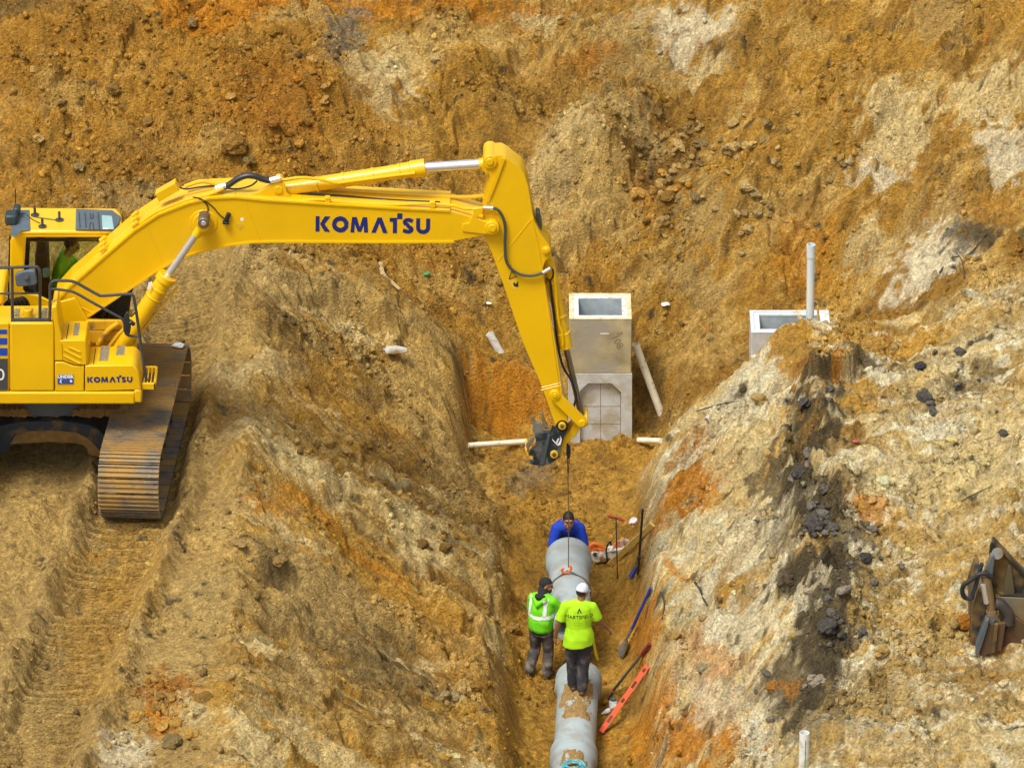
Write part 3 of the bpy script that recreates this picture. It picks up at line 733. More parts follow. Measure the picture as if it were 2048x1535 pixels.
def scatter():
    rng = np.random.default_rng(3)
    n = 160000; x = rng.uniform(-7.4, 7.5, n); y = rng.uniform(-12.3, 9.2, n)
    keep = rng.random(n) < .75*rubble_density(x, y)**1.3; x = x[keep]; y = y[keep]
    x = x[:52000]; y = y[:52000]; n = len(x)
    z = bilin(GH, x, y); c = bilin(GC, x, y)
    r = .011*(rng.pareto(2.3, n)+1); r = np.minimum(r, .055)
    bv, bf = ico(1)
    bv0 = np.array(bv); k = len(bv)
    if k > 12: pass
    v = bv[None]*(1+rng.uniform(-.35, .35, (n, k, 1)))
    s = rng.uniform(.6, 1.3, (n, 1, 3)); v = v*s
    a = rng.uniform(0, 6.28, n); ca, sa = np.cos(a)[:, None], np.sin(a)[:, None]; b = rng.uniform(-.8, .8, n); cb, sb = np.cos(b)[:, None], np.sin(b)[:, None]
    vx, vy, vz = v[..., 0], v[..., 1], v[..., 2]
    vx, vz = vx*cb-vz*sb, vx*sb+vz*cb; vx, vy = vx*ca-vy*sa, vx*sa+vy*ca
    P = np.stack([x[:, None]+vx*r[:, None], y[:, None]+vy*r[:, None], z[:, None]+(vz+.25)*r[:, None]], -1)
    F = bf[None]+(np.arange(n)*k)[:, None, None]
    cc = c*(rng.uniform(.72, 1.35, (n, 1)))
    cc = np.clip(cc*np.where(rng.random((n, 1)) < .06, 1.5, 1), .01, .85)
    me = bpy.data.meshes.new('soil_rubble'); V = P.reshape(-1, 3); Fq = F.reshape(-1, 3)
    me.vertices.add(len(V)); me.vertices.foreach_set('co', V.astype(np.float32).ravel())
    me.loops.add(Fq.size); me.loops.foreach_set('vertex_index', Fq.astype(np.int32).ravel())
    me.polygons.add(len(Fq)); me.polygons.foreach_set('loop_start', np.arange(0, Fq.size, 3, dtype=np.int32)); me.polygons.foreach_set('loop_total', np.full(len(Fq), 3, np.int32))
    me.update(calc_edges=True)
    ca_ = np.concatenate([np.repeat(cc, k, 0), np.ones((n*k, 1))], 1)
    at_ = me.attributes.new('soil', 'FLOAT_COLOR', 'POINT'); at_.data.foreach_set('color', ca_.astype(np.float32).ravel())
    tag(link_mesh('soil_rubble', me, M_SOIL), 'small loose crumbs of soil scattered all over the pit', 'rubble', kind='stuff')
def lump_mesh(name, r, col, seed, squash=.75, sub=3, rough=.32):
    v, f = ico(sub); rng = random.Random(seed); sd = Vector((rng.uniform(0, 99), rng.uniform(0, 99), rng.uniform(0, 99)))
    st = (rng.uniform(.8, 1.3), rng.uniform(.75, 1.1), squash*rng.uniform(.8, 1.15)); vv = []
    for p in v:
        p = Vector(p); k = 1+rough*mnoise.noise(p*1.3+sd)+rough*.6*mnoise.noise(p*3.1+sd)
        q = p*k; vv.append((q.x*st[0]*r, q.y*st[1]*r, q.z*st[2]*r))
    me = bpy.data.meshes.new(name); me.from_pydata(vv, [], f.tolist())
    at_ = me.attributes.new('soil', 'FLOAT_COLOR', 'POINT')
    at_.data.foreach_set('color', np.tile(np.array([*col, 1], np.float32), (len(vv), 1)).ravel())
    me.materials.append(M_SOIL)
    return me
def region_of(x, y):
    if y > 4.1: return 'hillside'
    if x < -3.3: return 'work_bench'
    if x < -.2: return 'trench_bank'
    if x > 1.9: return 'sand_bank'
    return 'trench_floor'
def big_clods():
    rng = np.random.default_rng(11); k = 0; t = 0
    while k < 110 and t < 20000:
        t += 1; x = rng.uniform(-7.1, 7.1); y = rng.uniform(-11, 8.3)
        d = float(rubble_density(np.array([x]), np.array([y]))[0])
        if rng.random() > d**2*.9: continue
        if .1 < x < 1.75 and y < 1: continue
        if x < -4.2 and -4.6 < y < 1.2: continue
        r = .035+.055*rng.random()**2+.03*(d > .8)*rng.random()
        z = ground(x, y); c = bilin(GC, np.array([x]), np.array([y]))[0]*rng.uniform(.75, 1.25)
        o = bpy.data.objects.new('clod', lump_mesh('clod', r, np.clip(c, .01, .8), k, .7, 2)); COL.objects.link(o)
        o.location = (x, y, z+r*.15); o.rotation_euler = (rng.uniform(-.5, .5), rng.uniform(-.5, .5), rng.uniform(0, 6))
        o.parent = GROUND[region_of(x, y)]; k += 1
scatter(); big_clods()
# ------------------------------------------------------------------ materials of the things
MUD = srgb(142, 112, 62, .75)
M_YEL = mat('machine_yellow', (.76, .455, .002), .34, coat=.25, vary=.07, vscale=1.3, bump=.05, bscale=18)
M_YEL2 = mat('machine_yellow_worn', (.62, .345, .008), .5, dirt=MUD, dirt_amt=.2, dscale=7, vary=.08)
M_BLUE = mat('decal_blue', (.008, .018, .16), .5)
M_BLUE2 = mat('stripe_blue', (.01, .06, .42), .45)
M_DGREY = mat('rail_grey', (.045, .05, .055), .5, vary=.2)
M_GREYP = mat('grey_plastic', (.085, .115, .14), .55, vary=.15)
M_BLACK = mat('black_rubber', (.012, .012, .014), .6)
M_CHAR = mat('charcoal_panel', (.05, .055, .06), .5)
M_CHROME = mat('chrome_rod', (.74, .76, .80), .3, metal=.75, vary=.04)
M_STEEL = mat('worn_steel', (.20, .20, .19), .45, metal=.7, dirt=MUD, dirt_amt=.5, dscale=6)
M_GRIP = mat('grip_plate', (.20, .19, .16), .8, bump=1, bscale=160, dirt=(.5, .42, .2), dirt_amt=.5, dscale=60)
M_TRACK = mat('track_steel', (.17, .155, .125), .6, metal=.2, dirt=srgb(180, 144, 82, .9), dirt_amt=.62, dscale=2.6, bump=.6, bscale=50, world=True, vary=.3, vscale=9)
M_TRDARK = mat('undercarriage_dark', (.022, .036, .050), .6, dirt=MUD, dirt_amt=.22, dscale=5)
M_MUDM = mat('caked_mud', srgb(150, 118, 64, .75), .95, bump=1, bscale=40, vary=.25, vscale=9)
M_COUP = mat('coupler_black', (.012, .022, .032), .45, dirt=(.10, .10, .085), dirt_amt=.3, dscale=9)
M_PIN = mat('pin_yellow', (.62, .38, .02), .45, vary=.25, vscale=30)
M_WHITEP = mat('white_print', (.8, .8, .8), .6)
M_GLASSCOL = None
def glass_mat():
    m = bpy.data.materials.new('cab_glass'); m.use_nodes = True; t = m.node_tree; t.nodes.remove(t.nodes['Principled BSDF'])
    o = t.nodes['Material Output']; a = t.nodes.new('ShaderNodeBsdfTransparent'); a.inputs[0].default_value = (.88, .92, .86, 1)
    g = t.nodes.new('ShaderNodeBsdfGlossy'); g.inputs['Roughness'].default_value = .03; g.inputs[0].default_value = (.9, .95, .95, 1)
    f = t.nodes.new('ShaderNodeFresnel'); f.inputs[0].default_value = 1.5; x = t.nodes.new('ShaderNodeMixShader')
    t.links.new(f.outputs[0], x.inputs[0]); t.links.new(a.outputs[0], x.inputs[1]); t.links.new(g.outputs[0], x.inputs[2]); t.links.new(x.outputs[0], o.inputs[0])
    return m
M_GLASS = glass_mat()
M_SKYLIGHT = mat('roof_glass', (.30, .48, .48), .15, coat=.5)
M_CONC = mat('pipe_concrete', (.31, .37, .39), .85, bump=.35, bscale=70, dirt=(.28, .29, .27), dirt_amt=.45, dscale=5, vary=.10, vscale=3)
M_CONCMUD = mat('pipe_mud', srgb(160, 128, 74, .8), .95, bump=1, bscale=45, vary=.25, vscale=14)
M_BOXC = mat('box_concrete', (.54, .54, .52), .9, bump=.5, bscale=60, dirt=(.42, .38, .28), dirt_amt=.4, dscale=4, vary=.12)
M_BOXDIRT = mat('riser_concrete', srgb(184, 170, 130, .85), .9, bump=.4, bscale=50, dirt=srgb(176, 168, 150, .8), dirt_amt=.55, dscale=2.2, vary=.35, vscale=3)
M_BOXRIM = mat('rim_concrete', (.66, .60, .40), .85, dirt=(.5, .42, .22), dirt_amt=.35, dscale=8, bump=.3)
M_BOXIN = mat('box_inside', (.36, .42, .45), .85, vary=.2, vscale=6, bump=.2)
M_REBAR = mat('rust_line', (.20, .13, .08), .9)
M_PVC = mat('white_pvc', (.74, .76, .74), .35, dirt=srgb(196, 180, 132, .85), dirt_amt=.25, dscale=5, vary=.05)
M_PVCD = mat('dirty_pvc', (.78, .74, .58), .5, dirt=srgb(170, 140, 80, .8), dirt_amt=.02, dscale=14, vary=.12)
M_PVCB = mat('pale_blue_pvc', (.60, .70, .74), .4, vary=.05, dirt=(.7, .7, .62), dirt_amt=.2)
M_GREENP = mat('green_print', (.03, .25, .10), .6)
M_CABLE = mat('wire_cable', (.16, .12, .08), .6, metal=.5, bump=.5, bscale=200)
M_ORANGE = mat('orange_paint', (.75, .14, .02), .45, vary=.15)
M_CORAL = mat('level_orange', (.80, .10, .035), .45, vary=.05)
M_REDP = mat('red_grip', (.50, .045, .03), .5, vary=.15)
M_WOOD = mat('pale_timber', srgb(226, 192, 104, .95), .8, bump=.3, bscale=30, vary=.15, vscale=12)
M_WOODG = mat('weathered_wood', srgb(186, 166, 118, .8), .85, bump=.6, bscale=30, vary=.2, vscale=9)
M_ROOT = mat('dark_root', (.05, .042, .032), .9, vary=.3)
M_NAVY = mat('blue_handle', (.015, .05, .32), .4)
M_RUSTM = mat('rusty_steel', srgb(128, 88, 60, .6), .7, metal=.2, dirt=srgb(110, 92, 64, .6), dirt_amt=.55, dscale=5, vary=.25, bump=.3)
M_OLIVE = mat('worn_dark_steel', srgb(78, 76, 68, .45), .6, metal=.3, dirt=MUD, dirt_amt=.55, dscale=5, vary=.2, bump=.3)
M_STEELB = mat('blue_grey_steel', srgb(116, 130, 136, .6), .5, metal=.2, vary=.12, dirt=MUD, dirt_amt=.3, dscale=7)
M_SAWW = mat('saw_white', (.66, .66, .60), .45, dirt=MUD, dirt_amt=.3, dscale=14)
M_SAWO = mat('saw_orange', (.80, .17, .02), .45, dirt=MUD, dirt_amt=.2, dscale=14)
M_LITTER = mat('white_plastic', (.78, .80, .80), .4, vary=.08)
M_YSTRAP = mat('yellow_strap', (.72, .55, .02), .7)
# ------------------------------------------------------------------ lettering
def arc(cx, cy, rx, ry, a0, a1, n=10): return [(cx+rx*math.cos(R(a0+(a1-a0)*i/n)), cy+ry*math.sin(R(a0+(a1-a0)*i/n))) for i in range(n+1)]
def strip(path, w):
    out = []
    for i in range(len(path)-1):
        (x0, y0), (x1, y1) = path[i], path[i+1]
        def nrm(k):
            a = path[max(k-1, 0)]; b = path[min(k+1, len(path)-1)]; dx, dy = b[0]-a[0], b[1]-a[1]; l = math.hypot(dx, dy) or 1; return -dy/l*w/2, dx/l*w/2
        n0 = nrm(i); n1 = nrm(i+1)
        out.append([(x0-n0[0], y0-n0[1]), (x1-n1[0], y1-n1[1]), (x1+n1[0], y1+n1[1]), (x0+n0[0], y0+n0[1])])
    return out
GLYPH = {
 'K': (1.0, [[(0, 0), (.27, 0), (.27, 1), (0, 1)], [(.30, .5), (.62, 1), (1.0, 1), (.62, .5), (1.0, 0), (.62, 0)]]),
 'O': (1.12, strip(arc(.56, .5, .42, .38, 0, 360, 20), .30)),
 'M': (1.30, [[(0, 0), (.10, 1), (.30, 1), (.27, 0)], [(.10, 1), (.42, 1), (.74, .05), (.50, .05)], [(.55, .05), (.74, .05), (1.14, 1), (.83, 1)], [(.93, 0), (.90, 1), (1.14, 1), (1.22, 0)]]),
 'A': (1.12, [[(0, 0), (.42, 1), (.70, 1), (.30, 0)], [(.42, 1), (.70, 1), (1.12, 0), (.80, 0), (.50, .75)]]),
 'T': (.70, [[(0, .74), (.22, .74), (.22, 1), (0, 1)], [(.22, 0), (.50, 0), (.50, 1), (.22, 1)], [(.50, .93), (.86, .93), (.86, 1.30), (.50, 1.30)]]),
 'S': (.84, strip([(.74, .80)]+arc(.44, .74, .26, .15, 50, 250, 8)+arc(.42, .27, .27, .15, 70, -140, 9)+[(.08, .18)], .25)),
 'U': (1.0, strip([(.14, 1), (.14, .42)]+arc(.48, .38, .34, .26, 180, 360, 9)+[(.82, .42), (.82, 1)], .27)),
}
def word_mesh(name, word, p0, p1, cap, m, parent, gap=.13, depth=.003):
    """solid flat letters from point p0 to p1 (baseline), cap height in metres, facing the camera side (-y)"""
    p0 = Vector(p0); p1 = Vector(p1); tot = sum(GLYPH[c][0]+gap for c in word)-gap
    ex = (p1-p0)/tot; ez = Vector((-ex.z, 0, ex.x)).normalized()*cap; mb = MB(); x = 0; k = 0
    for c in word:
        w, polys = GLYPH[c]
        for P in polys:
            k += 1
            mb.prism([p0+ex*(x+a)+ez*b+Vector((0, -.0004*(k % 5), 0)) for a, b in P], (0, depth, 0))
        x += w+gap
    return mb.build(name, m, parent, smooth=None)
def text_mesh(name, txt, p, ex, ez, size, m, parent, depth=.002, bold=.0):
    """font lettering: p centre, ex right, ez up (unit vectors)"""
    cu = bpy.data.curves.new(name, 'FONT'); cu.body = txt; cu.align_x = 'CENTER'; cu.align_y = 'CENTER'; cu.size = size; cu.offset = bold; cu.extrude = depth/2; cu.resolution_u = 3
    tmp = bpy.data.objects.new(name+'_curve', cu); COL.objects.link(tmp)
    me = bpy.data.meshes.new_from_object(tmp.evaluated_get(bpy.context.evaluated_depsgraph_get())); bpy.data.objects.remove(tmp); bpy.data.curves.remove(cu)
    ex = Vector(ex).normalized(); ez = Vector(ez).normalized(); n = ex.cross(ez); M = Matrix(((ex.x, ez.x, n.x, p[0]), (ex.y, ez.y, n.y, p[1]), (ex.z, ez.z, n.z, p[2]), (0, 0, 0, 1)))
    me.transform(M); me.materials.clear(); me.name = name
    o = link_mesh(name, me, m)
    if parent is not None: o.parent = parent; o.matrix_parent_inverse = Matrix.Translation(-world_loc(parent))
    return o
# ------------------------------------------------------------------ the excavator
M_CWORN = mat('coupler_worn', (.16, .17, .15), .55, dirt=MUD, dirt_amt=.5, dscale=12)
YC = -2.3; YN = -3.62; YBF = YC-.29; BW = .58; YCAB = -1.95
EX = empty('excavator', (-6.1, YC, 0), 'big yellow tracked excavator on the earth bench holding its arm out over the trench', 'excavator')
def cpx(u, v, r, n=24, a0=0, a1=360):
    return [(u+r*math.cos(R(a0+(a1-a0)*i/n)), v-r*math.sin(R(a0+(a1-a0)*i/n))) for i in range(n if a1-a0 >= 360 else n+1)]
def disc(u, v, rpx, Y0, Y1, n=22):
    a = at(u, v, Y0); r = rpx/145.; return MB().cyl(a, (a.x, Y1, a.z), r, n)
# --- undercarriage
TA = math.atan2(.19, 3.04); TC = Vector((-4.91, -2.414, 0)); SIDE = Vector((math.cos(TA), -math.sin(TA), 0)); FWD = Vector((math.sin(TA), math.cos(TA), 0))
HL, RR, ZC = 1.52, .445, .50
shoe_me = None
def build_track(c):
    global shoe_me
    M = Matrix.Translation(c) @ Matrix.Rotation(-TA, 4, 'Z')
    mb = MB(); mb.box((-.20, -HL, .26), (.20, HL, .74), M); mb.box((-.26, -HL+.3, .40), (.26, HL-.3, .62), M)
    tr = mb.build('track', M_TRDARK, EX, bevel=.02)
    for t in (-HL, HL):
        a = M @ Vector((-.17, t, ZC)); b = M @ Vector((.17, t, ZC)); MB().cyl(a, b, RR-.05, 22).build('idler_wheel', M_TRACK, tr, bevel=.01)
    for i in range(7):
        t = -1.15+i*.383; MB().cyl(M @ Vector((-.22, t, .17)), M @ Vector((.22, t, .17)), .10, 14).build('track_roller', M_TRACK, tr)
    if shoe_me is None:
        s = MB(); s.box((-.40, -.088, 0), (.40, .088, .018))
        for k in (-.066, 0, .066): s.box((-.40, k-.010, .016), (.40, k+.010, .046))
        s.box((-.16, -.07, -.05), (-.08, .07, .002)); s.box((.08, -.07, -.05), (.16, .07, .002))
        shoe_me = bpy.data.meshes.new('track_shoe'); shoe_me.from_pydata([tuple(v) for v in s.v], [], s.f); shoe_me.materials.append(M_TRACK)
    L = 2*HL; arcl = math.pi*RR; per = 2*(L+arcl); n = 47
    for i in range(n):
        d = per*i/n
        if d < L: p = Vector((0, -HL+d, ZC+RR-.012*math.sin(d/L*math.pi))); a = 0
        elif d < L+arcl: a = -(d-L)/RR; p = Vector((0, HL-RR*math.sin(a), ZC+RR*math.cos(a)))
        elif d < 2*L+arcl: p = Vector((0, HL-(d-L-arcl), ZC-RR)); a = -math.pi
        else: a = -math.pi-(d-2*L-arcl)/RR; p = Vector((0, -HL-RR*math.sin(a), ZC+RR*math.cos(a)))
        o = bpy.data.objects.new('track_shoe', shoe_me); COL.objects.link(o); o.parent = tr
        o.matrix_local = M @ Matrix.Translation(p) @ Matrix.Rotation(a+random.uniform(-.012, .012), 4, 'X')
    return tr
build_track(TC); build_track(TC-SIDE*2.45)
MC = TC-SIDE*1.225
cf = MB()
arch = [(-95, 905), (-60, 880), (-20, 862), (0, 852), (35, 845), (76, 842), (120, 842), (152, 845), (180, 851), (198, 860), (213, 874), (222, 900), (222, 930), (205, 921), (190, 912), (176, 908), (174, 897), (165, 890), (150, 886), (101, 884), (60, 886), (24, 890), (17, 898), (12, 906), (0, 908), (-30, 905), (-60, 915), (-95, 930)]
cf.outline(arch, -2.95, .9)
cfo = cf.build('center_frame', M_TRDARK, EX, bevel=.015)
mud = MB(); arch2 = [(20, 888), (30, 872), (55, 863), (100, 861), (150, 864), (176, 876), (205, 905), (210, 918), (190, 912), (176, 908), (174, 897), (165, 890), (150, 886), (101, 884), (60, 886)]
mud.outline(arch2, -2.975, .03); mud.build('caked_mud', M_MUDM, cfo, bevel=.01)
mb = MB()                                   # dirt lying on the frame arms
for i in range(26):
    x = -7.0+i*.072; mb.tube([(x, -2.9+.02*random.random(), .98), (x+random.uniform(-.05, .05), -2.4, 1.03), (x, -1.95, 1.02)], [.05+.03*random.random(), .08, .05], 6)
mb.build('caked_mud', M_MUDM, cfo, smooth=60)
MB().cyl((MC.x, MC.y, .95), (MC.x, MC.y, 1.42), .62, 40).build('swing_circle', M_GREYP, EX, bevel=.02)
# --- upper frame and body
x0 = at(-330, 700, YN).x
def fo(name, px, Y, d, m=M_YEL, parent=EX, bevel=.02, **k): return MB().outline(px, Y, d).build(name, m, parent, bevel=bevel, **k)
rf = MB(); a = at(-330, 807, YN); b = at(269, 783, YN); rf.box((a.x, YN-.02, a.z), (b.x, YN+.22, b.z)); b2 = at(283, 779, YN)
rf.box((b.x-.01, YN-.005, a.z+.012), (b2.x, YN+.25, b2.z)); rf.box((a.x+.1, YN+.2, a.z+.02), (b2.x-.15, YC+1.3, b.z-.03))
rf.build('revolving_frame', M_YEL, EX, bevel=.025, seg=3)
fo('body_core', [(-328, 657), (17, 657), (105, 657), (105, 779), (-328, 779)], YN+.03, .62, bevel=.06, seg=3)
fo('side_panel', [(20, 646), (106, 646), (108, 660), (108, 782), (20, 782)], YN, .06, bevel=.02, seg=3)
pa = fo('side_panel', [(-190, 646), (18, 646), (18, 782), (-190, 782)], YN, .06, bevel=.02, seg=3)
for v0, v1, u1 in ((659, 668, 14), (676, 689, 14.5), (696, 711, 15)): fo('blue_stripe', [(-150, v0), (u1, v0), (u1, v1), (-150, v1)], YN-.004, .006, M_BLUE2, pa, bevel=0)
fo('dark_decal', [(-150, 717), (15.5, 717), (15.5, 780), (-150, 780)], YN-.004, .006, M_CHAR, pa, bevel=0)
p = at(1, 750, YN-.006); text_mesh('model_number', '0', p, (1, 0, 0), (0, 0, 1), .24, M_WHITEP, pa)
p = at(63, 640, YN)
dk = MB(); zt = at(60, 650, YN).z; dk.box((x0+.2, YN+.06, zt-.08), (at(104, 650, YN).x, YN+.62, zt-.005)); dk.build('top_deck', M_YEL, EX, bevel=.02)
def grip(u0, u1, v0, v1, z, par=EX):
    a = atz(u0, v1, z); b = atz(u1, v0, z); MB().box((a.x, a.y, z-.005), (b.x, b.y, z+.006)).build('grip_plate', M_GRIP, par, smooth=None)
for q in ((27, 40, 617, 632), (60, 66, 617, 634), (82, 95, 616, 633)): grip(*q, zt)
pc = atz(56, 634, zt); MB().cyl(pc, pc+Vector((0, 0, .12)), .06, 20).build('filler_cap', M_YEL, EX, bevel=.01)
dp = MB(); a = atz(22, 643, zt); b = atz(100, 637, zt); dp.box((a.x, a.y, zt), (b.x, a.y+.06, zt+.03)); dp.build('kick_plate', M_CHAR, EX)
# strip panel, battery box, tool box
fo('side_panel', [(103, 613), (113, 612), (118, 645), (122, 668), (126, 722), (109, 722), (108, 650)], YN+.01, .5, bevel=.015)
bb = fo('battery_box', [(118, 681), (171, 681), (173, 690), (176, 729), (148, 730), (126, 722), (124, 690)], YN, .60, bevel=.02, seg=3)
zb = at(140, 681, YN).z; grip(146, 160, 646, 671, zb, bb)
sm = MB(); a = atz(132, 678, zb); sm.box((a.x, YN+.05, zb-.001), (a.x+.012, YN+.5, zb+.002)); sm.build('panel_seam', M_BLACK, bb, smooth=None)
for (u0, v0, u1, v1) in ((138, 694, 160, 704), (128, 699, 161, 716), (127, 711, 160, 727)):
    MB().tube([at(u0, v0, YN-.003), at(u1, v1, YN-.003)], .014, 8).build('pressed_rib', M_YEL, bb)
fo('side_panel', [(110, 724), (126, 724), (148, 732), (168, 732), (168, 782), (110, 782)], YN+.005, .5, bevel=.012)
tb = fo('tool_box', [(170, 731), (262, 730), (268, 732), (276, 741), (283, 779), (170, 782)], YN, .58, bevel=.025, seg=3)
zt2 = at(220, 731, YN).z; grip(198, 220, 692, 722, zt2, tb); grip(232, 253, 691, 711, zt2, tb)
sm = MB(); a = atz(186, 728, zt2); sm.box((a.x, YN+.04, zt2-.001), (a.x+.012, YN+.52, zt2+.002)); sm.build('panel_seam', M_BLACK, tb, smooth=None)
word_mesh('lettering', 'KOMATSU', at(174.7, 764.5, YN-.004), at(265.5, 764.0, YN-.004), .079, M_BLUE, tb)
us = fo('warning_sign', [(115, 749.5), (147, 749.5), (147, 767.5), (115, 767.5)], YN-.004, .012, mat('sign_blue', (.01, .07, .38), .5), EX, bevel=0)
text_mesh('sign_text', 'UNDER', at(131, 753.5, YN-.0055), (1, 0, 0), (0, 0, 1), .062, M_WHITEP, us, .002, .003)
fo('sign_figure', [(119, 764), (121, 759), (125, 758), (122, 761), (124, 766), (121, 765)], YN-.0065, .002, M_WHITEP, us, bevel=0)
fo('sign_symbol', cpx(142, 762, 2.6, 12), YN-.0065, .002, M_WHITEP, us, bevel=0)
for v in (759, 762, 765): fo('sign_lines', [(127, v), (137, v), (137, v+1), (127, v+1)], YN-.0065, .002, M_STEELB, us, bevel=0)
# step in front of the tool box
st = MB(); z1 = at(300, 770, YN).z; a = at(283, 770, YN); b = at(311, 770, YN)
st.box((a.x, YN+.05, z1-.09), (b.x, YN+.09, z1)); st.box((a.x, YN+.55, z1-.09), (b.x, YN+.59, z1)); st.box((b.x-.03, YN+.05, z1-.09), (b.x, YN+.59, z1))
for i in range(4): st.box((a.x+.02+i*.045, YN+.07, z1-.02), (a.x+.035+i*.045, YN+.57, z1+.01))
st.build('access_step', M_YEL, EX, bevel=.006)
# inner frame under the boom foot
fo('boom_bracket', [(100, 640), (112, 606), (150, 596), (175, 640), (262, 641), (262, 700), (100, 705)], YBF-.10, .04, bevel=.01)
fo('boom_bracket', [(100, 640), (112, 606), (150, 596), (175, 640), (262, 641), (262, 700), (100, 705)], YBF+BW+.06, .04, bevel=.01)
ib = MB()
for v0, v1 in ((642, 660), (662, 686)): ib.outline([(172, v0), (262, v0), (262, v1), (172, v1)], YBF-.16, .05)
ib.build('inner_panel', M_YEL2, EX, bevel=.012)
fo('void_shade_block', [(175, 638), (200, 592), (250, 560), (262, 600), (255, 640)], YC-.12, .5, M_BLACK, bevel=.04)  # black block added so the gap under the boom reads as shadowed, hose-filled interior
gd = MB()
gd.tube(curve_pts([at(196, 690, YBF-.2), at(215, 662, YBF-.2), at(238, 645, YBF-.2)]), .035, 8); gd.tube(curve_pts([at(220, 692, YBF-.2), at(238, 668, YBF-.2), at(258, 650, YBF-.2)]), .03, 8)
gd.build('guard_tube', M_YEL2, EX)
hz = MB()
for k in range(5): hz.tube(curve_pts([at(200+k*11, 640, YC-.2+.08*k), at(225+k*9, 600-k*5, YC-.22+.08*k), at(262+k*5, 575-k*6, YC-.2+.08*k)]), .028, 7)
hz.build('hydraulic_hose', M_BLACK, EX)
# --- cab
cab = fo('cab', [(20, 482), (30, 467), (60, 463.5), (236, 463.5), (242, 470), (242, 475), (51, 475), (46, 580), (50, 586), (75, 590), (98, 601), (125, 611), (250, 640), (250, 655), (20, 655)], YCAB, .06, bevel=.018)
fo('cab_frame', [(20, 482), (30, 467), (60, 463.5), (236, 463.5), (242, 470), (242, 475), (51, 475), (46, 580), (98, 601), (250, 640), (250, 655), (20, 655)], YCAB+.93, .05, bevel=.012, parent=cab)
zr = at(100, 463.5, YCAB).z
fp = MB(); fp.outline([(232, 472), (241, 468), (266, 560), (256, 652), (248, 652), (256, 562)], YCAB, .06); fp.outline([(232, 472), (241, 468), (266, 560), (256, 652), (248, 652), (256, 562)], YCAB+.92, .06)
fp.build('cab_pillar', M_YEL, cab, bevel=.01)
rp = MB(); a = at(20, 482, YCAB); rp.box((a.x, YCAB+.04, at(20, 655, YCAB).z), (a.x+.05, YCAB+.95, at(20, 560, YCAB).z)); rp.build('cab_back', M_YEL, cab, bevel=.01)
roof = [atz(30, 464, zr), atz(236, 464, zr), atz(245, 455, zr), atz(243, 430, zr), atz(236, 419, zr), atz(30, 417, zr)]
roof = [Vector((p.x, p.y, zr-.055)) for p in roof]
rfo = MB().prism(roof, (0, 0, .075)).build('cab_roof', M_YEL, cab, bevel=.035, seg=3)
zr2 = zr+.02
def roofpoly(name, px, h, m, par=None, z=None, bevel=.008):
    pts = [atz(u, v, (z or zr2)) for u, v in px]; return MB().prism(pts, (0, 0, h)).build(name, m, par or rfo, bevel=bevel)
hat = roofpoly('roof_hatch', [(151, 461), (228, 462), (238, 450), (241, 436), (225, 424), (152, 421)], .03, M_GREYP)
roofpoly('hatch_window', [(203, 431), (224, 433), (228, 459), (205, 458)], .012, M_SKYLIGHT, hat, zr2+.025)
for pl in ([(158, 425), (160, 456)], [(170, 426), (172, 455)], [(181, 426), (181, 437), (186, 437), (186, 426)], [(179, 458), (180, 446), (186, 446), (187, 458)], [(196, 425), (199, 459)]):
    MB().tube([atz(u, v, zr2+.033) for u, v in pl], .008, 6).build('pressed_groove', M_CHAR, hat)
rg = roofpoly('rear_light_panel', [(22, 468), (26, 440), (34, 421), (59, 421), (61, 461), (44, 462), (28, 476)], .012, M_GREYP)
cb_ = MB(); p = atz(26, 446, zr2); cb_.box((p.x-.10, p.y-.10, zr2), (p.x+.06, p.y+.12, zr2+.15)); cb_.box((p.x-.01, p.y+.10, zr2+.05), (p.x+.09, p.y+.28, zr2+.17)); cb_.build('camera_unit', mat('camera_housing', (.02, .04, .05), .5), rfo, bevel=.03)
for u, v, h in ((70, 431, .12), (85, 454, .13), (119, 441, .13)):
    p = atz(u, v, zr2); m_ = MB(); m_.cyl(p, p+Vector((0, 0, .02)), .055, 16); m_.cyl(p, p+Vector((0, 0, h)), .018, 10); m_.build('antenna', M_CHAR, rfo)
p = atz(70, 428, zr2); MB().tube([p, p+Vector((0, 0, .16))], .004, 5).build('antenna', M_BLACK, rfo)
for pts in ([(36, 430), (50, 427), (64, 438), (80, 446)], [(64, 432), (85, 436), (115, 440)]):
    MB().tube(curve_pts([atz(u, v, zr2+.012) for u, v in pts], 5), .006, 5).build('roof_cable', M_CHAR, rfo)
p = at(31, 470, -1.2); q = at(31, 378, -1.2); MB().tube([p, q], .007, 6).build('whip_antenna', M_BLACK, cab)
MB().tube([at(20, 470, YCAB+.02), at(17, 560, YCAB+.02), at(18, 640, YCAB+.02)], .012, 6).build('cab_conduit', M_BLACK, cab)
win = [(52, 476), (231, 476), (246, 530), (256, 562), (249, 638), (98, 602), (75, 591), (50, 587), (46, 580)]
fo('cab_window', win, YCAB+.025, .006, M_GLASS, cab, bevel=0); fo('cab_window', win, YCAB+.945, .006, M_GLASS, cab, bevel=0)
gk = MB(); w2 = [(52, 476), (231, 476), (231, 483), (60, 483), (56, 578), (98, 597), (98, 602), (50, 587), (46, 580)]
gk.outline(w2, YCAB+.032, .02); gk.build('window_gasket', M_BLACK, cab)
ws = [at(238, 472, YCAB+.03), at(262, 560, YCAB+.03), at(253, 648, YCAB+.03)]
wm = MB(); wm.prism([ws[0], ws[1], ws[1]+Vector((0, .9, 0)), ws[0]+Vector((0, .9, 0))], (.006, 0, .002)); wm.build('windscreen', M_GLASS, cab)
si = MB(); xs_ = at(95, 560, -1.45).x; zs_ = at(118, 590, -1.45).z
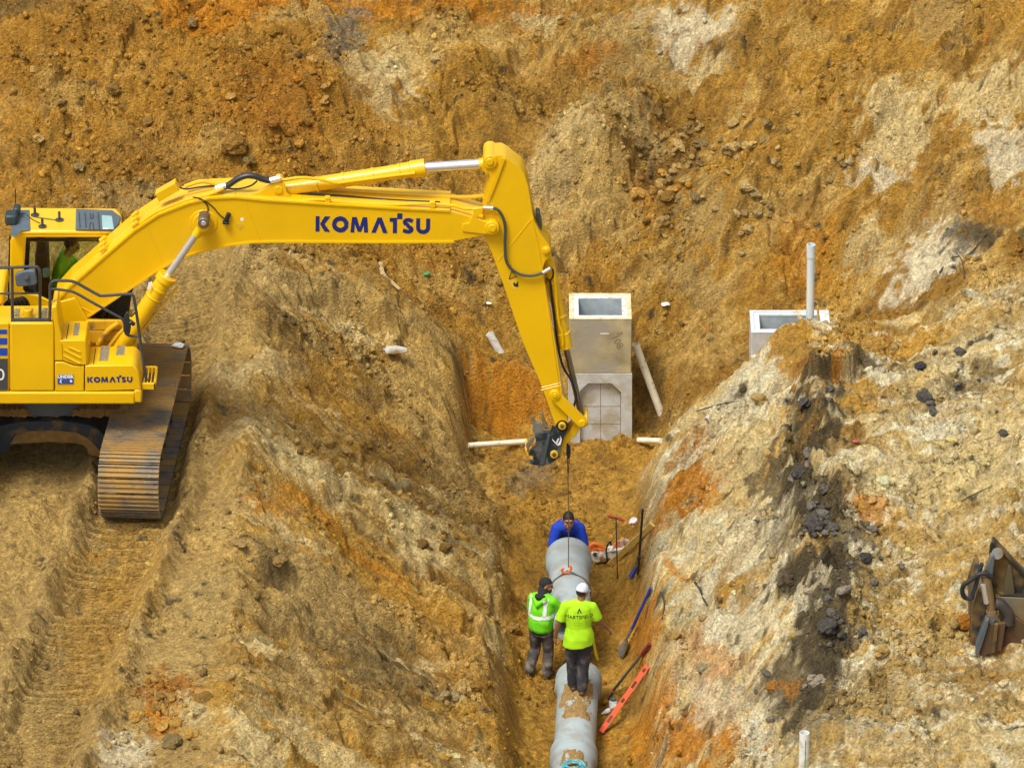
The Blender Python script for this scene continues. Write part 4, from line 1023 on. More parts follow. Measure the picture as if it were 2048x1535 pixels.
si.box((xs_-.08, -1.72, zs_-.05), (xs_+.45, -1.18, zs_+.09)); si.box((xs_-.14, -1.70, zs_), (xs_+.02, -1.2, zs_+.72)); si.box((xs_-.12, -1.58, zs_+.7), (xs_-.02, -1.32, zs_+.92)); si.build('seat', M_BLACK, cab, bevel=.03)
fl = MB(); fl.box((at(25, 640, YCAB).x, YCAB+.05, at(25, 652, YCAB).z-.05), (at(250, 640, YCAB).x, YCAB+.92, at(25, 652, YCAB).z+.25)); fl.build('cab_floor', M_BLACK, cab)
cp_ = MB(); p = at(93, 552, YCAB+.2); cp_.cyl(p, p+Vector((0, 0, .10)), .05, 14); cp_.build('drink_cup', mat('cup_teal', (.25, .5, .5), .5), cab)
# rear-left clutter on the deck behind the engine panel
MB().box((x0+.2, -3.0, zt-.02), (at(12, 640, -2.9).x, -2.2, at(0, 532, -2.2).z)).build('engine_hood', M_YEL, EX, bevel=.05, seg=3)
MB().box((x0+.1, YN+.7, 1.55), (at(-60, 700, YN).x, YC+1.25, 2.5)).build('body_core', M_YEL, EX, bevel=.06, seg=3)
MB().box((at(-330, 700, YN).x-.45, YC-1.25, 1.50), (at(-330, 700, YN).x+.02, YC+1.25, 2.75)).build('counterweight', M_YEL, EX, bevel=.12, seg=4)
for k in range(4): MB().tube(curve_pts([at(6+k*9, 640, -2.7+.1*k), at(12+k*9, 608-k*3, -2.7+.1*k), at(30+k*8, 604, -2.65+.1*k), at(40+k*7, 640, -2.6+.1*k)]), .028, 8).build('hydraulic_hose', M_BLACK, EX)
# --- rails and mirrors
r1 = MB(); YR = YN+.16
r1.tube(curve_pts([at(-120, 535, YR), at(0, 535.5, YR), at(66, 533, YR), at(76, 537, YR), at(80, 548, YR), at(80, 600, YR), at(80, 645, YR)], 6), .021, 8)
r1.tube([at(-120, 588, YR), at(79, 586, YR)], .015, 8); r1.tube([at(24, 535, YR), at(25, 645, YR)], .021, 8)
r1.build('handrail', M_DGREY, EX)
YR2 = YN+.12
r2 = MB()
r2.tube(curve_pts([at(99, 642, YR2), at(100, 612, YR2), at(100, 580, YR2), at(101, 568, YR2), at(108, 562, YR2), at(122, 561, YR2), at(147, 563, YR2), at(172, 576, YR2), at(196, 589, YR2), at(206, 591, YR2), at(255, 588, YR2), at(266, 591, YR2), at(269, 602, YR2), at(275, 640, YR2), at(283, 700, YR2), at(292, 756, YR2), at(294, 764, YR2), at(291, 770, YR2), at(284, 774, YR2)], 5), .021, 8)
r2.tube(curve_pts([at(101, 577, YR2), at(118, 579, YR2), at(147, 584, YR2), at(180, 602, YR2), at(220, 624, YR2), at(246, 640, YR2), at(250, 662, YR2), at(258, 671, YR2), at(281, 672, YR2)], 5), .019, 8)
r2.tube(curve_pts([at(99, 640, YR2), at(97, 644, YR2), at(90, 642, YR2)], 5), .03, 8)
r2.tube([at(273, 622, YR2), at(262, 633, YR2)], .014, 8)
r2.build('handrail', M_DGREY, EX)
fo('mirror', [(29, 552), (36, 546), (62, 541), (70, 543), (75, 567), (66, 571), (36, 574), (32, 571)], YR-.10, .07, M_GREYP, bevel=.02, seg=3)
MB().cyl(at(52, 553, YR-.14), at(52, 553, YR+.03), .035, 12).build('mirror_mount', M_DGREY, EX)
fo('mirror', [(247, 638), (252, 626), (256, 624), (259, 640), (262, 655), (260, 668), (254, 671), (248, 664)], YR2-.06, .05, mat('mirror_black', (.02, .024, .03), .4), bevel=.015, seg=3)
MB().cyl(at(260, 642, YR2-.05), at(267, 648, YR2), .03, 10).build('mirror_mount', M_DGREY, EX)
# --- boom
boom_px = [(109, 618), (112, 606), (142, 573), (175, 545), (211, 513), (240, 489), (269, 463), (295, 446), (317, 431), (345, 418), (376, 408), (419, 398), (432, 395), (470, 396), (534, 402), (600, 406), (661, 410), (730, 414), (798, 418), (850, 420), (907, 424), (937, 433), (960, 441)] + cpx(984, 456.5, 13.5, 12, 90, -120) + [(907, 481.5), (850, 482), (780, 482), (635, 481.5), (560, 481), (508, 482), (458, 488), (420, 496), (381, 507), (343, 522), (310, 541), (279, 562), (250, 581), (228, 596), (200, 614), (178, 629), (157, 643), (140, 650), (122, 646), (112, 634)]
boom = fo('boom', boom_px, YBF, BW, M_YEL, bevel=.012)
fl_ = MB()                                              # lower flange and upper flange edges
low = [(907, 481.5), (780, 482), (635, 481.5), (560, 481), (508, 482), (458, 488), (420, 496), (381, 507), (343, 522), (310, 541), (279, 562), (228, 596), (178, 629), (157, 643)]
top = [(112, 606), (142, 573), (175, 545), (211, 513), (269, 463), (317, 431), (376, 408), (419, 398), (470, 396), (534, 402), (661, 410), (798, 418), (900, 423)]
for line, dv in ((low, 1), (top, -1)):
    for a, b in zip(line[:-1], line[1:]):
        A = at(*a, YBF); B = at(*b, YBF); n = (B-A).cross(Vector((0, 1, 0))).normalized()
        if n.z*dv > 0: n = -n
        fl_.add([A+n*.026, B+n*.026, B-n*.0, A-n*.0, A+n*.026+Vector((0, -.018, 0)), B+n*.026+Vector((0, -.018, 0)), B+Vector((0, -.018, 0)), A+Vector((0, -.018, 0)),
                 A+n*.026+Vector((0, BW+.018, 0)), B+n*.026+Vector((0, BW+.018, 0)), B+Vector((0, BW+.018, 0)), A+Vector((0, BW+.018, 0))],
                [(4, 5, 6, 7), (8, 11, 10, 9), (4, 8, 9, 5), (7, 6, 10, 11), (4, 7, 11, 8), (5, 9, 10, 6)])
fl_.build('flange', M_YEL, boom)
word_mesh('lettering', 'KOMATSU', at(631, 463, YBF-.003), at(861, 468, YBF-.003), .222, M_BLUE, boom)
for l in ([(292, 452), (326, 524)], [(490, 404), (520, 478)], [(142, 605), (185, 625)]):   # weld seams
    MB().tube([at(u, v, YBF) for u, v in l], .008, 6).build('weld_seam', M_YEL, boom)
disc(407, 446, 27, YBF-.012, YBF+.02).build('boss_plate', M_YEL, boom, bevel=.008)
disc(406, 446, 19, YBF-.05, YBF+.02).build('boss', M_YEL, boom, bevel=.01)
disc(407, 447, 11, YBF-.26, YBF, 22).build('pivot_pin', M_STEEL, boom, bevel=.01)
disc(407, 447, 5, YBF-.268, YBF-.25, 12).build('pin_cap', M_CHROME, boom, bevel=.004)
disc(984, 456.5, 14, YBF-.03, YBF+BW+.03).build('boss', M_YEL, boom, bevel=.01); disc(984.5, 457, 8, YBF-.055, YBF).build('pivot_pin', M_YEL, boom, bevel=.008)
fo('end_plate', [(925, 449), (938, 446), (947, 425), (944, 418), (964, 416), (965, 428), (955, 432), (953, 437), (975, 445), (984, 444), (984, 470), (925, 463)], YBF-.02, .03, M_YEL, boom, bevel=.006)
for Y in (YBF+.10, YBF+BW-.16):
    fo('cylinder_bracket', [(480, 396), (493, 389), (515, 386), (534, 375), (543, 369)]+cpx(557, 380, 15, 10, 130, 0)+[(574, 386), (582, 395), (590, 400), (600, 404)], Y, .06, M_YEL, boom, bevel=.008)
disc(556.5, 380.5, 8, YBF+.08, YBF+BW-.08).build('pivot_pin', M_YEL, boom, bevel=.006)
# boxes, pipes, hoses and cables on the boom
fo('valve_box', [(310, 389), (350, 366), (359, 381), (319, 404)], YBF+.03, .16, M_YEL, boom, bevel=.008)
def line(name, pts, Y, r, m, par=boom, n=8, k=6): return MB().tube(curve_pts([at(u, v, Y+(0 if len(q) < 1 else q[0])) for (u, v, *q) in pts], k), r, n).build(name, m, par)
for dy, dv in ((.06, -3), (.12, -7), (.20, -11)):
    line('oil_pipe', [(118, 603+dv), (142, 568+dv), (175, 540+dv), (211, 508+dv), (269, 458+dv), (305, 431+dv), (330, 419+dv), (376, 402+dv), (420, 391+dv), (447, 378+dv*.4)], YBF+dy, .021, M_YEL)
line('oil_pipe', [(447, 391), (500, 394), (560, 397), (600, 401), (640, 399), (700, 405), (780, 409), (850, 407), (905, 411), (930, 417), (967, 416)], YBF+.04, .022, M_YEL)
line('oil_pipe', [(370, 373), (400, 363), (420, 365), (445, 373)], YBF+.3, .03, M_YEL)
line('oil_pipe', [(600, 382), (640, 378), (700, 381), (780, 386), (860, 391), (930, 394), (968, 391)], YBF+.40, .028, M_YEL)
line('cable', [(590, 385), (620, 388), (680, 391), (760, 398), (830, 402), (880, 404)], YBF+.22, .013, M_BLACK)
line('cable', [(355, 373), (372, 378), (400, 374), (430, 372), (470, 378), (500, 372), (514, 362)], YBF+.15, .012, M_BLACK)
line('cable', [(385, 394), (402, 399), (414, 410), (416, 420), (413, 430)], YBF-.012, .008, M_BLACK)
line('cable', [(388, 394), (405, 399), (425, 413), (438, 428), (452, 440)], YBF-.012, .008, M_BLACK)
line('hydraulic_hose', [(448, 375), (460, 368), (475, 358), (492, 351.5), (508, 352), (524, 358), (538, 361), (548, 359)], YBF+.12, .042, mat('hose_black', (.02, .022, .03), .4), n=10)
for (u0, v0, u1, v1) in ((432, 377, 452, 371), (541, 361, 561, 356)): MB().tube([at(u0, v0, YBF+.12), at(u1, v1, YBF+.12)], .046, 10).build('hose_fitting', M_CHROME, boom)
lp = MB(); p = at(452, 442, YBF-.03); lp.box((p.x-.045, p.y-.05, p.z-.03), (p.x+.04, p.y+.03, p.z+.0)); lp.tube([p, at(458, 426, YBF-.03)], .03, 8); lp.build('work_light', M_BLACK, boom, bevel=.006)
fo('sticker', [(481, 436), (487, 436), (487, 442), (481, 442)], YBF-.003, .004, M_WHITEP, boom, bevel=0); fo('lifting_symbol', [(471, 452), (480, 445), (489, 452), (480, 460)], YBF-.003, .004, M_PIN, boom, bevel=0)
for (u, v) in ((655, 398), (865, 407)): p = at(u, v, YBF+.04); MB().box((p.x-.035, p.y-.035, p.z-.05), (p.x+.035, p.y+.05, p.z+.035))  .build('pipe_clamp', M_YEL, boom, bevel=.006)
for (u, v) in ((270, 447), (205, 497)):
    p = at(u, v, YBF+.05); t_ = (at(u+10, v-8, YBF)-at(u, v, YBF)).normalized(); m_ = MB()
    for k in range(3): m_.tube([p+Vector((0, .0+.07*k, .04*k))-t_*.05, p+Vector((0, .07*k, .04*k))+t_*.05], .03, 8)
    m_  .build('pipe_clamp', M_YEL, boom)
# --- boom cylinders
for Y in (YBF-.16, YBF+BW+.16):
    a = at(407, 447, Y); b = at(332, 556, Y); e = at(228, 712, Y); d = (e-b).normalized()
    cy = MB(); cy.cyl(b, e, .112, 22); cy.cyl(b-d*.05, b+d*.05, .135, 22); cy.cyl(b+d*.16, b+d*.20, .122, 22); cy.cyl(b+d*.30, b+d*.33, .120, 22)
    cyl_ = cy.build('boom_cylinder', M_YEL, EX, bevel=.008)
    MB().cyl(a, b-d*.02, .047, 18).build('cylinder_rod', M_CHROME, cyl_)
    MB().cyl(a-d*.02, a+d*.20, .06, 14).cyl(Vector((a.x, a.y-.07, a.z)), Vector((a.x, a.y+.07, a.z)), .085, 20).build('rod_eye', M_YEL, cyl_)
    MB().tube(curve_pts([b+Vector((.16, 0, -.12)), b+d*.6+Vector((.14, 0, -.06)), b+d*1.0+Vector((.12, 0, -.02))]), .018, 7).build('oil_pipe', M_YEL, cyl_)
    if Y < YC: MB().prism([at(297, 566, Y-.115), at(304, 563, Y-.115), at(301, 577, Y-.115), at(294, 580, Y-.115)], (0, .01, 0)).build('sticker', M_WHITEP, cyl_)
# --- arm cylinder
a = at(557, 380, YC); h = at(848, 335, YC); t_ = at(979, 325, YC); d = (h-a).normalized()
ac = MB(); ac.cyl(a+d*.10, h, .098, 22); ac.cyl(a-d*.0, a+d*.16, .085, 18); ac.cyl(h-d*.18, h+d*.02, .118, 22); ac.cyl(h-d*.30, h-d*.18, .106, 22)
for f in (.5, .85, 1.25, 1.6): ac.cyl(a+d*f, a+d*(f+.035), .108, 22)
aco = ac.build('arm_cylinder', M_YEL, EX, bevel=.006)
MB().cyl(h, t_-d*.1, .066, 20).build('cylinder_rod', M_CHROME, aco)
MB().cyl(t_-d*.14, t_, .075, 16).cyl(Vector((t_.x, YC-.14, t_.z)), Vector((t_.x, YC+.14, t_.z)), .10, 20).build('rod_eye', M_YEL, aco)
lo_ = Vector((0, -.12, -.05))
MB().tube(curve_pts([at(548, 358, YC-.12), at(570, 359, YC-.14), at(605, 355, YC-.16), at(645, 360, YC-.16), at(672, 366, YC-.14), at(690, 364, YC-.13), at(780, 352, YC-.13), at(830, 346, YC-.13)], 6), .022, 8).build('oil_pipe', M_YEL, aco)
# --- arm
YA = YC-.21; AW = .42
arm_px = [(967, 320)]+cpx(980, 324, 14, 10, 150, 60)+[(1003, 311), (1014, 317), (1026, 327), (1038, 336), (1047, 345), (1056, 372), (1064, 422), (1069, 443), (1080, 466), (1096, 487), (1102, 500), (1101, 512), (1090, 522), (1084, 540), (1096, 600), (1105, 655), (1111, 690), (1119, 745), (1124, 785), (1133, 822), (1136, 846)]+cpx(1124, 852, 10, 8, 0, -180)+[(1108, 842), (1098, 811), (1078, 758), (1045, 682), (1008, 572), (990, 522), (973, 480), (968, 455), (965, 425), (966, 400), (975, 372), (980, 355), (976, 338)]
arm = fo('arm', arm_px, YA, AW, M_YEL, bevel=.02)
MB().tube([at(1006, 316, YA), at(990, 362, YA), at(974, 403, YA)], [.04, .035, .03], 4).build('stiffener_rib', M_YEL, arm)
for l in ([(996, 521), (1064, 437)], [(1082, 780), (1122, 770)], [(1083, 775), (1121, 765)]): MB().tube([at(u, v, YA) for u, v in l], .007, 6).build('weld_seam', M_YEL, arm)
MB().tube([at(1064, 437, YA), at(1076, 490, YA), at(1092, 590, YA), at(1106, 690, YA), at(1118, 775, YA)], .012, 6).build('weld_seam', M_YEL, arm)
disc(980, 324.5, 13.5, YA-.035, YA+AW+.035).build('boss', M_YEL, arm, bevel=.008); disc(979.5, 324.5, 7, YA-.055, YA).build('pivot_pin', M_YEL, arm, bevel=.006)
disc(1092.5, 502, 8, YA-.03, YA+AW+.03).build('boss', M_YEL, arm, bevel=.006); disc(1093, 502, 4.5, YA-.05, YA).build('pivot_pin', M_YEL, arm, bevel=.005)
fo('work_light', [(1071, 425), (1079, 425), (1084, 452), (1083, 466), (1076, 452)], YC-.08, .16, M_CHAR, arm, bevel=.01)
line('hydraulic_hose', [(985, 416), (996, 420), (1005, 433), (1010.5, 455), (1010, 490), (1012, 519), (1022, 537), (1042, 549), (1066, 551), (1087, 545)], YA-.05, .020, mat('hose_grey', (.05, .06, .06), .5), arm)
for (u0, v0, u1, v1) in ((967, 415, 986, 416), (1086, 545, 1101, 536)): MB().tube([at(u0, v0, YA-.05), at(u1, v1, YA-.05)], .026, 10).build('hose_fitting', M_CHROME, arm)
hs = fo('hazard_sticker', [(1015, 558), (1034, 552), (1036, 580), (1023, 580)], YA-.003, .004, mat('sticker_yellow', (.72, .45, .02), .6), arm, bevel=0)
for l in ([(1018, 558), (1023, 543), (1034, 552), (1018, 558)],): MB().tube([at(u, v, YA-.005) for u, v in l], .006, 5).build('sticker_mark', M_BLACK, hs)
fo('sticker_mark', [(1026, 566), (1030, 564), (1031, 569), (1036, 562), (1037, 572), (1034, 574), (1028, 572)], YA-.006, .003, M_BLACK, hs, bevel=0)
# --- bucket cylinder, links, coupler
a = at(1092.5, 502, YC); h = at(1131, 690, YC); t_ = at(1165, 838, YC); d = (h-a).normalized(); off = Vector((.03, 0, .0))
bc = MB(); bc.cyl(a+d*.12, h, .080, 20); bc.cyl(a, a+d*.16, .06, 16); bc.cyl(h-d*.20, h+d*.03, .096, 20); bc.cyl(a+d*.42, a+d*.46, .092, 20); bc.cyl(a+d*.95, a+d*.98, .090, 20)
bco = bc.build('bucket_cylinder', M_YEL, EX, bevel=.006)
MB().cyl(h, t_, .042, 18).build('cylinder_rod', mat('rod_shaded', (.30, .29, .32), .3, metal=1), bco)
MB().cyl((t_.x, YC-.09, t_.z), (t_.x, YC+.09, t_.z), .075, 18).build('rod_eye', M_YEL, bco, bevel=.006)
MB().tube(curve_pts([at(1106, 535, YC-.1), at(1110, 560, YC-.11), at(1117, 640, YC-.11), at(1124, 665, YC-.11), at(1126, 690, YC-.11)], 6), .018, 7).build('oil_pipe', M_YEL, bco)
MB().tube(curve_pts([at(1100, 560, YC-.1), at(1107, 620, YC-.1), at(1114, 680, YC-.1), at(1125, 730, YC-.08), at(1142, 760, YC-.08), at(1152, 790, YC-.08), at(1148, 812, YC-.08)], 6), .016, 7).build('hydraulic_hose', M_BLACK, bco)
MB().tube(curve_pts([at(1101, 536, YC-.12), at(1106, 540, YC-.12), at(1106, 552, YC-.12), at(1100, 560, YC-.1), at(1092, 556, YC-.1)], 6), .012, 7).build('hydraulic_hose', M_BLACK, bco)
for Y in (YA-.075, YA+AW+.02):
    p0, p1 = at(1109.5, 791.5, Y), at(1164.5, 846, Y); d = (p1-p0).normalized(); n = Vector((d.z, 0, -d.x)); pts = []
    for c, s_ in ((p0, 1), (p1, -1)):
        for i in range(9):
            w = math.pi/2+math.pi*i/8; pts.append(c+(d*math.cos(w)*s_+n*math.sin(w)*s_)*.072)
    lk = MB().prism(pts, (0, .055, 0)).build('link', M_YEL, EX, bevel=.008)
    disc(1109.5, 791.5, 10.5, Y-.015, Y+.06).build('boss', M_YEL, lk, bevel=.006); disc(1110, 791.5, 5, Y-.03, Y+.06).build('pivot_pin', M_YEL, lk, bevel=.005)
    disc(1164.5, 847, 6.5, Y-.03, Y+.06).build('pivot_pin', M_YEL, lk, bevel=.005)
p = at(1172, 832, YC); MB().cyl((p.x, YA-.02, p.z), (p.x, YA+AW, p.z), .03, 12).build('link_spacer', M_YEL, EX)
fo('bucket_link', [(1150, 843), (1158, 841), (1160, 858), (1152, 870), (1133, 888), (1128, 898), (1124, 912), (1117, 915), (1118, 900), (1123, 888), (1128, 873), (1140, 860)], YC-.15, .30, M_YEL, bevel=.012)
cp_px = cpx(1124.4, 852.5, 13, 14, 10, 190)+[(1104, 853), (1101, 866), (1088, 864), (1070, 871), (1072, 882), (1070, 893), (1060, 902), (1057, 910), (1065, 911), (1072, 918), (1066, 923), (1060, 921), (1059, 927), (1070, 930), (1086, 931), (1098, 928.5), (1110, 921), (1119, 913), (1121.7, 894), (1127.6, 873), (1134, 862)]
cpl = MB(); cpl.outline(cp_px, YC-.21, .05); cpl.outline(cp_px, YC+.16, .05); cpl.outline([(1075, 878), (1112, 884), (1106, 916), (1066, 922), (1074, 900)], YC-.17, .34)
coup = cpl.build('quick_coupler', M_COUP, EX, bevel=.008)
fo('stiffener_rib', [(1095, 870), (1101, 870), (1088, 930), (1079, 930)], YC-.225, .02, mat('coupler_grey', (.06, .075, .08), .5), coup, bevel=.004)
for u, v in ((1124.4, 852.5), (1108.4, 909.5)):
    disc(u, v, 7.8, YC-.25, YC+.25).build('pivot_pin', M_PIN, coup, bevel=.006); disc(u, v, 4, YC-.256, YC-.24, 10).build('pin_cap', M_STEEL, coup)
for Y in (YC-.16, YC+.10):
    hk = MB()
    hk.outline([(1065, 858), (1067, 848), (1061, 841), (1062, 834), (1067, 831), (1069, 834), (1067, 839), (1072, 846), (1080, 846), (1086, 852), (1092, 858), (1101, 858), (1102, 868), (1088, 866), (1072, 868), (1066, 864)], Y, .06)
    hk.outline([(1081, 826), (1085, 824), (1089, 838), (1096, 852), (1088, 856), (1083, 840)], Y, .05)
    hk.outline([(1064, 874), (1070, 872), (1066, 884), (1058, 896), (1055, 904), (1051, 890), (1058, 882)], Y, .05)
    hk.build('coupler_hook', M_CWORN, coup, bevel=.006)
fo('lock_tab', [(1050, 899), (1055, 898), (1058, 911), (1055, 912)], YC-.15, .3, M_YEL, coup, bevel=.004)
lg = MB()
for q in ([(1104, 879), (1105, 878), (1116, 889), (1115, 891)], [(1113.5, 889), (1115, 891.5), (1121, 889), (1123.5, 878), (1121, 872), (1120, 872.5), (1121, 878), (1118, 885)]): lg.outline(q, YC-.2165, .004)
for k in range(3): lg.outline([(1111+k*1.6, 885-k*3.4), (1115+k*1.4, 882.5-k*3.4), (1116+k*1.4, 884.6-k*3.4), (1112+k*1.6, 886.6-k*3.4)], YC-.2165, .004)
lg.build('maker_emblem', M_WHITEP, coup, smooth=None)
# ------------------------------------------------------------------ concrete pipes
def pipe_profile(L, rb=.275, rbell=.316, ri=.21):
    return [(0, rb-.03), (.09, rb-.03), (.09, rb-.004), (.10, rb), (L-.42, rb), (L-.36, rb+.006), (L-.27, rbell-.004), (L-.25, rbell), (L-.07, rbell), (L-.065, rbell-.004), (L-.055, rbell-.004), (L-.05, rbell), (L-.012, rbell), (L, rbell-.012), (L, ri+.055), (L-.11, ri+.045), (L-.11, ri), (0, ri)]
def axis_frame(a, b):
    a = Vector(a); b = Vector(b); d = (b-a).normalized(); x = Vector((1, 0, 0)); x = (x-d*x.dot(d)).normalized(); z = x.cross(d); return a, d, x, z, (b-a).length
def pipe(a, b, label, group='concrete drain pipes'):
    a, d, x, z, L = axis_frame(a, b); n = 56; mb = MB()
    rings = [[a+d*t+(x*math.cos(6.28318*k/n)+z*math.sin(6.28318*k/n))*r for k in range(n)] for t, r in pipe_profile(L)]
    rings.append(rings[0]); mb.loft(rings, caps=False)
    e = empty('concrete_pipe', tuple(a), label, 'pipe', group)
    mb.build('pipe_body', M_CONC, e, smooth=28)
    return e, (a, d, x, z, L)
def pipe_mud(e, fr, t0, t1, seed, wmax, r=.275, dens=.0):
    a, d, x, z, L = fr; nt_, na = 90, 60; V = []; F = []; ids = {}
    def val(i, k):
        t = t0+(t1-t0)*i/nt_; w = (k/na-.5)*2*wmax; p = Vector((t*3.2, w*2.2, seed)); q = mnoise.noise(p)+.6*mnoise.noise(p*2.3)+.35*mnoise.noise(p*5.1)+.2*mnoise.noise(p*11)
        edge = min(1, (1-abs(w)/wmax)*1.8)*min(1, (t-t0)/.10, (t1-t)/.25)
        return t, w, q*.55+edge*.95-.55+dens
    def vert(i, k):
        if (i, k) not in ids:
            t, w, q = val(i, k); h = r+.004+.022*min(1, max(0, q)*1.6)+.005*mnoise.noise(Vector((t*30, w*20, seed)))
            if q <= 0.03: h = r-.004
            ids[(i, k)] = len(V); V.append(a+d*t+(x*math.sin(w)+z*math.cos(w))*h)
        return ids[(i, k)]
    for i in range(nt_):
        for k in range(na):
            if max(val(i, k)[2], val(i+1, k)[2], val(i+1, k+1)[2], val(i, k+1)[2]) > .02: F.append((vert(i, k), vert(i, k+1), vert(i+1, k+1), vert(i+1, k)))
    mb = MB(); mb.add(V, F); return mb.build('mud_cake', M_CONCMUD, e, smooth=180)
PA = atz(1143, 1250, -2.03); PB = atz(1137, 1073, -1.715); PB.z = -2.03
hung, frh = pipe(PA, PB, 'pale grey concrete pipe hanging in a sling in the trench between the workers')
q = atz(1158, 1317, -2.31); Z1 = -2.63
P1B = Vector((q.x, q.y, Z1)); q2 = atz(1148, 1462, -2.31); P1A = Vector((q2.x, q2.y-.10, Z1-.01))
laid, fr1 = pipe(P1A, P1B, 'laid concrete pipe with mud on top under the worker in the lime T-shirt')
pipe_mud(laid, fr1, .55, fr1[4]-.28, 3.7, 1.05, .276, .0)
dd = (P1A-P1B).normalized()
P2B = Vector((q2.x, q2.y, Z1-.01)); P2A = P2B+dd*2.4
lay2, fr2 = pipe(P2A, P2B, 'nearest laid concrete pipe carrying a teal coil at the bottom of the photo')
mo = MB(); a, d, x, z, L = fr1
for i in range(64):
    w = 6.28318*i/64; r = .292+.014*mnoise.noise(Vector((math.cos(w)*3, math.sin(w)*3, 1))); t = .02+.02*mnoise.noise(Vector((math.cos(w)*4, math.sin(w)*4, 7)))
    mbp = None; mo.v.append(a+d*(t+.115)+(x*math.cos(w)+z*math.sin(w))*(.272)); mo.v.append(a+d*(t+.06)+(x*math.cos(w)+z*math.sin(w))*r); mo.v.append(a+d*(t-.03)+(x*math.cos(w)+z*math.sin(w))*(.312))
for i in range(64):
    j = (i+1) % 64
    for k in range(2): mo.f.append([i*3+k, j*3+k, j*3+k+1, i*3+k+1])
mo.build('joint_mortar', mat('mortar_pale', (.52, .50, .46), .95, bump=.8, bscale=60, vary=.25, vscale=20, dirt=MUD, dirt_amt=.45, dscale=9), laid, smooth=180)
pipe_mud(lay2, fr2, 1.35, 2.25, 9.1, .9, .279, -.22)
# teal coil lying on the near pipe
tc_ = atz(1147, 1530, -2.62+.316)
mb = MB(); mbp = []
for i in range(150):
    w = i/150*6.28318*6; r = .07+.012*(i/25); mbp.append(Vector((tc_.x+r*math.cos(w)*1.15, tc_.y+r*math.sin(w)*.9, tc_.z+.012+.02*math.sin(i*.7)*.4+.012*((i//25) % 2)-.05*(r*math.cos(w)/.16)**2*.6)))
mb.tube(mbp, .0075, 6); tag(mb.build('strap_coil', mat('teal_strap', (.10, .38, .44), .45, vary=.3, vscale=20)), 'coil of teal plastic strap lying on the nearest pipe', 'coil')
# ------------------------------------------------------------------ wire rope, hook and sling
HY = YC
LS = empty('lifting_sling', tuple(at(1136, 930, HY)), 'wire rope with orange hook and sling holding the hanging pipe', 'lifting sling')
k0 = at(1133, 886, HY); k1 = at(1136, 905, HY); hookp = at(1137, 1134, HY)
sh = MB(); sh.tube(curve_pts([k0+Vector((-.03, 0, .03)), k0+Vector((.015, 0, -.02)), at(1135, 903, HY), at(1137, 915, HY), at(1139, 905, HY), at(1138, 890, HY)], 5), .017, 8); sh.build('shackle', M_TRDARK, LS)
rp_ = MB(); rp_.tube([at(1134.5, 910, HY), at(1136, 945, HY), at(1137, 1040, HY), hookp], .0065, 8); rp_.tube([at(1138.5, 912, HY), at(1137, 948, HY)], .006, 8); rp_.build('wire_rope', M_CABLE, LS)
hm = MB(); hm.tube(curve_pts([hookp+Vector((.02, 0, .03)), hookp+Vector((.035, 0, -.01)), hookp+Vector((.02, 0, -.05)), hookp+Vector((-.03, 0, -.075)), hookp+Vector((-.075, 0, -.07)), hookp+Vector((-.09, 0, -.03)), hookp+Vector((-.06, 0, -.015))], 6), .017, 8)
hm.build('hook', M_ORANGE, LS)
a, d, x, z, L = frh; cpipe = a+d*((HY-a.y)/d.y)
hz_ = hookp+Vector((-.015, 0, -.05)); dv = hz_-cpipe; dist = dv.length; base = math.atan2(dv.z, dv.x); off_ = math.acos(.283/dist)
for s_ in (-1, 1):
    w0 = base-s_*off_
    pts = [hz_]+[cpipe+Vector((math.cos(w0-s_*R(9)*i), 0, math.sin(w0-s_*R(9)*i)))*.283 for i in range(15)]
    MB().tube(pts, .010, 7).build('sling_leg', M_CABLE, LS)
# ------------------------------------------------------------------ catch basin by the pit wall
YB = 3.55; zs_ = at(1200, 747, YB).z; ztop = at(1200, 637, YB).z; xl = at(1139, 690, YB).x; xr = at(1262.5, 690, YB).x; DB = .86
def hollow(name, lo, hi, w, m, parent=None, bevel=.008, floor=None):
    (a, b, c), (d, e, f) = lo, hi; mb = MB()
    O = [(a, b), (d, b), (d, e), (a, e)]; I = [(a+w, b+w), (d-w, b+w), (d-w, e-w), (a+w, e-w)]
    V = [(*p, c) for p in O]+[(*p, f) for p in O]+[(*p, c) for p in I]+[(*p, f) for p in I]; F = []
    for k in range(4):
        j = (k+1) % 4; F += [(k, j, j+4, k+4), (k+8, k+12, j+12, j+8), (k+4, j+4, j+12, k+12), (k, k+8, j+8, j)]
    mb.add(V, F)
    return mb.build(name, m, parent, bevel=bevel)
rs = empty('concrete_riser', ((xl+xr)/2, YB, zs_), 'stained square concrete riser with open top and handwriting stacked on the arched base', 'catch basin')
hollow('riser_wall', (xl, YB, zs_+.006), (xr, YB+DB, ztop-.012), .13, M_BOXDIRT, rs)
rim = hollow('rim', (xl-.004, YB-.004, ztop-.012), (xr+.004, YB+DB+.004, ztop), .065, M_BOXRIM, rs, .004)
hollow('rim_step', (xl+.062, YB+.062, ztop-.030), (xr-.062, YB+DB-.062, ztop-.008), .07, mat('rim_white', (.72, .74, .72), .8, dirt=(.5, .42, .25), dirt_amt=.25, dscale=12), rs, .003)
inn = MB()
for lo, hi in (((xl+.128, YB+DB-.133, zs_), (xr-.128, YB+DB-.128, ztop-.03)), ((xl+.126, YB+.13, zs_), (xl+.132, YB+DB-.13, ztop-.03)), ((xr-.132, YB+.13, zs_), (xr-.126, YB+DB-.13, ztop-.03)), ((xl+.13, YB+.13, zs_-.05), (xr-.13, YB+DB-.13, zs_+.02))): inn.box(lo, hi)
inn.build('inner_lining', M_BOXIN, rs, smooth=None)
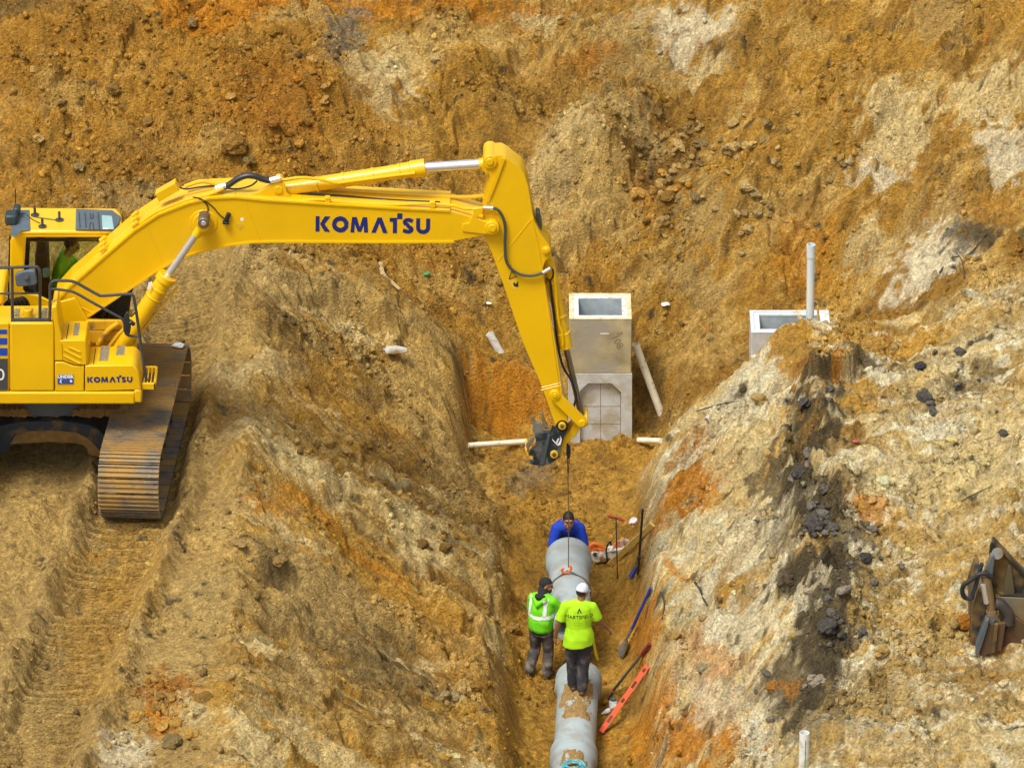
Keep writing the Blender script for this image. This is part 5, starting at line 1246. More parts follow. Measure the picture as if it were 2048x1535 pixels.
for txt, u, v, sz in (('108', 1234, 683, .15), ('54', 1240, 667, .09)):
    w = R(-62) if txt == '108' else R(20); text_mesh('handwriting', txt, at(u, v, YB-.002), (math.cos(w), 0, math.sin(w)), (-math.sin(w), 0, math.cos(w)), sz, M_REBAR, rs, .002, -.002)
fo('chalk_mark', [(1201, 666), (1218, 666), (1218, 668), (1201, 668)], YB-.003, .004, M_LITTER, rs, bevel=0)
bs = empty('concrete_basin', ((xl+xr)/2, YB, -2.75), 'pale grey concrete basin base with an arched knockout panel below the riser', 'catch basin')
xl2, xr2 = xl-.012, xr+.012; zb_ = -2.85
wb = MB(); wb.box((xl2, YB+.060, zb_), (xr2, YB+DB+.02, zs_)); wb.build('base_wall', M_BOXC, bs, bevel=.006)
fr_ = MB(); uL, uR = 1137.4, 1264
for px in ([(uL, 747.5), (1160, 747.5), (1160, 905), (uL, 905)], [(1242, 747.5), (uR, 747.5), (uR, 905), (1242, 905)], [(1160, 747.5), (1242, 747.5), (1242, 784), (1223, 766), (1176, 766), (1160, 781)]): fr_.outline(px, YB-.012, .072)
fr_.build('face_frame', M_BOXC, bs, smooth=None)
gl = MB()
for l in ([(1201, 766), (1201, 900)], [(1160, 812), (1242, 812)], [(1160, 847), (1242, 847)], [(1160, 783), (1160, 900)], [(1241, 785), (1241, 900)]): gl.tube([at(u, v, YB+.060) for u, v in l], .004, 5)
gl.build('score_line', M_REBAR, bs)
# second catch basin, behind the shelf
p0 = atz(1503, 664, -.62); p1 = atz(1508.5, 620, -.62); p2 = atz(1657, 621, -.62)
b2 = empty('catch_basin', ((p0.x+p2.x)/2, p0.y, -1.4), 'pale bluish concrete catch basin half hidden behind the earth shelf', 'catch basin')
M_B2 = mat('basin_pale', (.55, .62, .66), .8, dirt=(.5, .48, .4), dirt_amt=.25, dscale=5, bump=.2)
hollow('basin_wall', (p0.x, p0.y, -1.8), (p2.x, p1.y, -.635), .12, M_BOXC, b2)
hollow('rim', (p0.x-.004, p0.y-.004, -.635), (p2.x+.004, p1.y+.004, -.62), .05, M_B2, b2, .004); hollow('rim_step', (p0.x+.05, p0.y+.05, -.66), (p2.x-.05, p1.y-.05, -.63), .08, M_B2, b2, .004)
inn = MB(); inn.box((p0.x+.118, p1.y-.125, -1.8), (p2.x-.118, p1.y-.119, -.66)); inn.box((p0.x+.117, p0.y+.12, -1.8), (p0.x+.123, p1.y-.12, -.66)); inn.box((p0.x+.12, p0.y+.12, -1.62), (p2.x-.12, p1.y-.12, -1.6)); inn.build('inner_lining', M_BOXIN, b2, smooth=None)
# ------------------------------------------------------------------ plastic pipes
def ptube(name, a, b, r, m, label, n=22, wall=.006, collar=None, group=None, cat='pipe', bands=None):
    a = Vector(a); b = Vector(b); d = (b-a).normalized(); x = d.orthogonal().normalized(); y = d.cross(x); L = (b-a).length
    prof = [(0, r), (L, r), (L, r-wall), (max(0, L-.5), r-wall), (max(0, L-.5), .001)]
    if collar: prof = [(0, r), (L-collar, r), (L-collar, r*1.13), (L, r*1.13), (L, r-wall), (L-.4, r-wall), (L-.4, .001)]
    rings = [[a+d*t+(x*math.cos(6.28318*k/n)+y*math.sin(6.28318*k/n))*q for k in range(n)] for t, q in prof]
    mb = MB(); mb.loft(rings, caps=True); return tag(mb.build(name, m), label, cat, group)
t_ = at(1622, 489, 2.12); ptube('plastic_pipe', (t_.x+.02, 2.12, -1.0), t_, .055, M_PVCB, 'tall upright pale blue plastic pipe with a collar in front of the half-hidden basin', collar=.19)
t_ = at(1609, 1464, -10.6); vp = ptube('plastic_pipe', (t_.x, -10.6, ground(t_.x, -10.6)-.3), t_, .062, M_PVC, 'short white pipe stub with a green line standing at the bottom edge')
e_ = empty('green_line', (0, 0, 0)); bpy.data.objects.remove(e_)
gm = MB(); gm.tube([t_+Vector((.012, -.0615, -.08)), t_+Vector((.012, -.0615, -1.0))], .005, 5); gm.build('print_line', M_GREENP, vp)
b_ = hit(1320, 822); t_ = at(1271, 688, b_.y+.05); ptube('plastic_pipe', b_+(b_-t_).normalized()*.15, t_, .056, M_PVCD, 'dirty cream plastic pipe leaning in the pit beside the tall basin')
a = hit(991, 693)+Vector((0, -.04, .03)); b = at(979, 667, a.y-.0); ptube('plastic_pipe', a+(a-b).normalized()*.25, b, .058, M_PVC, 'short clean white pipe end sticking out of the slope behind the arm')
a = hit(936, 894); b = hit(1052, 889); a.z += .025; b.z += .03; ptube('plastic_pipe', a, b, .040, M_PVCD, 'long white pipe lying half buried at the foot of the orange cut')
a = hit(1278, 884); b = hit(1323, 885); a.z += .03; b.z += .02; ptube('plastic_pipe', b, a, .042, M_PVCD, 'stub of dirty white pipe poking from the bank to the right of the basin base')
# ------------------------------------------------------------------ tools on the trench side
up = Vector((0, -.5, .8)).normalized()
def lean(p, k): return p+Vector((-.35, -.45, .8)).normalized()*k
bd = MB(); a = lean(hit(1221, 1131), .03); b = lean(hit(1307, 1052), .05); d = (b-a).normalized(); w = Vector((0, -.4, .9)); w = (w-d*w.dot(d)).normalized()*.042; h = d.cross(w).normalized()*.018
bd.add([a+w+h, a-w+h, a-w-h, a+w-h, b+w+h, b-w+h, b-w-h, b+w-h], [(0, 1, 2, 3), (7, 6, 5, 4), (0, 4, 5, 1), (1, 5, 6, 2), (2, 6, 7, 3), (3, 7, 4, 0)])
tag(bd.build('timber_board', M_WOOD, bevel=.004), 'pale timber board leaning across the saw towards the bank', 'board')
b_ = hit(1276, 1146); t_ = at(1285.5, 1018, b_.y+.0)
bar = empty('steel_bar', tuple(b_), 'upright black steel bar standing behind the sand bank edge', 'bar')
MB().tube([b_+(b_-t_)*.08, t_], .017, 10).build('shaft', M_BLACK, bar); MB().tube([t_-Vector((0, 0, .0)), t_+Vector((.002, 0, .02))], .022, 10).build('cap', M_STEELB, bar); MB().tube([b_+(t_-b_)*.24+Vector((-.03, -.01, 0)), b_+(t_-b_)*.26+Vector((.02, -.01, 0))], .02, 8).build('clamp', M_BLACK, bar)
b_ = hit(1235.5, 1158); t_ = at(1232, 1036, b_.y)
pr = empty('soil_probe', tuple(b_), 'thin T-handled probe with red grips standing in the trench floor', 'probe')
MB().tube([b_-Vector((0, 0, .1)), t_], .009, 8).build('shaft', M_TRDARK, pr)
for (u0, v0, u1, v1) in ((1216, 1031, 1228, 1034.5), (1235, 1036.5, 1249, 1040.5)): MB().tube([at(u0, v0, b_.y), at((u0+u1)/2, (v0+v1)/2, b_.y), at(u1, v1, b_.y)], [.018, .024, .016], 10).build('grip', M_REDP, pr)
MB().tube([at(1226, 1034, b_.y), at(1237, 1037, b_.y)], .012, 8).build('cross_bar', M_TRDARK, pr)
a = lean(hit(1262, 1157), .02); b = lean(hit(1274, 1137), .05)
tag(MB().tube([a, a+(b-a)*.4, b], [.035, .028, .016], 8).build('blue_grip', M_NAVY), 'small blue tool grip lying at the foot of the black bar', 'tool')
sv = empty('shovel', tuple(hit(1250, 1315)), 'long shovel with a blue handle leaning against the sandy trench wall', 'shovel')
t_ = lean(hit(1304, 1182), .06); m1 = lean(hit(1269, 1264), .10); m2 = lean(hit(1256, 1287), .10); bl = lean(hit(1249, 1317), .03)
MB().tube([t_, m1], .021, 10).build('handle', M_NAVY, sv); MB().tube([m1, m1+(m2-m1)*.6+Vector((0, 0, -.01)), m2], [.02, .018, .016], 10).build('socket', M_TRDARK, sv)
d = (bl-m2).normalized(); sx = Vector((.35, -.85, .2)); sx = (sx-d*sx.dot(d)).normalized(); sz = d.cross(sx); rows = []
for t, w in ((0, .05), (.1, .085), (.5, .09), (.8, .07), (1, .012)):
    rows.append([m2+(bl-m2)*t+sx*w*k+sz*(.03*k*k) for k in (-1, -.5, 0, .5, 1)]+[m2+(bl-m2)*t+sx*w*k+sz*(.03*k*k-.006) for k in (1, .5, 0, -.5, -1)])
MB().loft(rows).build('blade', M_STEEL, sv)
sl_ = empty('pry_bar', tuple(hit(1222, 1402)), 'black bar with a dark red grip lying on the bank above the orange level', 'pry bar')
t_ = lean(hit(1302, 1293), .05); g_ = lean(hit(1286, 1314), .05); m1 = lean(hit(1229, 1385), .06); b_ = lean(hit(1220, 1400), .03)
MB().tube([t_, g_], .026, 10).build('grip', mat('dark_red', (.22, .02, .03), .5), sl_); MB().tube([g_, m1, b_, b_+Vector((-.02, -.03, -.06))], .018, 10).build('shaft', M_BLACK, sl_); MB().tube([m1-(m1-g_)*.0, m1+(b_-m1)*.2], .0195, 10).build('band', M_REDP, sl_)
lv = empty('spirit_level', tuple(hit(1205, 1468)), 'bright orange spirit level leaning on the bank beside the muddy pipe', 'spirit level')
t_ = lean(hit(1297, 1337), .05); b_ = lean(hit(1204, 1468), .05); d = (t_-b_).normalized(); L = (t_-b_).length
vw = Vector((0, -math.cos(PITCH), math.sin(PITCH))); wx_ = d.cross(vw).normalized(); nz_ = wx_.cross(d).normalized()
if nz_.dot(vw) < 0: nz_ = -nz_
def lev(t0, t1, w0, w1, h0, h1): 
    V = [b_+d*(L*t)+wx_*w+nz_*h for h in (h0, h1) for t, w in ((t0, w0), (t1, w0), (t1, w1), (t0, w1))]
    return V, [(0, 3, 2, 1), (4, 5, 6, 7), (0, 1, 5, 4), (1, 2, 6, 5), (2, 3, 7, 6), (3, 0, 4, 7)]
cuts = [(.035, .075), (.14, .24), (.44, .50), (.66, .76), (.90, .955)]
lm = MB(); e0 = 0
for c0, c1 in cuts:
    lm.add(*lev(e0, c0, -.034, .034, 0, .022)); lm.add(*lev(c0, c1, -.034, -.020, 0, .022)); lm.add(*lev(c0, c1, .020, .034, 0, .022)); e0 = c1
lm.add(*lev(e0, 1, -.034, .034, 0, .022)); lm.build('level_body', M_CORAL, lv, smooth=None)
for c0, c1 in cuts: MB().add(*lev(c0, c1, -.02, .02, .004, .012)).build('level_window', mat('level_dark', (.16, .06, .04), .4) if c0 == .14 else M_RUSTM if c0 > .2 else M_CORAL, lv, smooth=None)
p = hit(1229, 1410)
jr = empty('plastic_jar', tuple(p), 'white plastic jar standing beside the orange level', 'jar'); c_ = lean(p, .05)
MB().tube([c_+Vector((0, 0, -.06)), c_+Vector((0, 0, -.05)), c_+Vector((0, 0, .03)), c_+Vector((0, 0, .05))], [.05, .058, .058, .045], 16).build('jar_body', M_LITTER, jr); MB().tube([c_+Vector((0, 0, .05)), c_+Vector((0, 0, .075))], .043, 16).build('lid', M_STEELB, jr)
a = lean(hit(1205, 1430), .03); b = lean(hit(1222, 1422), .03); d = b-a
tag(MB().tube([a, a+d*.15, a+d*.6, a+d*.8, a+d], [.012, .016, .034, .036, .028], 12).build('plastic_bottle', M_LITTER), 'small crumpled white bottle lying between the jar and the muddy pipe', 'bottle')
tag(MB().tube([lean(hit(1222, 1419), .02), lean(hit(1232, 1415), .04), lean(hit(1234, 1408), .02)], [.02, .03, .015], 8).build('paper_scrap', mat('paper', (.7, .68, .6), .8)), 'scrap of pale paper wedged under the orange level', 'litter')
a = hit(1190, 1290); tag(MB().tube([lean(hit(1189, 1288), .03), lean(hit(1193, 1310), .03), lean(hit(1197, 1322), .03)], [.018, .022, .018], 8).build('yellow_strap', M_YSTRAP), 'yellow strap end hanging beside the dark trousers of the lime shirt worker', 'strap')
# cut-off saw
ps = hit(1218, 1121); YS_ = ps.y
sw = empty('cutoff_saw', tuple(ps), 'orange and white cut-off saw lying on the trench floor beside the hanging pipe', 'saw')
def fs(name, px, Y, d, m, bevel=.008): return MB().outline(px, Y, d).build(name, m, sw, bevel=bevel)
fs('engine_body', [(1182, 1107), (1186, 1103.5), (1213, 1103), (1250, 1097.5), (1251, 1103), (1238, 1108), (1226, 1118), (1217, 1122), (1192, 1124), (1184, 1120)], YS_-.08, .17, M_SAWW, .02)
rh = MB(); rh.tube(curve_pts([at(u, v, YS_-.02) for u, v in ((1183, 1102), (1181, 1092), (1187, 1087), (1197, 1089), (1206, 1096), (1210, 1102))], 6), .028, 10); rh.build('rear_handle', M_SAWO, sw)
fs('top_cover', [(1184, 1103), (1188, 1096), (1199, 1096), (1212, 1100), (1212, 1104), (1190, 1106)], YS_-.06, .12, M_SAWO, .015)
fh = MB(); fh.tube(curve_pts([at(u, v, YS_-.10) for u, v in ((1215, 1122), (1213, 1108), (1212.5, 1098), (1216, 1088), (1221, 1083), (1222, 1089))], 6), .013, 8); fh.build('front_handle', M_BLACK, sw)
gu = MB(); cg = at(1249, 1103, YS_); pts = [cg+Vector((math.cos(R(w)), 0, math.sin(R(w))))*.175 for w in range(-5, 186, 12)]
gu.prism(pts, (0, .07, 0)); gu.build('blade_guard', mat('guard_pale', (.55, .42, .36), .5, dirt=MUD, dirt_amt=.35, dscale=14), sw, bevel=.012)
fs('guard_band', [(1225, 1097), (1232, 1084), (1240, 1080.5), (1240, 1097)], YS_-.006, .03, M_SAWO, .004)
MB().cyl((cg.x, YS_+.02, cg.z), (cg.x, YS_+.035, cg.z), .15, 28).build('blade', M_TRDARK, sw)
c_ = at(1206, 1111, YS_-.08); MB().cyl(c_+Vector((0, -.02, 0)), c_+Vector((0, .03, 0)), .06, 20).build('starter_cover', M_SAWW, sw, bevel=.008)
c_ = at(1204, 1114, YS_-.08); MB().cyl(c_+Vector((0, -.028, 0)), c_+Vector((0, .0, 0)), .026, 14).build('starter_badge', M_SAWO, sw)
c_ = at(1190, 1107, YS_-.08); MB().cyl(c_+Vector((0, -.03, 0)), c_+Vector((0, .02, 0)), .028, 14).build('fuel_cap', M_CHAR, sw)
# ------------------------------------------------------------------ loader bucket on the right
gb = hit(1958, 1298); YK = gb.y
lb = empty('loader_bucket', tuple(gb), 'worn steel loader bucket standing on the sand at the right edge of the photo', 'bucket')
def fk(name, px, dy, d, m, bevel=.01): return MB().outline(px, YK+dy, d).build(name, m, lb, bevel=bevel)
fk('end_plate', [(1980, 1090), (1984, 1083), (1990, 1084), (2050, 1150), (2150, 1235), (2150, 1262), (2048, 1193), (2002, 1190), (1988, 1200), (1984, 1180), (1978, 1112)], .18, .05, M_OLIVE)
fk('end_rib', [(1984, 1082), (1990, 1082), (2052, 1148), (2150, 1230), (2150, 1236), (2050, 1154), (1988, 1089)], .14, .13, M_OLIVE, .006)
fk('gusset', [(2016, 1130), (2022, 1132), (2030, 1189), (2006, 1188)], .13, .05, mat('gusset_tan', srgb(110, 100, 74, .55), .6, vary=.15), .004)
fk('rib_bar', [(1998, 1187), (2150, 1196), (2150, 1200), (2000, 1192)], .11, .08, M_OLIVE, .004)
fk('floor_plate', [(1990, 1193), (2150, 1199), (2150, 1262), (2048, 1246), (2018, 1222)], .10, .9, mat('bucket_floor', srgb(150, 144, 124, .55), .7, dirt=MUD, dirt_amt=.6, dscale=6, vary=.15))
fk('arm_plate', [(1981, 1112), (1986, 1110), (1990, 1114), (1985, 1155), (1978, 1156), (1967, 1150)], .06, .10, M_STEELB)
MB().cyl(at(1995, 1106, YK+.10), at(1995, 1106, YK+.26), .075, 18).build('pivot_pin', M_STEEL, lb)
cy = MB(); a = at(1972, 1152, YK+.02); b = at(1984, 1225, YK+.02); cy.cyl(a, b, .06, 16); cy.cyl(b-(b-a)*.08, b+(b-a)*.03, .075, 16); cy.build('cylinder', mat('cylinder_tan', srgb(150, 128, 100, .6), .5, dirt=MUD, dirt_amt=.5, dscale=9, vary=.2), lb)
MB().cyl(at(1966, 1168, YK-.03), at(1973, 1205, YK-.03), .035, 14).build('cylinder_rod', M_CHROME, lb)
fk('cylinder_bracket', [(1976, 1230), (1990, 1228), (1992, 1240), (1986, 1246), (1975, 1246)], -.05, .12, M_STEELB, .005)
MB().tube(curve_pts([at(u, v, YK-.03) for u, v in ((1984, 1154), (1972, 1147), (1958, 1148), (1944, 1158), (1927, 1170), (1925, 1185), (1931, 1195), (1943, 1196))], 6), .030, 9).build('hydraulic_hose', M_BLACK, lb)
MB().tube(curve_pts([at(u, v, YK+.02) for u, v in ((1964, 1126), (1958, 1145), (1953, 1165), (1946, 1185), (1944, 1196))], 6), .028, 9).build('hydraulic_hose', M_TRDARK, lb)
fk('back_plate', [(1957, 1180), (1966, 1180), (1972, 1215), (1970, 1240), (1954, 1292), (1948, 1298), (1942, 1294), (1946, 1264), (1943, 1225)], .04, .9, M_OLIVE)
fk('cutting_edge', [(1972, 1240), (1978, 1238), (1976, 1252), (1962, 1296), (1954, 1318), (1950, 1310), (1953, 1290)], -.10, 1.0, M_STEELB, .006)
fk('jaw_plate', [(1977, 1247), (2012, 1245), (2004, 1300), (1958, 1312), (1962, 1294)], -.06, .06, M_RUSTM)
fk('jaw_plate', [(2014, 1250), (2028, 1232), (2060, 1255), (2150, 1290), (2150, 1330), (2000, 1315), (2006, 1280)], .02, .8, M_RUSTM)
fk('jaw_rib', [(1990, 1248), (1997, 1248), (1990, 1304), (1983, 1306)], -.09, .05, M_OLIVE, .004)
bm_ = MB(); bm_.tube(curve_pts([at(u, v, YK+.02) for u, v in ((1990, 1206), (2000, 1208), (2010, 1218), (2017, 1230), (2016, 1246))], 6), .075, 14); bm_.build('curved_guard', mat('guard_dark', (.05, .042, .036), .5, vary=.2), lb)
# ------------------------------------------------------------------ stakes, litter, roots, single lumps
def stick(name, u0, v0, u1, v1, r, m, label, cat, dz=0, taper=1):
    b_ = hit(u0, v0); t_ = at(u1, v1, b_.y-.02); return tag(MB().tube([b_-Vector((0, 0, .06)), (b_+t_)/2, t_], [r, r, r*taper], 6).build(name, m), label, cat)
stick('wooden_stake', 1778, 694, 1777, 660, .010, mat('stake_orange', (.55, .22, .03), .7), 'thin orange stake standing on the earth shelf', 'stake')
b_ = at(1637, 655, 2.03); t_ = at(1635.5, 613, 2.03); tag(MB().tube([b_, t_], .016, 6).build('wooden_stake', mat('stake_yellow', (.62, .33, .05), .7)), 'short yellow-orange stake beside the tall upright pipe', 'stake')
def scrap(u, v, r, m, name, label, cat='litter', flat=.5, seed=0):
    p = hit(u, v); me = lump_mesh(name, r, (.7, .7, .7), seed+100, flat, 2, .55); me.materials.clear(); me.materials.append(m)
    o = bpy.data.objects.new(name, me); COL.objects.link(o); o.location = p+Vector((0, -.02, r*.35)); return tag(o, label, cat)
scrap(853, 551, .032, mat('green_plastic', (.02, .30, .12), .4), 'bottle_cap', 'small green plastic cap lying on the slope under the boom', 'cap', .6, 1)
scrap(978, 613, .035, M_LITTER, 'plastic_scrap', 'tiny white scrap on the slope just left of the arm', flat=.5, seed=2)
scrap(1331, 612, .055, M_LITTER, 'plastic_scrap', 'white plastic scrap on the soil right of the tall basin', flat=.4, seed=3)
scrap(1268, 1043, .075, mat('scrap_grey', (.68, .68, .72), .5), 'plastic_scrap', 'crumpled pale scrap on the trench floor between probe and black bar', flat=.7, seed=4)
scrap(790, 708, .12, mat('chunk', (.50, .50, .48), .8, dirt=MUD, dirt_amt=.5), 'concrete_chunk', 'broken pale concrete chunk lying on the brown slope', 'chunk', .45, 5)
scrap(1710, 888, .035, mat('red_scrap', (.42, .06, .04), .6), 'red_scrap', 'small red scrap on the pale sand', 'litter', .5, 6)
p = hit(356, 680); p = at(356, 681, TC.y+1.45); pa_ = lump_mesh('paper_rag', .09, (.7, .7, .7), 207, .3, 2, .6); pa_.materials.clear(); pa_.materials.append(M_LITTER); o = bpy.data.objects.new('paper_rag', pa_); COL.objects.link(o); o.location = (p.x, TC.y+1.52, 1.02); tag(o, 'white rag lying on the far end of the excavator track', 'rag')
def rootline(pts, r, name, label, cat, m=M_ROOT): return tag(MB().tube(curve_pts([lean(hit(u, v), .03) for u, v in pts], 5), [r*(1-.5*i/(5*(len(pts)-1))) for i in range(5*(len(pts)-1)+1)], 6).build(name, m), label, cat)
rootline([(1391, 1168), (1402, 1182), (1408, 1200), (1416, 1216)], .02, 'tree_root', 'dark broken root sticking out of the pale sand bank', 'root')
rootline([(1324, 1190), (1330, 1212), (1326, 1240)], .016, 'tree_root', 'short dark root in the bank just right of the blue shovel', 'root')
rootline([(1880, 548), (1905, 520), (1940, 512), (1975, 470)], .014, 'tree_root', 'long thin dark root trailing from the bank at the far right', 'root')
rootline([(1930, 560), (1925, 530), (1912, 505)], .011, 'tree_root', 'thin upright root hanging over the pale cut', 'root')
rootline([(1395, 830), (1440, 812), (1480, 806)], .010, 'tree_root', 'thin root lying across the top of the pale sand face', 'root')
rootline([(1925, 1004), (1955, 990), (1985, 974)], .009, 'twig', 'thin dark twig on the sandy plateau', 'twig')
rootline([(762, 532), (768, 552), (784, 566), (802, 584)], .045, 'driftwood', 'pale weathered piece of wood lying on the slope under the boom', 'wood', M_WOODG)
LUMPS = [(470, 287, 27, (.26, .15, .04), 'large ochre boulder on the mound above the yellow boom box', .75), (497, 316, 17, (.20, .13, .05), 'flat brown boulder just below the large ochre boulder', .5), (872, 113, 13, (.42, .33, .19), 'rounded pale boulder near the top beside the white sand patch', .8),
 (1931, 1241, 15, (.32, .14, .02), 'rust orange boulder beside the loader bucket', .9), (1851, 792, 17, (.09, .08, .07), 'dark grey lump alone on the brown sand of the plateau', .9), (1842, 731, 13, (.05, .05, .055), 'small blackish lump below the orange stake', .6),
 (1630, 1040, 22, (.085, .075, .065), 'biggest black topsoil lump among smaller ones on the crest of the sand bank', .8), (1600, 945, 17, (.08, .07, .06), 'round black clod at the head of the dark soil streak', .8), (1765, 1301, 15, (.42, .30, .13), 'yellowish pale stone left of the loader bucket', .7),
 (1520, 796, 15, (.36, .27, .14), 'tan stone in the upper pale sand face', .8), (1405, 1330, 15, (.26, .24, .20), 'grey stone in the orange soil above the level', .5), (1545, 1371, 13, (.30, .15, .04), 'rusty round stone in the dark soil low on the right bank', .9),
 (345, 1476, 20, (.20, .155, .085), 'grey-brown boulder below the orange clods at the lower left', .55), (560, 1116, 17, (.26, .18, .085), 'angular tan slab on the crest of the left bank', .5), (478, 1082, 14, (.30, .22, .11), 'pale flat stone left of the angular slab', .4),
 (1655, 1250, 22, (.085, .075, .065), 'black topsoil lump in the lower half of the right bank', .7), (1027, 1252, 13, (.30, .19, .06), 'ochre clod at the foot of the left bank beside the hi-vis jacket', .8), (1730, 1112, 14, (.06, .055, .05), 'dark clod right of the biggest black lump', .7),
 (545, 239, 16, (.30, .14, .03), 'reddish clod on the right part of the mound', .8), (228, 178, 15, (.24, .15, .05), 'ochre clod on the left part of the mound', .8), (160, 330, 14, (.25, .19, .10), 'tan boulder low on the mound above the cab roof', .7)]
for i, (u, v, rp, c, lab, sq) in enumerate(LUMPS):
    p = hit(u, v+rp*.5); r = rp/145.
    o = bpy.data.objects.new('boulder' if 'boulder' in lab or 'stone' in lab or 'slab' in lab else 'soil_lump', lump_mesh('boulder', r, [c[0]*1.35, c[1]*1.24, c[2]*.85] if sum(c) > .3 else [q*1.2 for q in c], 300+i, sq, 3, .42)); COL.objects.link(o); o.location = p+Vector((0, -.01, r*.25)); o.rotation_euler = (0, 0, i*1.3); tag(o, lab, 'boulder' if 'oulder' in lab or 'stone' in lab or 'slab' in lab else 'soil lump', 'single boulders and lumps on the soil')

def cluster(cx, cy, sx, sy, n, seed, col):
    rng = random.Random(seed)
    for i in range(n):
        u = cx+rng.gauss(0, sx); v = cy+rng.gauss(0, sy); p = hit(u, v); r = (.03+.085*rng.random()**2.2)
        k = rng.uniform(.6, 1.6); o = bpy.data.objects.new('clod', lump_mesh('clod', r, [c*k for c in col], seed*50+i, .75, 2, .5)); COL.objects.link(o)
        o.location = p+Vector((0, 0, r*.1)); o.rotation_euler = (rng.uniform(-.6, .6), rng.uniform(-.6, .6), rng.uniform(0, 6)); o.parent = GROUND[region_of(p.x, p.y)]
for q in ((1645, 1035, 28, 28, 12, 41, (.10, .09, .075)), (1715, 1085, 36, 22, 9, 42, (.12, .105, .085)), (1600, 950, 22, 40, 8, 43, (.12, .10, .08)), (1640, 800, 30, 16, 7, 44, (.09, .08, .07)), (1665, 1255, 30, 32, 11, 45, (.10, .09, .075)), (1590, 1390, 45, 40, 9, 46, (.18, .15, .11)), (1690, 1160, 60, 22, 8, 47, (.15, .13, .10)), (1940, 780, 50, 40, 10, 48, (.11, .10, .085)), (1330, 310, 45, 60, 40, 49, (.40, .26, .08)), (1300, 390, 30, 25, 16, 50, (.42, .23, .05)), (1430, 300, 40, 30, 20, 51, (.46, .31, .11)), (1560, 310, 70, 50, 24, 55, (.46, .32, .11)), (1450, 420, 60, 40, 16, 56, (.46, .33, .13)), (420, 200, 160, 70, 40, 57, (.44, .25, .06)), (130, 160, 110, 60, 16, 58, (.44, .28, .08)), (330, 1400, 35, 35, 24, 52, (.42, .24, .05)), (915, 1090, 60, 20, 10, 53, (.30, .17, .04)), (700, 900, 50, 30, 12, 54, (.36, .22, .06))): cluster(*q[:6], [min(.5, c*1.5) for c in q[6]] if max(q[6]) < .2 else q[6])
# ------------------------------------------------------------------ people
M_SKIN = mat('skin', (.36, .17, .095), .6, vary=.08, vscale=14); M_SKIN2 = mat('skin_tanned', (.26, .12, .062), .6, vary=.1, vscale=14)
M_HAIR = mat('dark_hair', (.014, .011, .009), .6); M_LIME = mat('lime_shirt', (.36, .68, .004), .85, vary=.07, vscale=7); M_HIVIS = mat('hivis_green', (.15, .62, .004), .8, vary=.08, vscale=6)
M_BLUESH = mat('blue_shirt', (.006, .05, .52), .8, vary=.12, vscale=8); M_TROU = mat('grey_trousers', (.07, .062, .06), .9, vary=.35, vscale=7, dirt=(.22, .19, .15), dirt_amt=.3, dscale=8)
M_TROU2 = mat('navy_trousers', (.030, .032, .042), .9, vary=.3, vscale=7, dirt=(.12, .10, .08), dirt_amt=.25, dscale=8); M_BOOT = mat('brown_boot', (.10, .06, .03), .85, vary=.3, vscale=20); M_BOOT2 = mat('tan_boot', (.10, .065, .035), .85, vary=.3, vscale=20)
M_CAPW = mat('white_cap', (.62, .66, .74), .8, vary=.08, vscale=20); M_BKC = mat('black_cloth', (.016, .016, .018), .9); M_REFL = mat('reflective_tape', (.78, .80, .80), .35)
M_EYE = mat('eye_dark', (.02, .015, .012), .3); M_LIP = mat('lips', (.28, .09, .07), .6); M_TEETH = mat('teeth', (.7, .68, .62), .4)
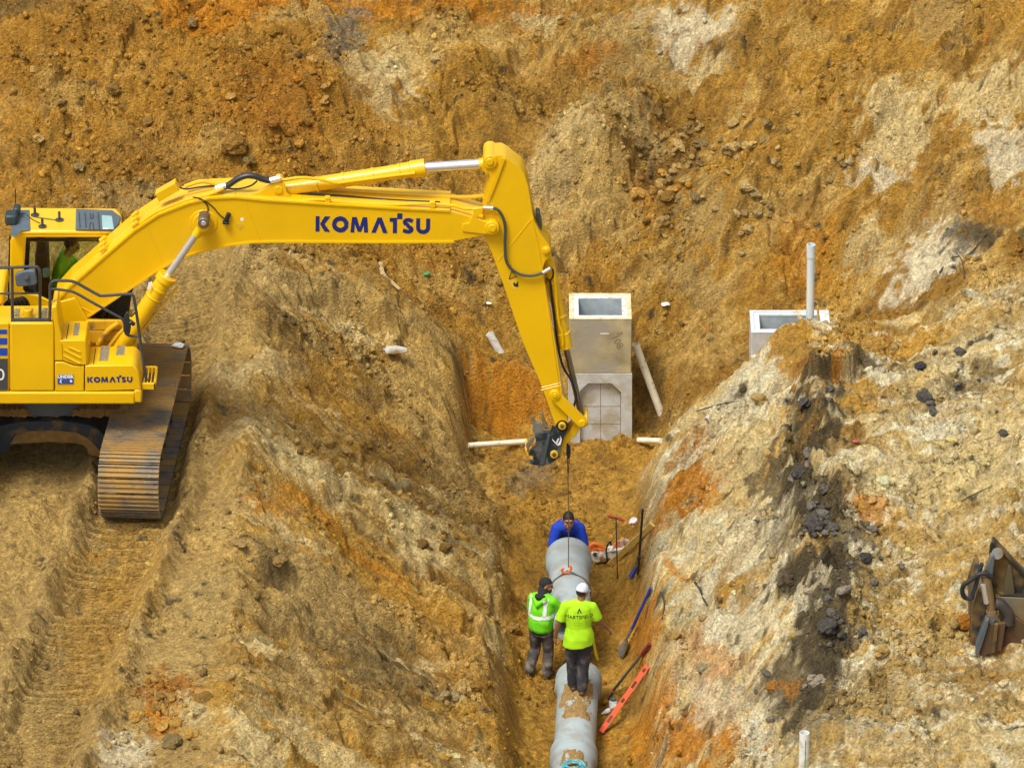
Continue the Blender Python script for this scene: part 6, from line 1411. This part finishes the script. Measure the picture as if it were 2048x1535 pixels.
class Body:
    """adds tapered limbs (local metres) to be fused into one skin"""
    def __init__(s): s.mb = MB()
    def limb(s, pts, rs, n=14, flat=None):
        P = [Vector(p) for p in pts]; m = len(P); d0 = (P[0]-P[1]).normalized(); d1 = (P[-1]-P[-2]).normalized()
        Q = []; Rr = []
        for a in (75, 50, 25): Q.append(P[0]+d0*rs[0]*math.sin(R(a))); Rr.append(max(.001, rs[0]*math.cos(R(a))))
        for p, r in zip(P, rs): Q.append(p); Rr.append(r)
        for a in (25, 50, 75): Q.append(P[-1]+d1*rs[-1]*math.sin(R(a))); Rr.append(max(.001, rs[-1]*math.cos(R(a))))
        s.mb.tube(Q, Rr, n); return s
    def rings(s, data, n=22, caps=True):
        """data: (centre, x-axis, y-axis) ellipses"""
        R_ = [[Vector(c)+Vector(ax)*math.cos(6.28318*k/n)+Vector(ay)*math.sin(6.28318*k/n) for k in range(n)] for c, ax, ay in data]
        s.mb.loft(R_, caps); return s
    def ball(s, c, rx, ry, rz, M=None):
        v, f = ico(3); c = Vector(c)
        s.mb.add([c+((M @ Vector((p[0]*rx, p[1]*ry, p[2]*rz))) if M is not None else Vector((p[0]*rx, p[1]*ry, p[2]*rz))) for p in v], f.tolist()); return s
    def fuse(s, name, m, parent, M, vox=.010, smooth=4, fold=0, fs=9, seed=0):
        me = bpy.data.meshes.new(name); me.from_pydata([tuple(v) for v in s.mb.v], [], s.mb.f)
        bm = bmesh.new(); bm.from_mesh(me); bmesh.ops.recalc_face_normals(bm, faces=bm.faces); bm.to_mesh(me); bm.free()
        t = bpy.data.objects.new(name+'_raw', me); COL.objects.link(t)
        r = t.modifiers.new('r', 'REMESH'); r.mode = 'VOXEL'; r.voxel_size = vox
        if smooth: q = t.modifiers.new('s', 'SMOOTH'); q.iterations = smooth; q.factor = .5
        out = bpy.data.meshes.new_from_object(t.evaluated_get(bpy.context.evaluated_depsgraph_get())); bpy.data.objects.remove(t); bpy.data.meshes.remove(me)
        if fold:
            sd = Vector((seed, seed*2.3, 0))
            nv = len(out.vertices); co = np.empty(nv*3); no = np.empty(nv*3); out.vertices.foreach_get('co', co); out.vertices.foreach_get('normal', no); co = co.reshape(-1, 3); no = no.reshape(-1, 3)
            for i in range(nv):
                p = Vector(co[i]); k = mnoise.noise(Vector((p.x*fs, p.y*fs, p.z*fs*.55))+sd)+.5*mnoise.noise(Vector((p.x*fs*2.2+p.z*8, p.y*fs*2.2, p.z*fs*1.1))+sd)
                co[i] += no[i]*(k*fold)
            out.vertices.foreach_set('co', co.ravel()); out.update()
        out.transform(M); out.materials.clear(); out.name = name
        out.materials.append(m); o = link_mesh(name, out, None, smooth=180)
        if parent is not None: o.parent = parent; o.matrix_parent_inverse = Matrix.Translation(-world_loc(parent))
        return o
def hand(B, w, d, curl=.5, side=1, palm=Vector((0, 0, -1))):
    """palm and five unequal, bent fingers beyond wrist w, pointing along d; palm faces `palm`"""
    d = Vector(d).normalized(); pn = Vector(palm); pn = (pn-d*pn.dot(d)).normalized(); s = d.cross(pn).normalized()*side; w = Vector(w)
    for k in (-.024, -.008, .008, .024): B.limb([w, w+d*.05+s*k*.9, w+d*.088+s*k], [.020, .017, .0125], 8)
    for k, l in ((-.029, .058), (-.010, .074), (.010, .080), (.028, .070)):
        p = w+d*.085+s*k; q1 = p+(d*math.cos(curl*.5)+pn*math.sin(curl*.5))*l*.45; q2 = q1+(d*math.cos(curl*1.3)+pn*math.sin(curl*1.3))*l*.32; q3 = q2+(d*math.cos(curl*2.1)+pn*math.sin(curl*2.1))*l*.24
        B.limb([p, q1, q2, q3], [.0105, .0100, .0093, .0085], 8)
    p = w+d*.03+s*.028; q = p+(d*.7+s*.6+pn*.35).normalized()*.042; B.limb([w+d*.02+s*.01, p, q, q+(d*.85+s*.15+pn*.4).normalized()*.032], [.017, .014, .0115, .0095], 8)
def head(B, c, M):
    """skull, jaw, nose, ears; M turns the head, face towards local -y"""
    c = Vector(c); T = lambda x, y, z: c+M @ Vector((x, y, z))
    B.ball(c+M @ Vector((0, .012, .018)), .076, .094, .098, M); B.ball(T(0, -.022, -.045), .062, .070, .078, M); B.ball(T(0, -.045, -.088), .036, .036, .026, M)
    B.limb([T(0, -.088, .018), T(0, -.108, -.022)], [.010, .016], 8); B.limb([T(-.032, -.078, .034), T(.032, -.078, .034)], [.016, .016], 8)
    for s in (-1, 1): B.ball(T(s*.080, .010, -.008), .012, .022, .032, M); B.ball(T(s*.042, -.066, -.028), .020, .016, .020, M)
    B.limb([T(-.022, -.086, -.060), T(0, -.092, -.061), T(.022, -.086, -.060)], [.009, .011, .009], 8)
def face(c, M, W_, parent):
    c = Vector(c); T = lambda x, y, z: c+M @ Vector((x, y, z))
    for s in (-1, 1):
        b = MB(); v, f = ico(2); b.add([W_ @ (T(s*.031, -.082, .010)+M @ Vector((p[0]*.011, p[1]*.007, p[2]*.006))) for p in v], f.tolist()); b.build('eye', M_EYE, parent, smooth=180)
        MB().tube([W_ @ T(s*.014, -.094, .030), W_ @ T(s*.034, -.094, .035), W_ @ T(s*.052, -.082, .030)], .004, 6).build('eyebrow', M_HAIR, parent)
    MB().tube([W_ @ T(-.026, -.093, -.056), W_ @ T(0, -.103, -.062), W_ @ T(.026, -.093, -.056)], [.004, .0065, .004], 6).build('mouth', M_LIP, parent)
def place(loc, rz, s=1): return Matrix.Translation(loc) @ Matrix.Rotation(R(rz), 4, 'Z') @ Matrix.Scale(s, 4)
def legs(B, hips, knees, ank, rs=(.088, .060, .045), toe=None):
    for h, k, a in zip(hips, knees, ank): B.limb([h, (Vector(h)+Vector(k))/2, k, (Vector(k)*.6+Vector(a)*.4)+Vector((0, -.012, 0)), a], [rs[0], rs[0]*.92, rs[1], rs[1]*.98, rs[2]])
def boots(anks, dirs, m, parent, M):
    for a, d in zip(anks, dirs):
        B = Body(); a = Vector(a); d = Vector(d).normalized(); B.limb([a+Vector((0, 0, .06)), a-Vector((0, 0, .01))], [.052, .052]); B.limb([a-d*.05-Vector((0, 0, .045)), a+d*.08-Vector((0, 0, .04)), a+d*.17-Vector((0, 0, .052))], [.042, .044, .034])
        B.fuse('boot', m, parent, M, .012, 3)
def shift(p, x=0, y=0, z=0): return Vector(p)+Vector((x, y, z))
def muscle_arm(B, sh, el, wr, r=(.052, .040, .027)): B.limb([sh, (Vector(sh)*.5+Vector(el)*.5), el], [r[0], r[0]*.92, r[1]]); B.limb([el, (Vector(el)*.65+Vector(wr)*.35), wr], [r[1], r[1]*1.02, r[2]])
# --- worker in the lime T-shirt, standing on the laid pipe, back to the camera
fp = atz(1157, 1384, Z1+.275); W1 = place((fp.x, fp.y, Z1+.285), 4, .94)
w1 = empty('person', (fp.x, fp.y, Z1+.285), 'worker in lime printed T-shirt and white cap standing with back turned on the muddy pipe', 'person')
hipL, hipR = (-.09, 0, .87), (.10, -.01, .87); kL, kR = (-.085, .06, .48), (.07, -.01, .47); aL, aR = (-.075, .09, .075), (.045, -.05, .075)
shL, shR = (-.185, .035, 1.36), (.185, .03, 1.345); eL, eR = (-.285, .015, 1.11), (.285, .05, 1.10); wL, wR = (-.325, .075, .86), (.405, .15, .93)
hc = (.055, .095, 1.555); HM = Matrix.Rotation(R(180-38), 3, 'Z') @ Matrix.Rotation(R(20), 3, 'X')
B = Body(); B.rings([((0, 0, .84), (.15, 0, 0), (0, .11, 0)), ((0, 0, .95), (.155, 0, 0), (0, .11, 0)), ((0, .01, 1.08), (.145, 0, 0), (0, .10, 0)), ((0, .03, 1.25), (.165, 0, 0), (0, .11, 0)), ((.01, .035, 1.37), (.16, 0, 0), (0, .09, 0)), ((.02, .045, 1.43), (.06, 0, 0), (0, .055, 0))])
B.limb([(.02, .045, 1.38), (.045, .075, 1.50)], [.060, .054]); head(B, hc, HM); legs(B, (hipL, hipR), (kL, kR), (aL, aR)); muscle_arm(B, shL, eL, wL); muscle_arm(B, shR, eR, wR)
hand(B, wL, (-.10, .12, -1), .55, -1, Vector((1, .3, 0))); hand(B, wR, (.55, .35, -.7), .45, 1, Vector((-.4, .1, -1)))
for a in (aL, aR): B.limb([a, shift(a, 0, .10, -.045)], [.042, .03])
B.fuse('body', M_SKIN2, w1, W1, .0065, 3); face(hc, HM, W1, w1)
B = Body(); B.rings([((.0, .0, .775), (.222, 0, .018), (0, .180, 0)), ((0, .0, .90), (.212, 0, 0), (0, .168, 0)), ((0, .01, 1.05), (.182, 0, 0), (0, .130, 0)), ((0, .025, 1.22), (.200, 0, 0), (0, .138, 0)), ((.005, .035, 1.34), (.205, 0, 0), (0, .118, 0)), ((.015, .04, 1.405), (.13, 0, 0), (0, .085, 0)), ((.025, .048, 1.44), (.072, 0, 0), (0, .068, 0))])
def sleeve(B, sh, el, f, r0, r1, l=.0): e = Vector(sh).lerp(Vector(el), f); B.mb.tube([Vector(sh)+(Vector(sh)-e)*.12, Vector(sh), Vector(sh).lerp(e, .5), e], [r0*.8, r0, (r0+r1)/2, r1], 16)
sleeve(B, shL, eL, .85, .075, .080); sleeve(B, shR, eR, .85, .075, .080)
B.limb([shL, (0, .04, 1.375), shR], [.074, .085, .074])
ts1 = B.fuse('t_shirt', M_LIME, w1, W1, .010, 5, .012, 8, 3)
def trousers(hips, knees, anks, m, parent, M, seed, waist, rt=.108, rk=.084, ra=.078, top=.93):
    B = Body(); B.rings([(shift(waist, 0, 0, -.16), (.165, 0, 0), (0, .125, 0)), (shift(waist, 0, 0, -.06), (.17, 0, 0), (0, .128, 0)), (waist, (.16, 0, 0), (0, .12, 0))])
    for h, k, a in zip(hips, knees, anks):
        h, k, a = Vector(h), Vector(k), Vector(a); B.mb.tube([h+Vector((0, 0, .04)), h-Vector((0, 0, .03)), h.lerp(k, .5), k, k.lerp(a, .55), a+Vector((0, 0, .01)), a-Vector((0, 0, .02))], [rt*.75, rt*.95, (rt+rk)/2, rk, (rk+ra)/2, ra, ra*.95], 18)
    return B.fuse('trousers', m, parent, M, .011, 4, .013, 10, seed)
trousers((hipL, hipR), (kL, kR), (aL, aR), M_TROU2, w1, W1, 5, (0, 0, .93), .112, .088, .078); boots((aL, aR), ((-.15, 1, 0), (.2, 1, 0)), M_BOOT2, w1, W1)
def cap(c, HM, W_, parent, m, brim=True, name='cap', low=.0):
    B = Body(); c = Vector(c); T = lambda x, y, z: c+HM @ Vector((x, y, z))
    v, f = ico(3); pts = []
    for p in v: 
        q = Vector((p[0]*.086, p[1]*.104+.012, max(p[2], -.15+low*(1 if p[1] < .1 else -.4))*.106+.020)); pts.append(c+HM @ q)
    B.mb.add(pts, f.tolist())
    if brim: B.mb.loft([[T(x*.066, -.085, .030+.006*(1-x*x)) for x in (-1, -.5, 0, .5, 1)]+[T(x*.066, -.085, .018) for x in (1, .5, 0, -.5, -1)], [T(x*.058, -.150, .014+.010*(1-x*x)) for x in (-1, -.5, 0, .5, 1)]+[T(x*.058, -.150, .004) for x in (1, .5, 0, -.5, -1)]])
    return B.fuse(name, m, parent, W_, .007, 2)
HB = Matrix.Rotation(R(180-38), 3, 'Z') @ Matrix.Rotation(R(20), 3, 'X')
cap(hc, HM, W1, w1, M_CAPW)
def hairback(c, HM, W_, parent, name='hair', top=False):
    B = Body(); c = Vector(c); v, f = ico(3); pts = []
    for p in v:
        q = Vector((p[0]*.081, p[1]*.099+.014, p[2]*.101+.020)) if top else Vector((p[0]*.080, max(p[1], -.1)*.095+.016, min(p[2], .3)*.098+.008))
        if top and q.y < -.035 and q.z < .062: q.z = .062+.2*(q.z-.062); q.y = max(q.y, -.072)
        if top and q.z < -.02: q.z = -.02; q.y = max(q.y, .01)
        if not top and q.z < -.06: q.z = -.06
        pts.append(c+HM @ q)
    B.mb.add(pts, f.tolist()); return B.fuse(name, M_HAIR, parent, W_, .007, 2)
hairback(hc, HM, W1, w1)
# print on the back of the T-shirt, laid on the cloth
def on_cloth(txt, x, z, size, shirt, W_, parent, name='print', bold=.001, m=None):
    bv = BVHTree.FromObject(shirt, bpy.context.evaluated_depsgraph_get()) if False else BVHTree.FromPolygons([v.co for v in shirt.data.vertices], [p.vertices[:] for p in shirt.data.polygons])
    o = text_mesh(name, txt, (0, 0, 0), (1, 0, 0), (0, 0, 1), size, m or M_HAIR, None, .001, bold); bm = bmesh.new(); bm.from_mesh(o.data)
    bmesh.ops.subdivide_edges(bm, edges=[e for e in bm.edges if e.calc_length() > .02], cuts=2); d = (W_.to_3x3() @ Vector((0, 1, 0))).normalized()
    for v in bm.verts:
        p = W_ @ Vector((x+v.co.x, -.6, z+v.co.z)); h = bv.ray_cast(p, d)
        if h[0] is not None: v.co = h[0]-d*(.004-.0005*v.co.y)
    bm.to_mesh(o.data); bm.free(); o.parent = parent; o.matrix_parent_inverse = Matrix.Translation(-world_loc(parent)); return o
M_PRINT = mat('shirt_print', (.03, .05, .02), .8)
bpy.context.view_layer.update()
on_cloth('HARTSFIELD', .0, 1.245, .071, ts1, W1, w1, 'shirt_print', .0008, M_PRINT)
on_cloth('^', .0, 1.305, .16, ts1, W1, w1, 'shirt_emblem', .0015, M_PRINT); on_cloth('_______', .0, 1.29, .045, ts1, W1, w1, 'shirt_emblem', 0, M_PRINT)
for k, t in enumerate(('- -- --- - -- ---', '-- --- -- --- --', '--- -- ---- -- -')): on_cloth(t, .005, 1.195-.030*k, .036, ts1, W1, w1, 'small_print', 0, M_PRINT)
# --- worker in the hi-vis jacket, left of the pipes, looking to the right
f0 = atz(1082, 1352, -2.88); f0.z = ground(f0.x, f0.y)-.03; W2 = place(f0, -28, .90)
w2 = empty('person', tuple(f0), 'worker in hi-vis jacket with white reflective bands and black beanie beside the hanging pipe', 'person')
hipL, hipR = (-.09, -.02, .84), (.09, 0, .84); kL, kR = (-.12, .06, .46), (.09, .07, .45); aL, aR = (-.15, -.12, .12), (.09, .02, .075)
shL, shR = (-.165, .04, 1.31), (.165, .05, 1.31); eL, eR = (-.23, .12, 1.05), (.23, .20, 1.07); wL, wR = (-.15, .34, .98), (.20, .42, 1.02)
hc = (.02, .115, 1.52); HM = Matrix.Rotation(R(180-58), 3, 'Z') @ Matrix.Rotation(R(14), 3, 'X')
B = Body(); B.rings([((0, 0, .82), (.15, 0, 0), (0, .11, 0)), ((0, 0, 1.0), (.15, 0, 0), (0, .11, 0)), ((0, .03, 1.22), (.16, 0, 0), (0, .11, 0)), ((0, .045, 1.33), (.15, 0, 0), (0, .09, 0)), ((0, .06, 1.39), (.06, 0, 0), (0, .055, 0))])
B.limb([(0, .06, 1.34), (.01, .095, 1.47)], [.060, .055]); head(B, hc, HM); legs(B, (hipL, hipR), (kL, kR), (aL, aR)); muscle_arm(B, shL, eL, wL); muscle_arm(B, shR, eR, wR)
hand(B, wL, (.3, 1, .1), .5, 1); hand(B, wR, (.1, 1, .2), .5, -1)
for a in (aL, aR): B.limb([a, shift(a, 0, .10, -.045)], [.042, .03])
B.fuse('body', M_SKIN, w2, W2, .0065, 3); face(hc, HM, W2, w2)
B = Body(); B.rings([((0, .0, .80), (.175, 0, 0), (0, .135, 0)), ((0, -.005, .86), (.195, 0, 0), (0, .160, 0)), ((0, -.005, 1.0), (.198, 0, 0), (0, .162, 0)), ((0, .02, 1.18), (.195, 0, 0), (0, .155, 0)), ((0, .035, 1.30), (.180, 0, 0), (0, .13, 0)), ((0, .05, 1.38), (.13, 0, 0), (0, .11, 0)), ((0, .06, 1.42), (.09, 0, 0), (0, .09, 0))])
for s_, e_, w_ in ((shL, eL, wL), (shR, eR, wR)): B.mb.tube([Vector(s_), Vector(s_).lerp(Vector(e_), .5), Vector(e_), Vector(e_).lerp(Vector(w_), .5), Vector(e_).lerp(Vector(w_), .93)], [.078, .078, .072, .066, .056], 16)
B.limb([shL, (0, .05, 1.33), shR], [.076, .09, .076]); B.limb([(-.08, -.06, 1.36), (0, -.10, 1.28), (.08, -.06, 1.36)], [.045, .060, .045])
jk = B.fuse('jacket', M_HIVIS, w2, W2, .011, 4, .016, 7, 9)
def bands(src, W_, parent, tests, name='reflective_band', m=M_REFL, off=.005):
    iv = W_.inverted(); vs = [iv @ v.co for v in src.data.vertices]
    for t in tests:
        used = {}; V = []; F = []
        for p in src.data.polygons:
            c = iv @ p.center; n = iv.to_3x3() @ p.normal
            if t(c, n):
                q = []
                for i in p.vertices:
                    if i not in used: used[i] = len(V); V.append(src.data.vertices[i].co+src.data.vertices[i].normal*off)
                    q.append(used[i])
                F.append(q)
        if F:
            o = mesh_obj(name, V, F, m, None, 180); o.parent = parent; o.matrix_parent_inverse = Matrix.Translation(-world_loc(parent))
core = lambda c: abs(c.x) < .235 and (c.y < .16)
bands(jk, W2, w2, [lambda c, n: core(c) and abs(c.z-1.075-.10*abs(c.x)) < .028, lambda c, n: .085 < c.x < .135 and 1.10 < c.z < 1.37 and c.y < .10, lambda c, n: -.165 < c.x < -.115 and 1.10 < c.z < 1.37 and c.y < .10, lambda c, n: c.x > .2 and c.z < 1.25 and abs((c-Vector(shR)).dot((Vector(eR)-Vector(shR)).normalized())-.20) < .028])
bands(jk, W2, w2, [lambda c, n: core(c) and c.z < .825 and c.z > .78], 'jacket_hem', M_BKC, .006)
trousers((hipL, hipR), (kL, kR), (aL, aR), M_TROU, w2, W2, 6, (0, 0, .90), .105, .085, .078); boots((aL, aR), ((-.1, 1, -.25), (.1, 1, 0)), M_BOOT, w2, W2)
cap(hc, HM, W2, w2, M_BKC, False, 'beanie', .52)
B = Body(); c = Vector(hc); B.ball(c+HM @ Vector((0, -.030, -.080)), .076, .084, .052, HM); B.limb([c+HM @ Vector((0, .02, -.06)), (0, .06, 1.39)], [.078, .092]); B.fuse('neck_cover', M_BKC, w2, W2, .008, 3, .004, 14, 2)
B = Body(); B.rings([((0, -.02, 1.34), (.07, 0, 0), (0, .09, -.02)), ((0, -.035, 1.385), (.085, 0, 0), (0, .095, -.03)), ((0, -.02, 1.42), (.075, 0, 0), (0, .08, -.03))]); B.fuse('hood_lining', M_BKC, w2, W2, .010, 3, .005, 9, 4)
# --- worker in blue, bending towards us behind the far end of the hanging pipe
f0 = Vector((PB.x+.0, PB.y+.62, ground(PB.x, PB.y+.62))); W3 = place(f0, 0)
w3 = empty('person', tuple(f0), 'dark-haired worker in a blue shirt bending over the far end of the pipe', 'person')
zt_ = at(1137, 1024, f0.y-.52).z-f0.z      # crown of the head above his feet
hz0 = zt_-.115; hipL, hipR = (-.10, .02, hz0*.66), (.10, .02, hz0*.66); kL, kR = (-.13, -.10, hz0*.36), (.13, -.10, hz0*.36); aL, aR = (-.14, .02, .075), (.14, .02, .075)
hc = (.0, -.52, hz0); HM = Matrix.Rotation(R(4), 3, 'Z') @ Matrix.Rotation(R(10), 3, 'X'); zsh = hz0-.20
shL, shR = (-.155, -.34, zsh-.02), (.155, -.34, zsh-.02); eL, eR = (-.215, -.40, zsh-.27), (.215, -.40, zsh-.27); wL, wR = (-.28, -.58, zsh-.36), (.28, -.58, zsh-.36)
B = Body(); zp = hipL[2]; B.rings([((0, .04, zp-.04), (.15, 0, 0), (0, .11, .02)), ((0, -.02, zp+.10), (.155, 0, 0), (0, .10, .05)), ((0, -.16, zsh-.10), (.16, 0, 0), (0, .08, .08)), ((0, -.30, zsh-.01), (.16, 0, 0), (0, .05, .09)), ((0, -.40, zsh+.03), (.06, 0, 0), (0, .02, .06))])
B.limb([(0, -.34, zsh+.0), (0, -.46, hz0-.09)], [.062, .056]); head(B, hc, HM); legs(B, (hipL, hipR), (kL, kR), (aL, aR)); muscle_arm(B, shL, eL, wL); muscle_arm(B, shR, eR, wR)
hand(B, wL, (.45, -.8, -.25), .5, 1, Vector((.6, 0, -.8))); hand(B, wR, (-.45, -.8, -.25), .5, -1, Vector((-.6, 0, -.8)))
for a in (aL, aR): B.limb([a, shift(a, 0, -.10, -.045)], [.042, .03])
B.fuse('body', M_SKIN, w3, W3, .0065, 3); face(hc, HM, W3, w3)
T = lambda x, y, z: W3 @ (Vector(hc)+HM @ Vector((x, y, z))); MB().tube([T(-.017, -.0975, -.057), T(0, -.104, -.0605), T(.017, -.0975, -.057)], [.0025, .004, .0025], 6).build('teeth', M_TEETH, w3)
hairback(hc, HM, W3, w3, top=True)
B = Body(); B.rings([((0, .05, zp-.02), (.175, 0, 0), (0, .13, .03)), ((0, -.02, zp+.11), (.178, 0, 0), (0, .12, .06)), ((0, -.16, zsh-.09), (.19, 0, 0), (0, .10, .10)), ((0, -.31, zsh-.03), (.185, 0, 0), (0, .06, .10)), ((0, -.385, zsh+.035), (.085, 0, 0), (0, .04, .075))])
for s_, e_ in ((shL, eL), (shR, eR)): sleeve(B, s_, e_, 1.0, .082, .078)
B.limb([shL, (0, -.33, zsh+.01), shR], [.082, .09, .082]); B.fuse('shirt', M_BLUESH, w3, W3, .010, 5, .009, 8, 12)
trousers((hipL, hipR), (kL, kR), (aL, aR), M_TROU2, w3, W3, 7, (0, .03, zp+.06)); boots((aL, aR), ((-.2, -1, 0), (.2, -1, 0)), M_BOOT, w3, W3)
# --- operator in the cab, facing the boom
so = Vector((at(122, 560, -1.45).x, -1.45, at(122, 596, -1.45).z)); W4 = place(so, -90)
w4 = empty('person', tuple(so), 'operator in a bright green shirt sitting in the excavator cab and facing the boom', 'person')
hipL, hipR = (-.10, .0, .08), (.10, .0, .08); kL, kR = (-.13, .42, .13), (.13, .42, .13); aL, aR = (-.13, .52, -.25), (.13, .52, -.25)
shL, shR = (-.19, .06, .56), (.19, .06, .56); eL, eR = (-.26, .20, .30), (.26, .20, .30); wL, wR = (-.20, .44, .30), (.20, .44, .30); hc = (0, .16, .78); HM = Matrix.Rotation(R(180), 3, 'Z') @ Matrix.Rotation(R(18), 3, 'X')
B = Body(); B.rings([((0, 0, .02), (.16, 0, 0), (0, .12, 0)), ((0, .0, .2), (.15, 0, 0), (0, .11, 0)), ((0, .04, .44), (.16, 0, 0), (0, .11, 0)), ((0, .06, .56), (.15, 0, 0), (0, .09, 0)), ((0, .08, .63), (.06, 0, 0), (0, .055, 0))]); B.limb([(0, .08, .58), (0, .13, .72)], [.06, .055]); head(B, hc, HM); legs(B, (hipL, hipR), (kL, kR), (aL, aR)); muscle_arm(B, shL, eL, wL); muscle_arm(B, shR, eR, wR); hand(B, wL, (0, 1, -.1), .8, 1); hand(B, wR, (0, 1, -.1), .8, -1)
B.fuse('body', M_SKIN2, w4, W4, .008, 3); face(hc, HM, W4, w4); hairback(hc, HM, W4, w4, top=True)
M_GRSH = mat('green_shirt', (.08, .75, .01), .8, vary=.06, vscale=6)
B = Body(); B.rings([((0, 0, .02), (.19, 0, 0), (0, .15, 0)), ((0, .0, .2), (.185, 0, 0), (0, .145, 0)), ((0, .04, .44), (.195, 0, 0), (0, .14, 0)), ((0, .06, .56), (.18, 0, 0), (0, .11, 0)), ((0, .08, .62), (.075, 0, 0), (0, .07, 0))])
for s_, e_ in ((shL, eL), (shR, eR)): sleeve(B, s_, e_, .9, .08, .08)
B.limb([shL, (0, .06, .57), shR], [.08, .09, .08]); B.fuse('shirt', M_GRSH, w4, W4, .011, 5, .008, 8, 15)
trousers((hipL, hipR), (kL, kR), (aL, aR), M_TROU2, w4, W4, 8, (0, 0, .12)); boots((aL, aR), ((0, 1, 0), (0, 1, 0)), M_BOOT, w4, W4)
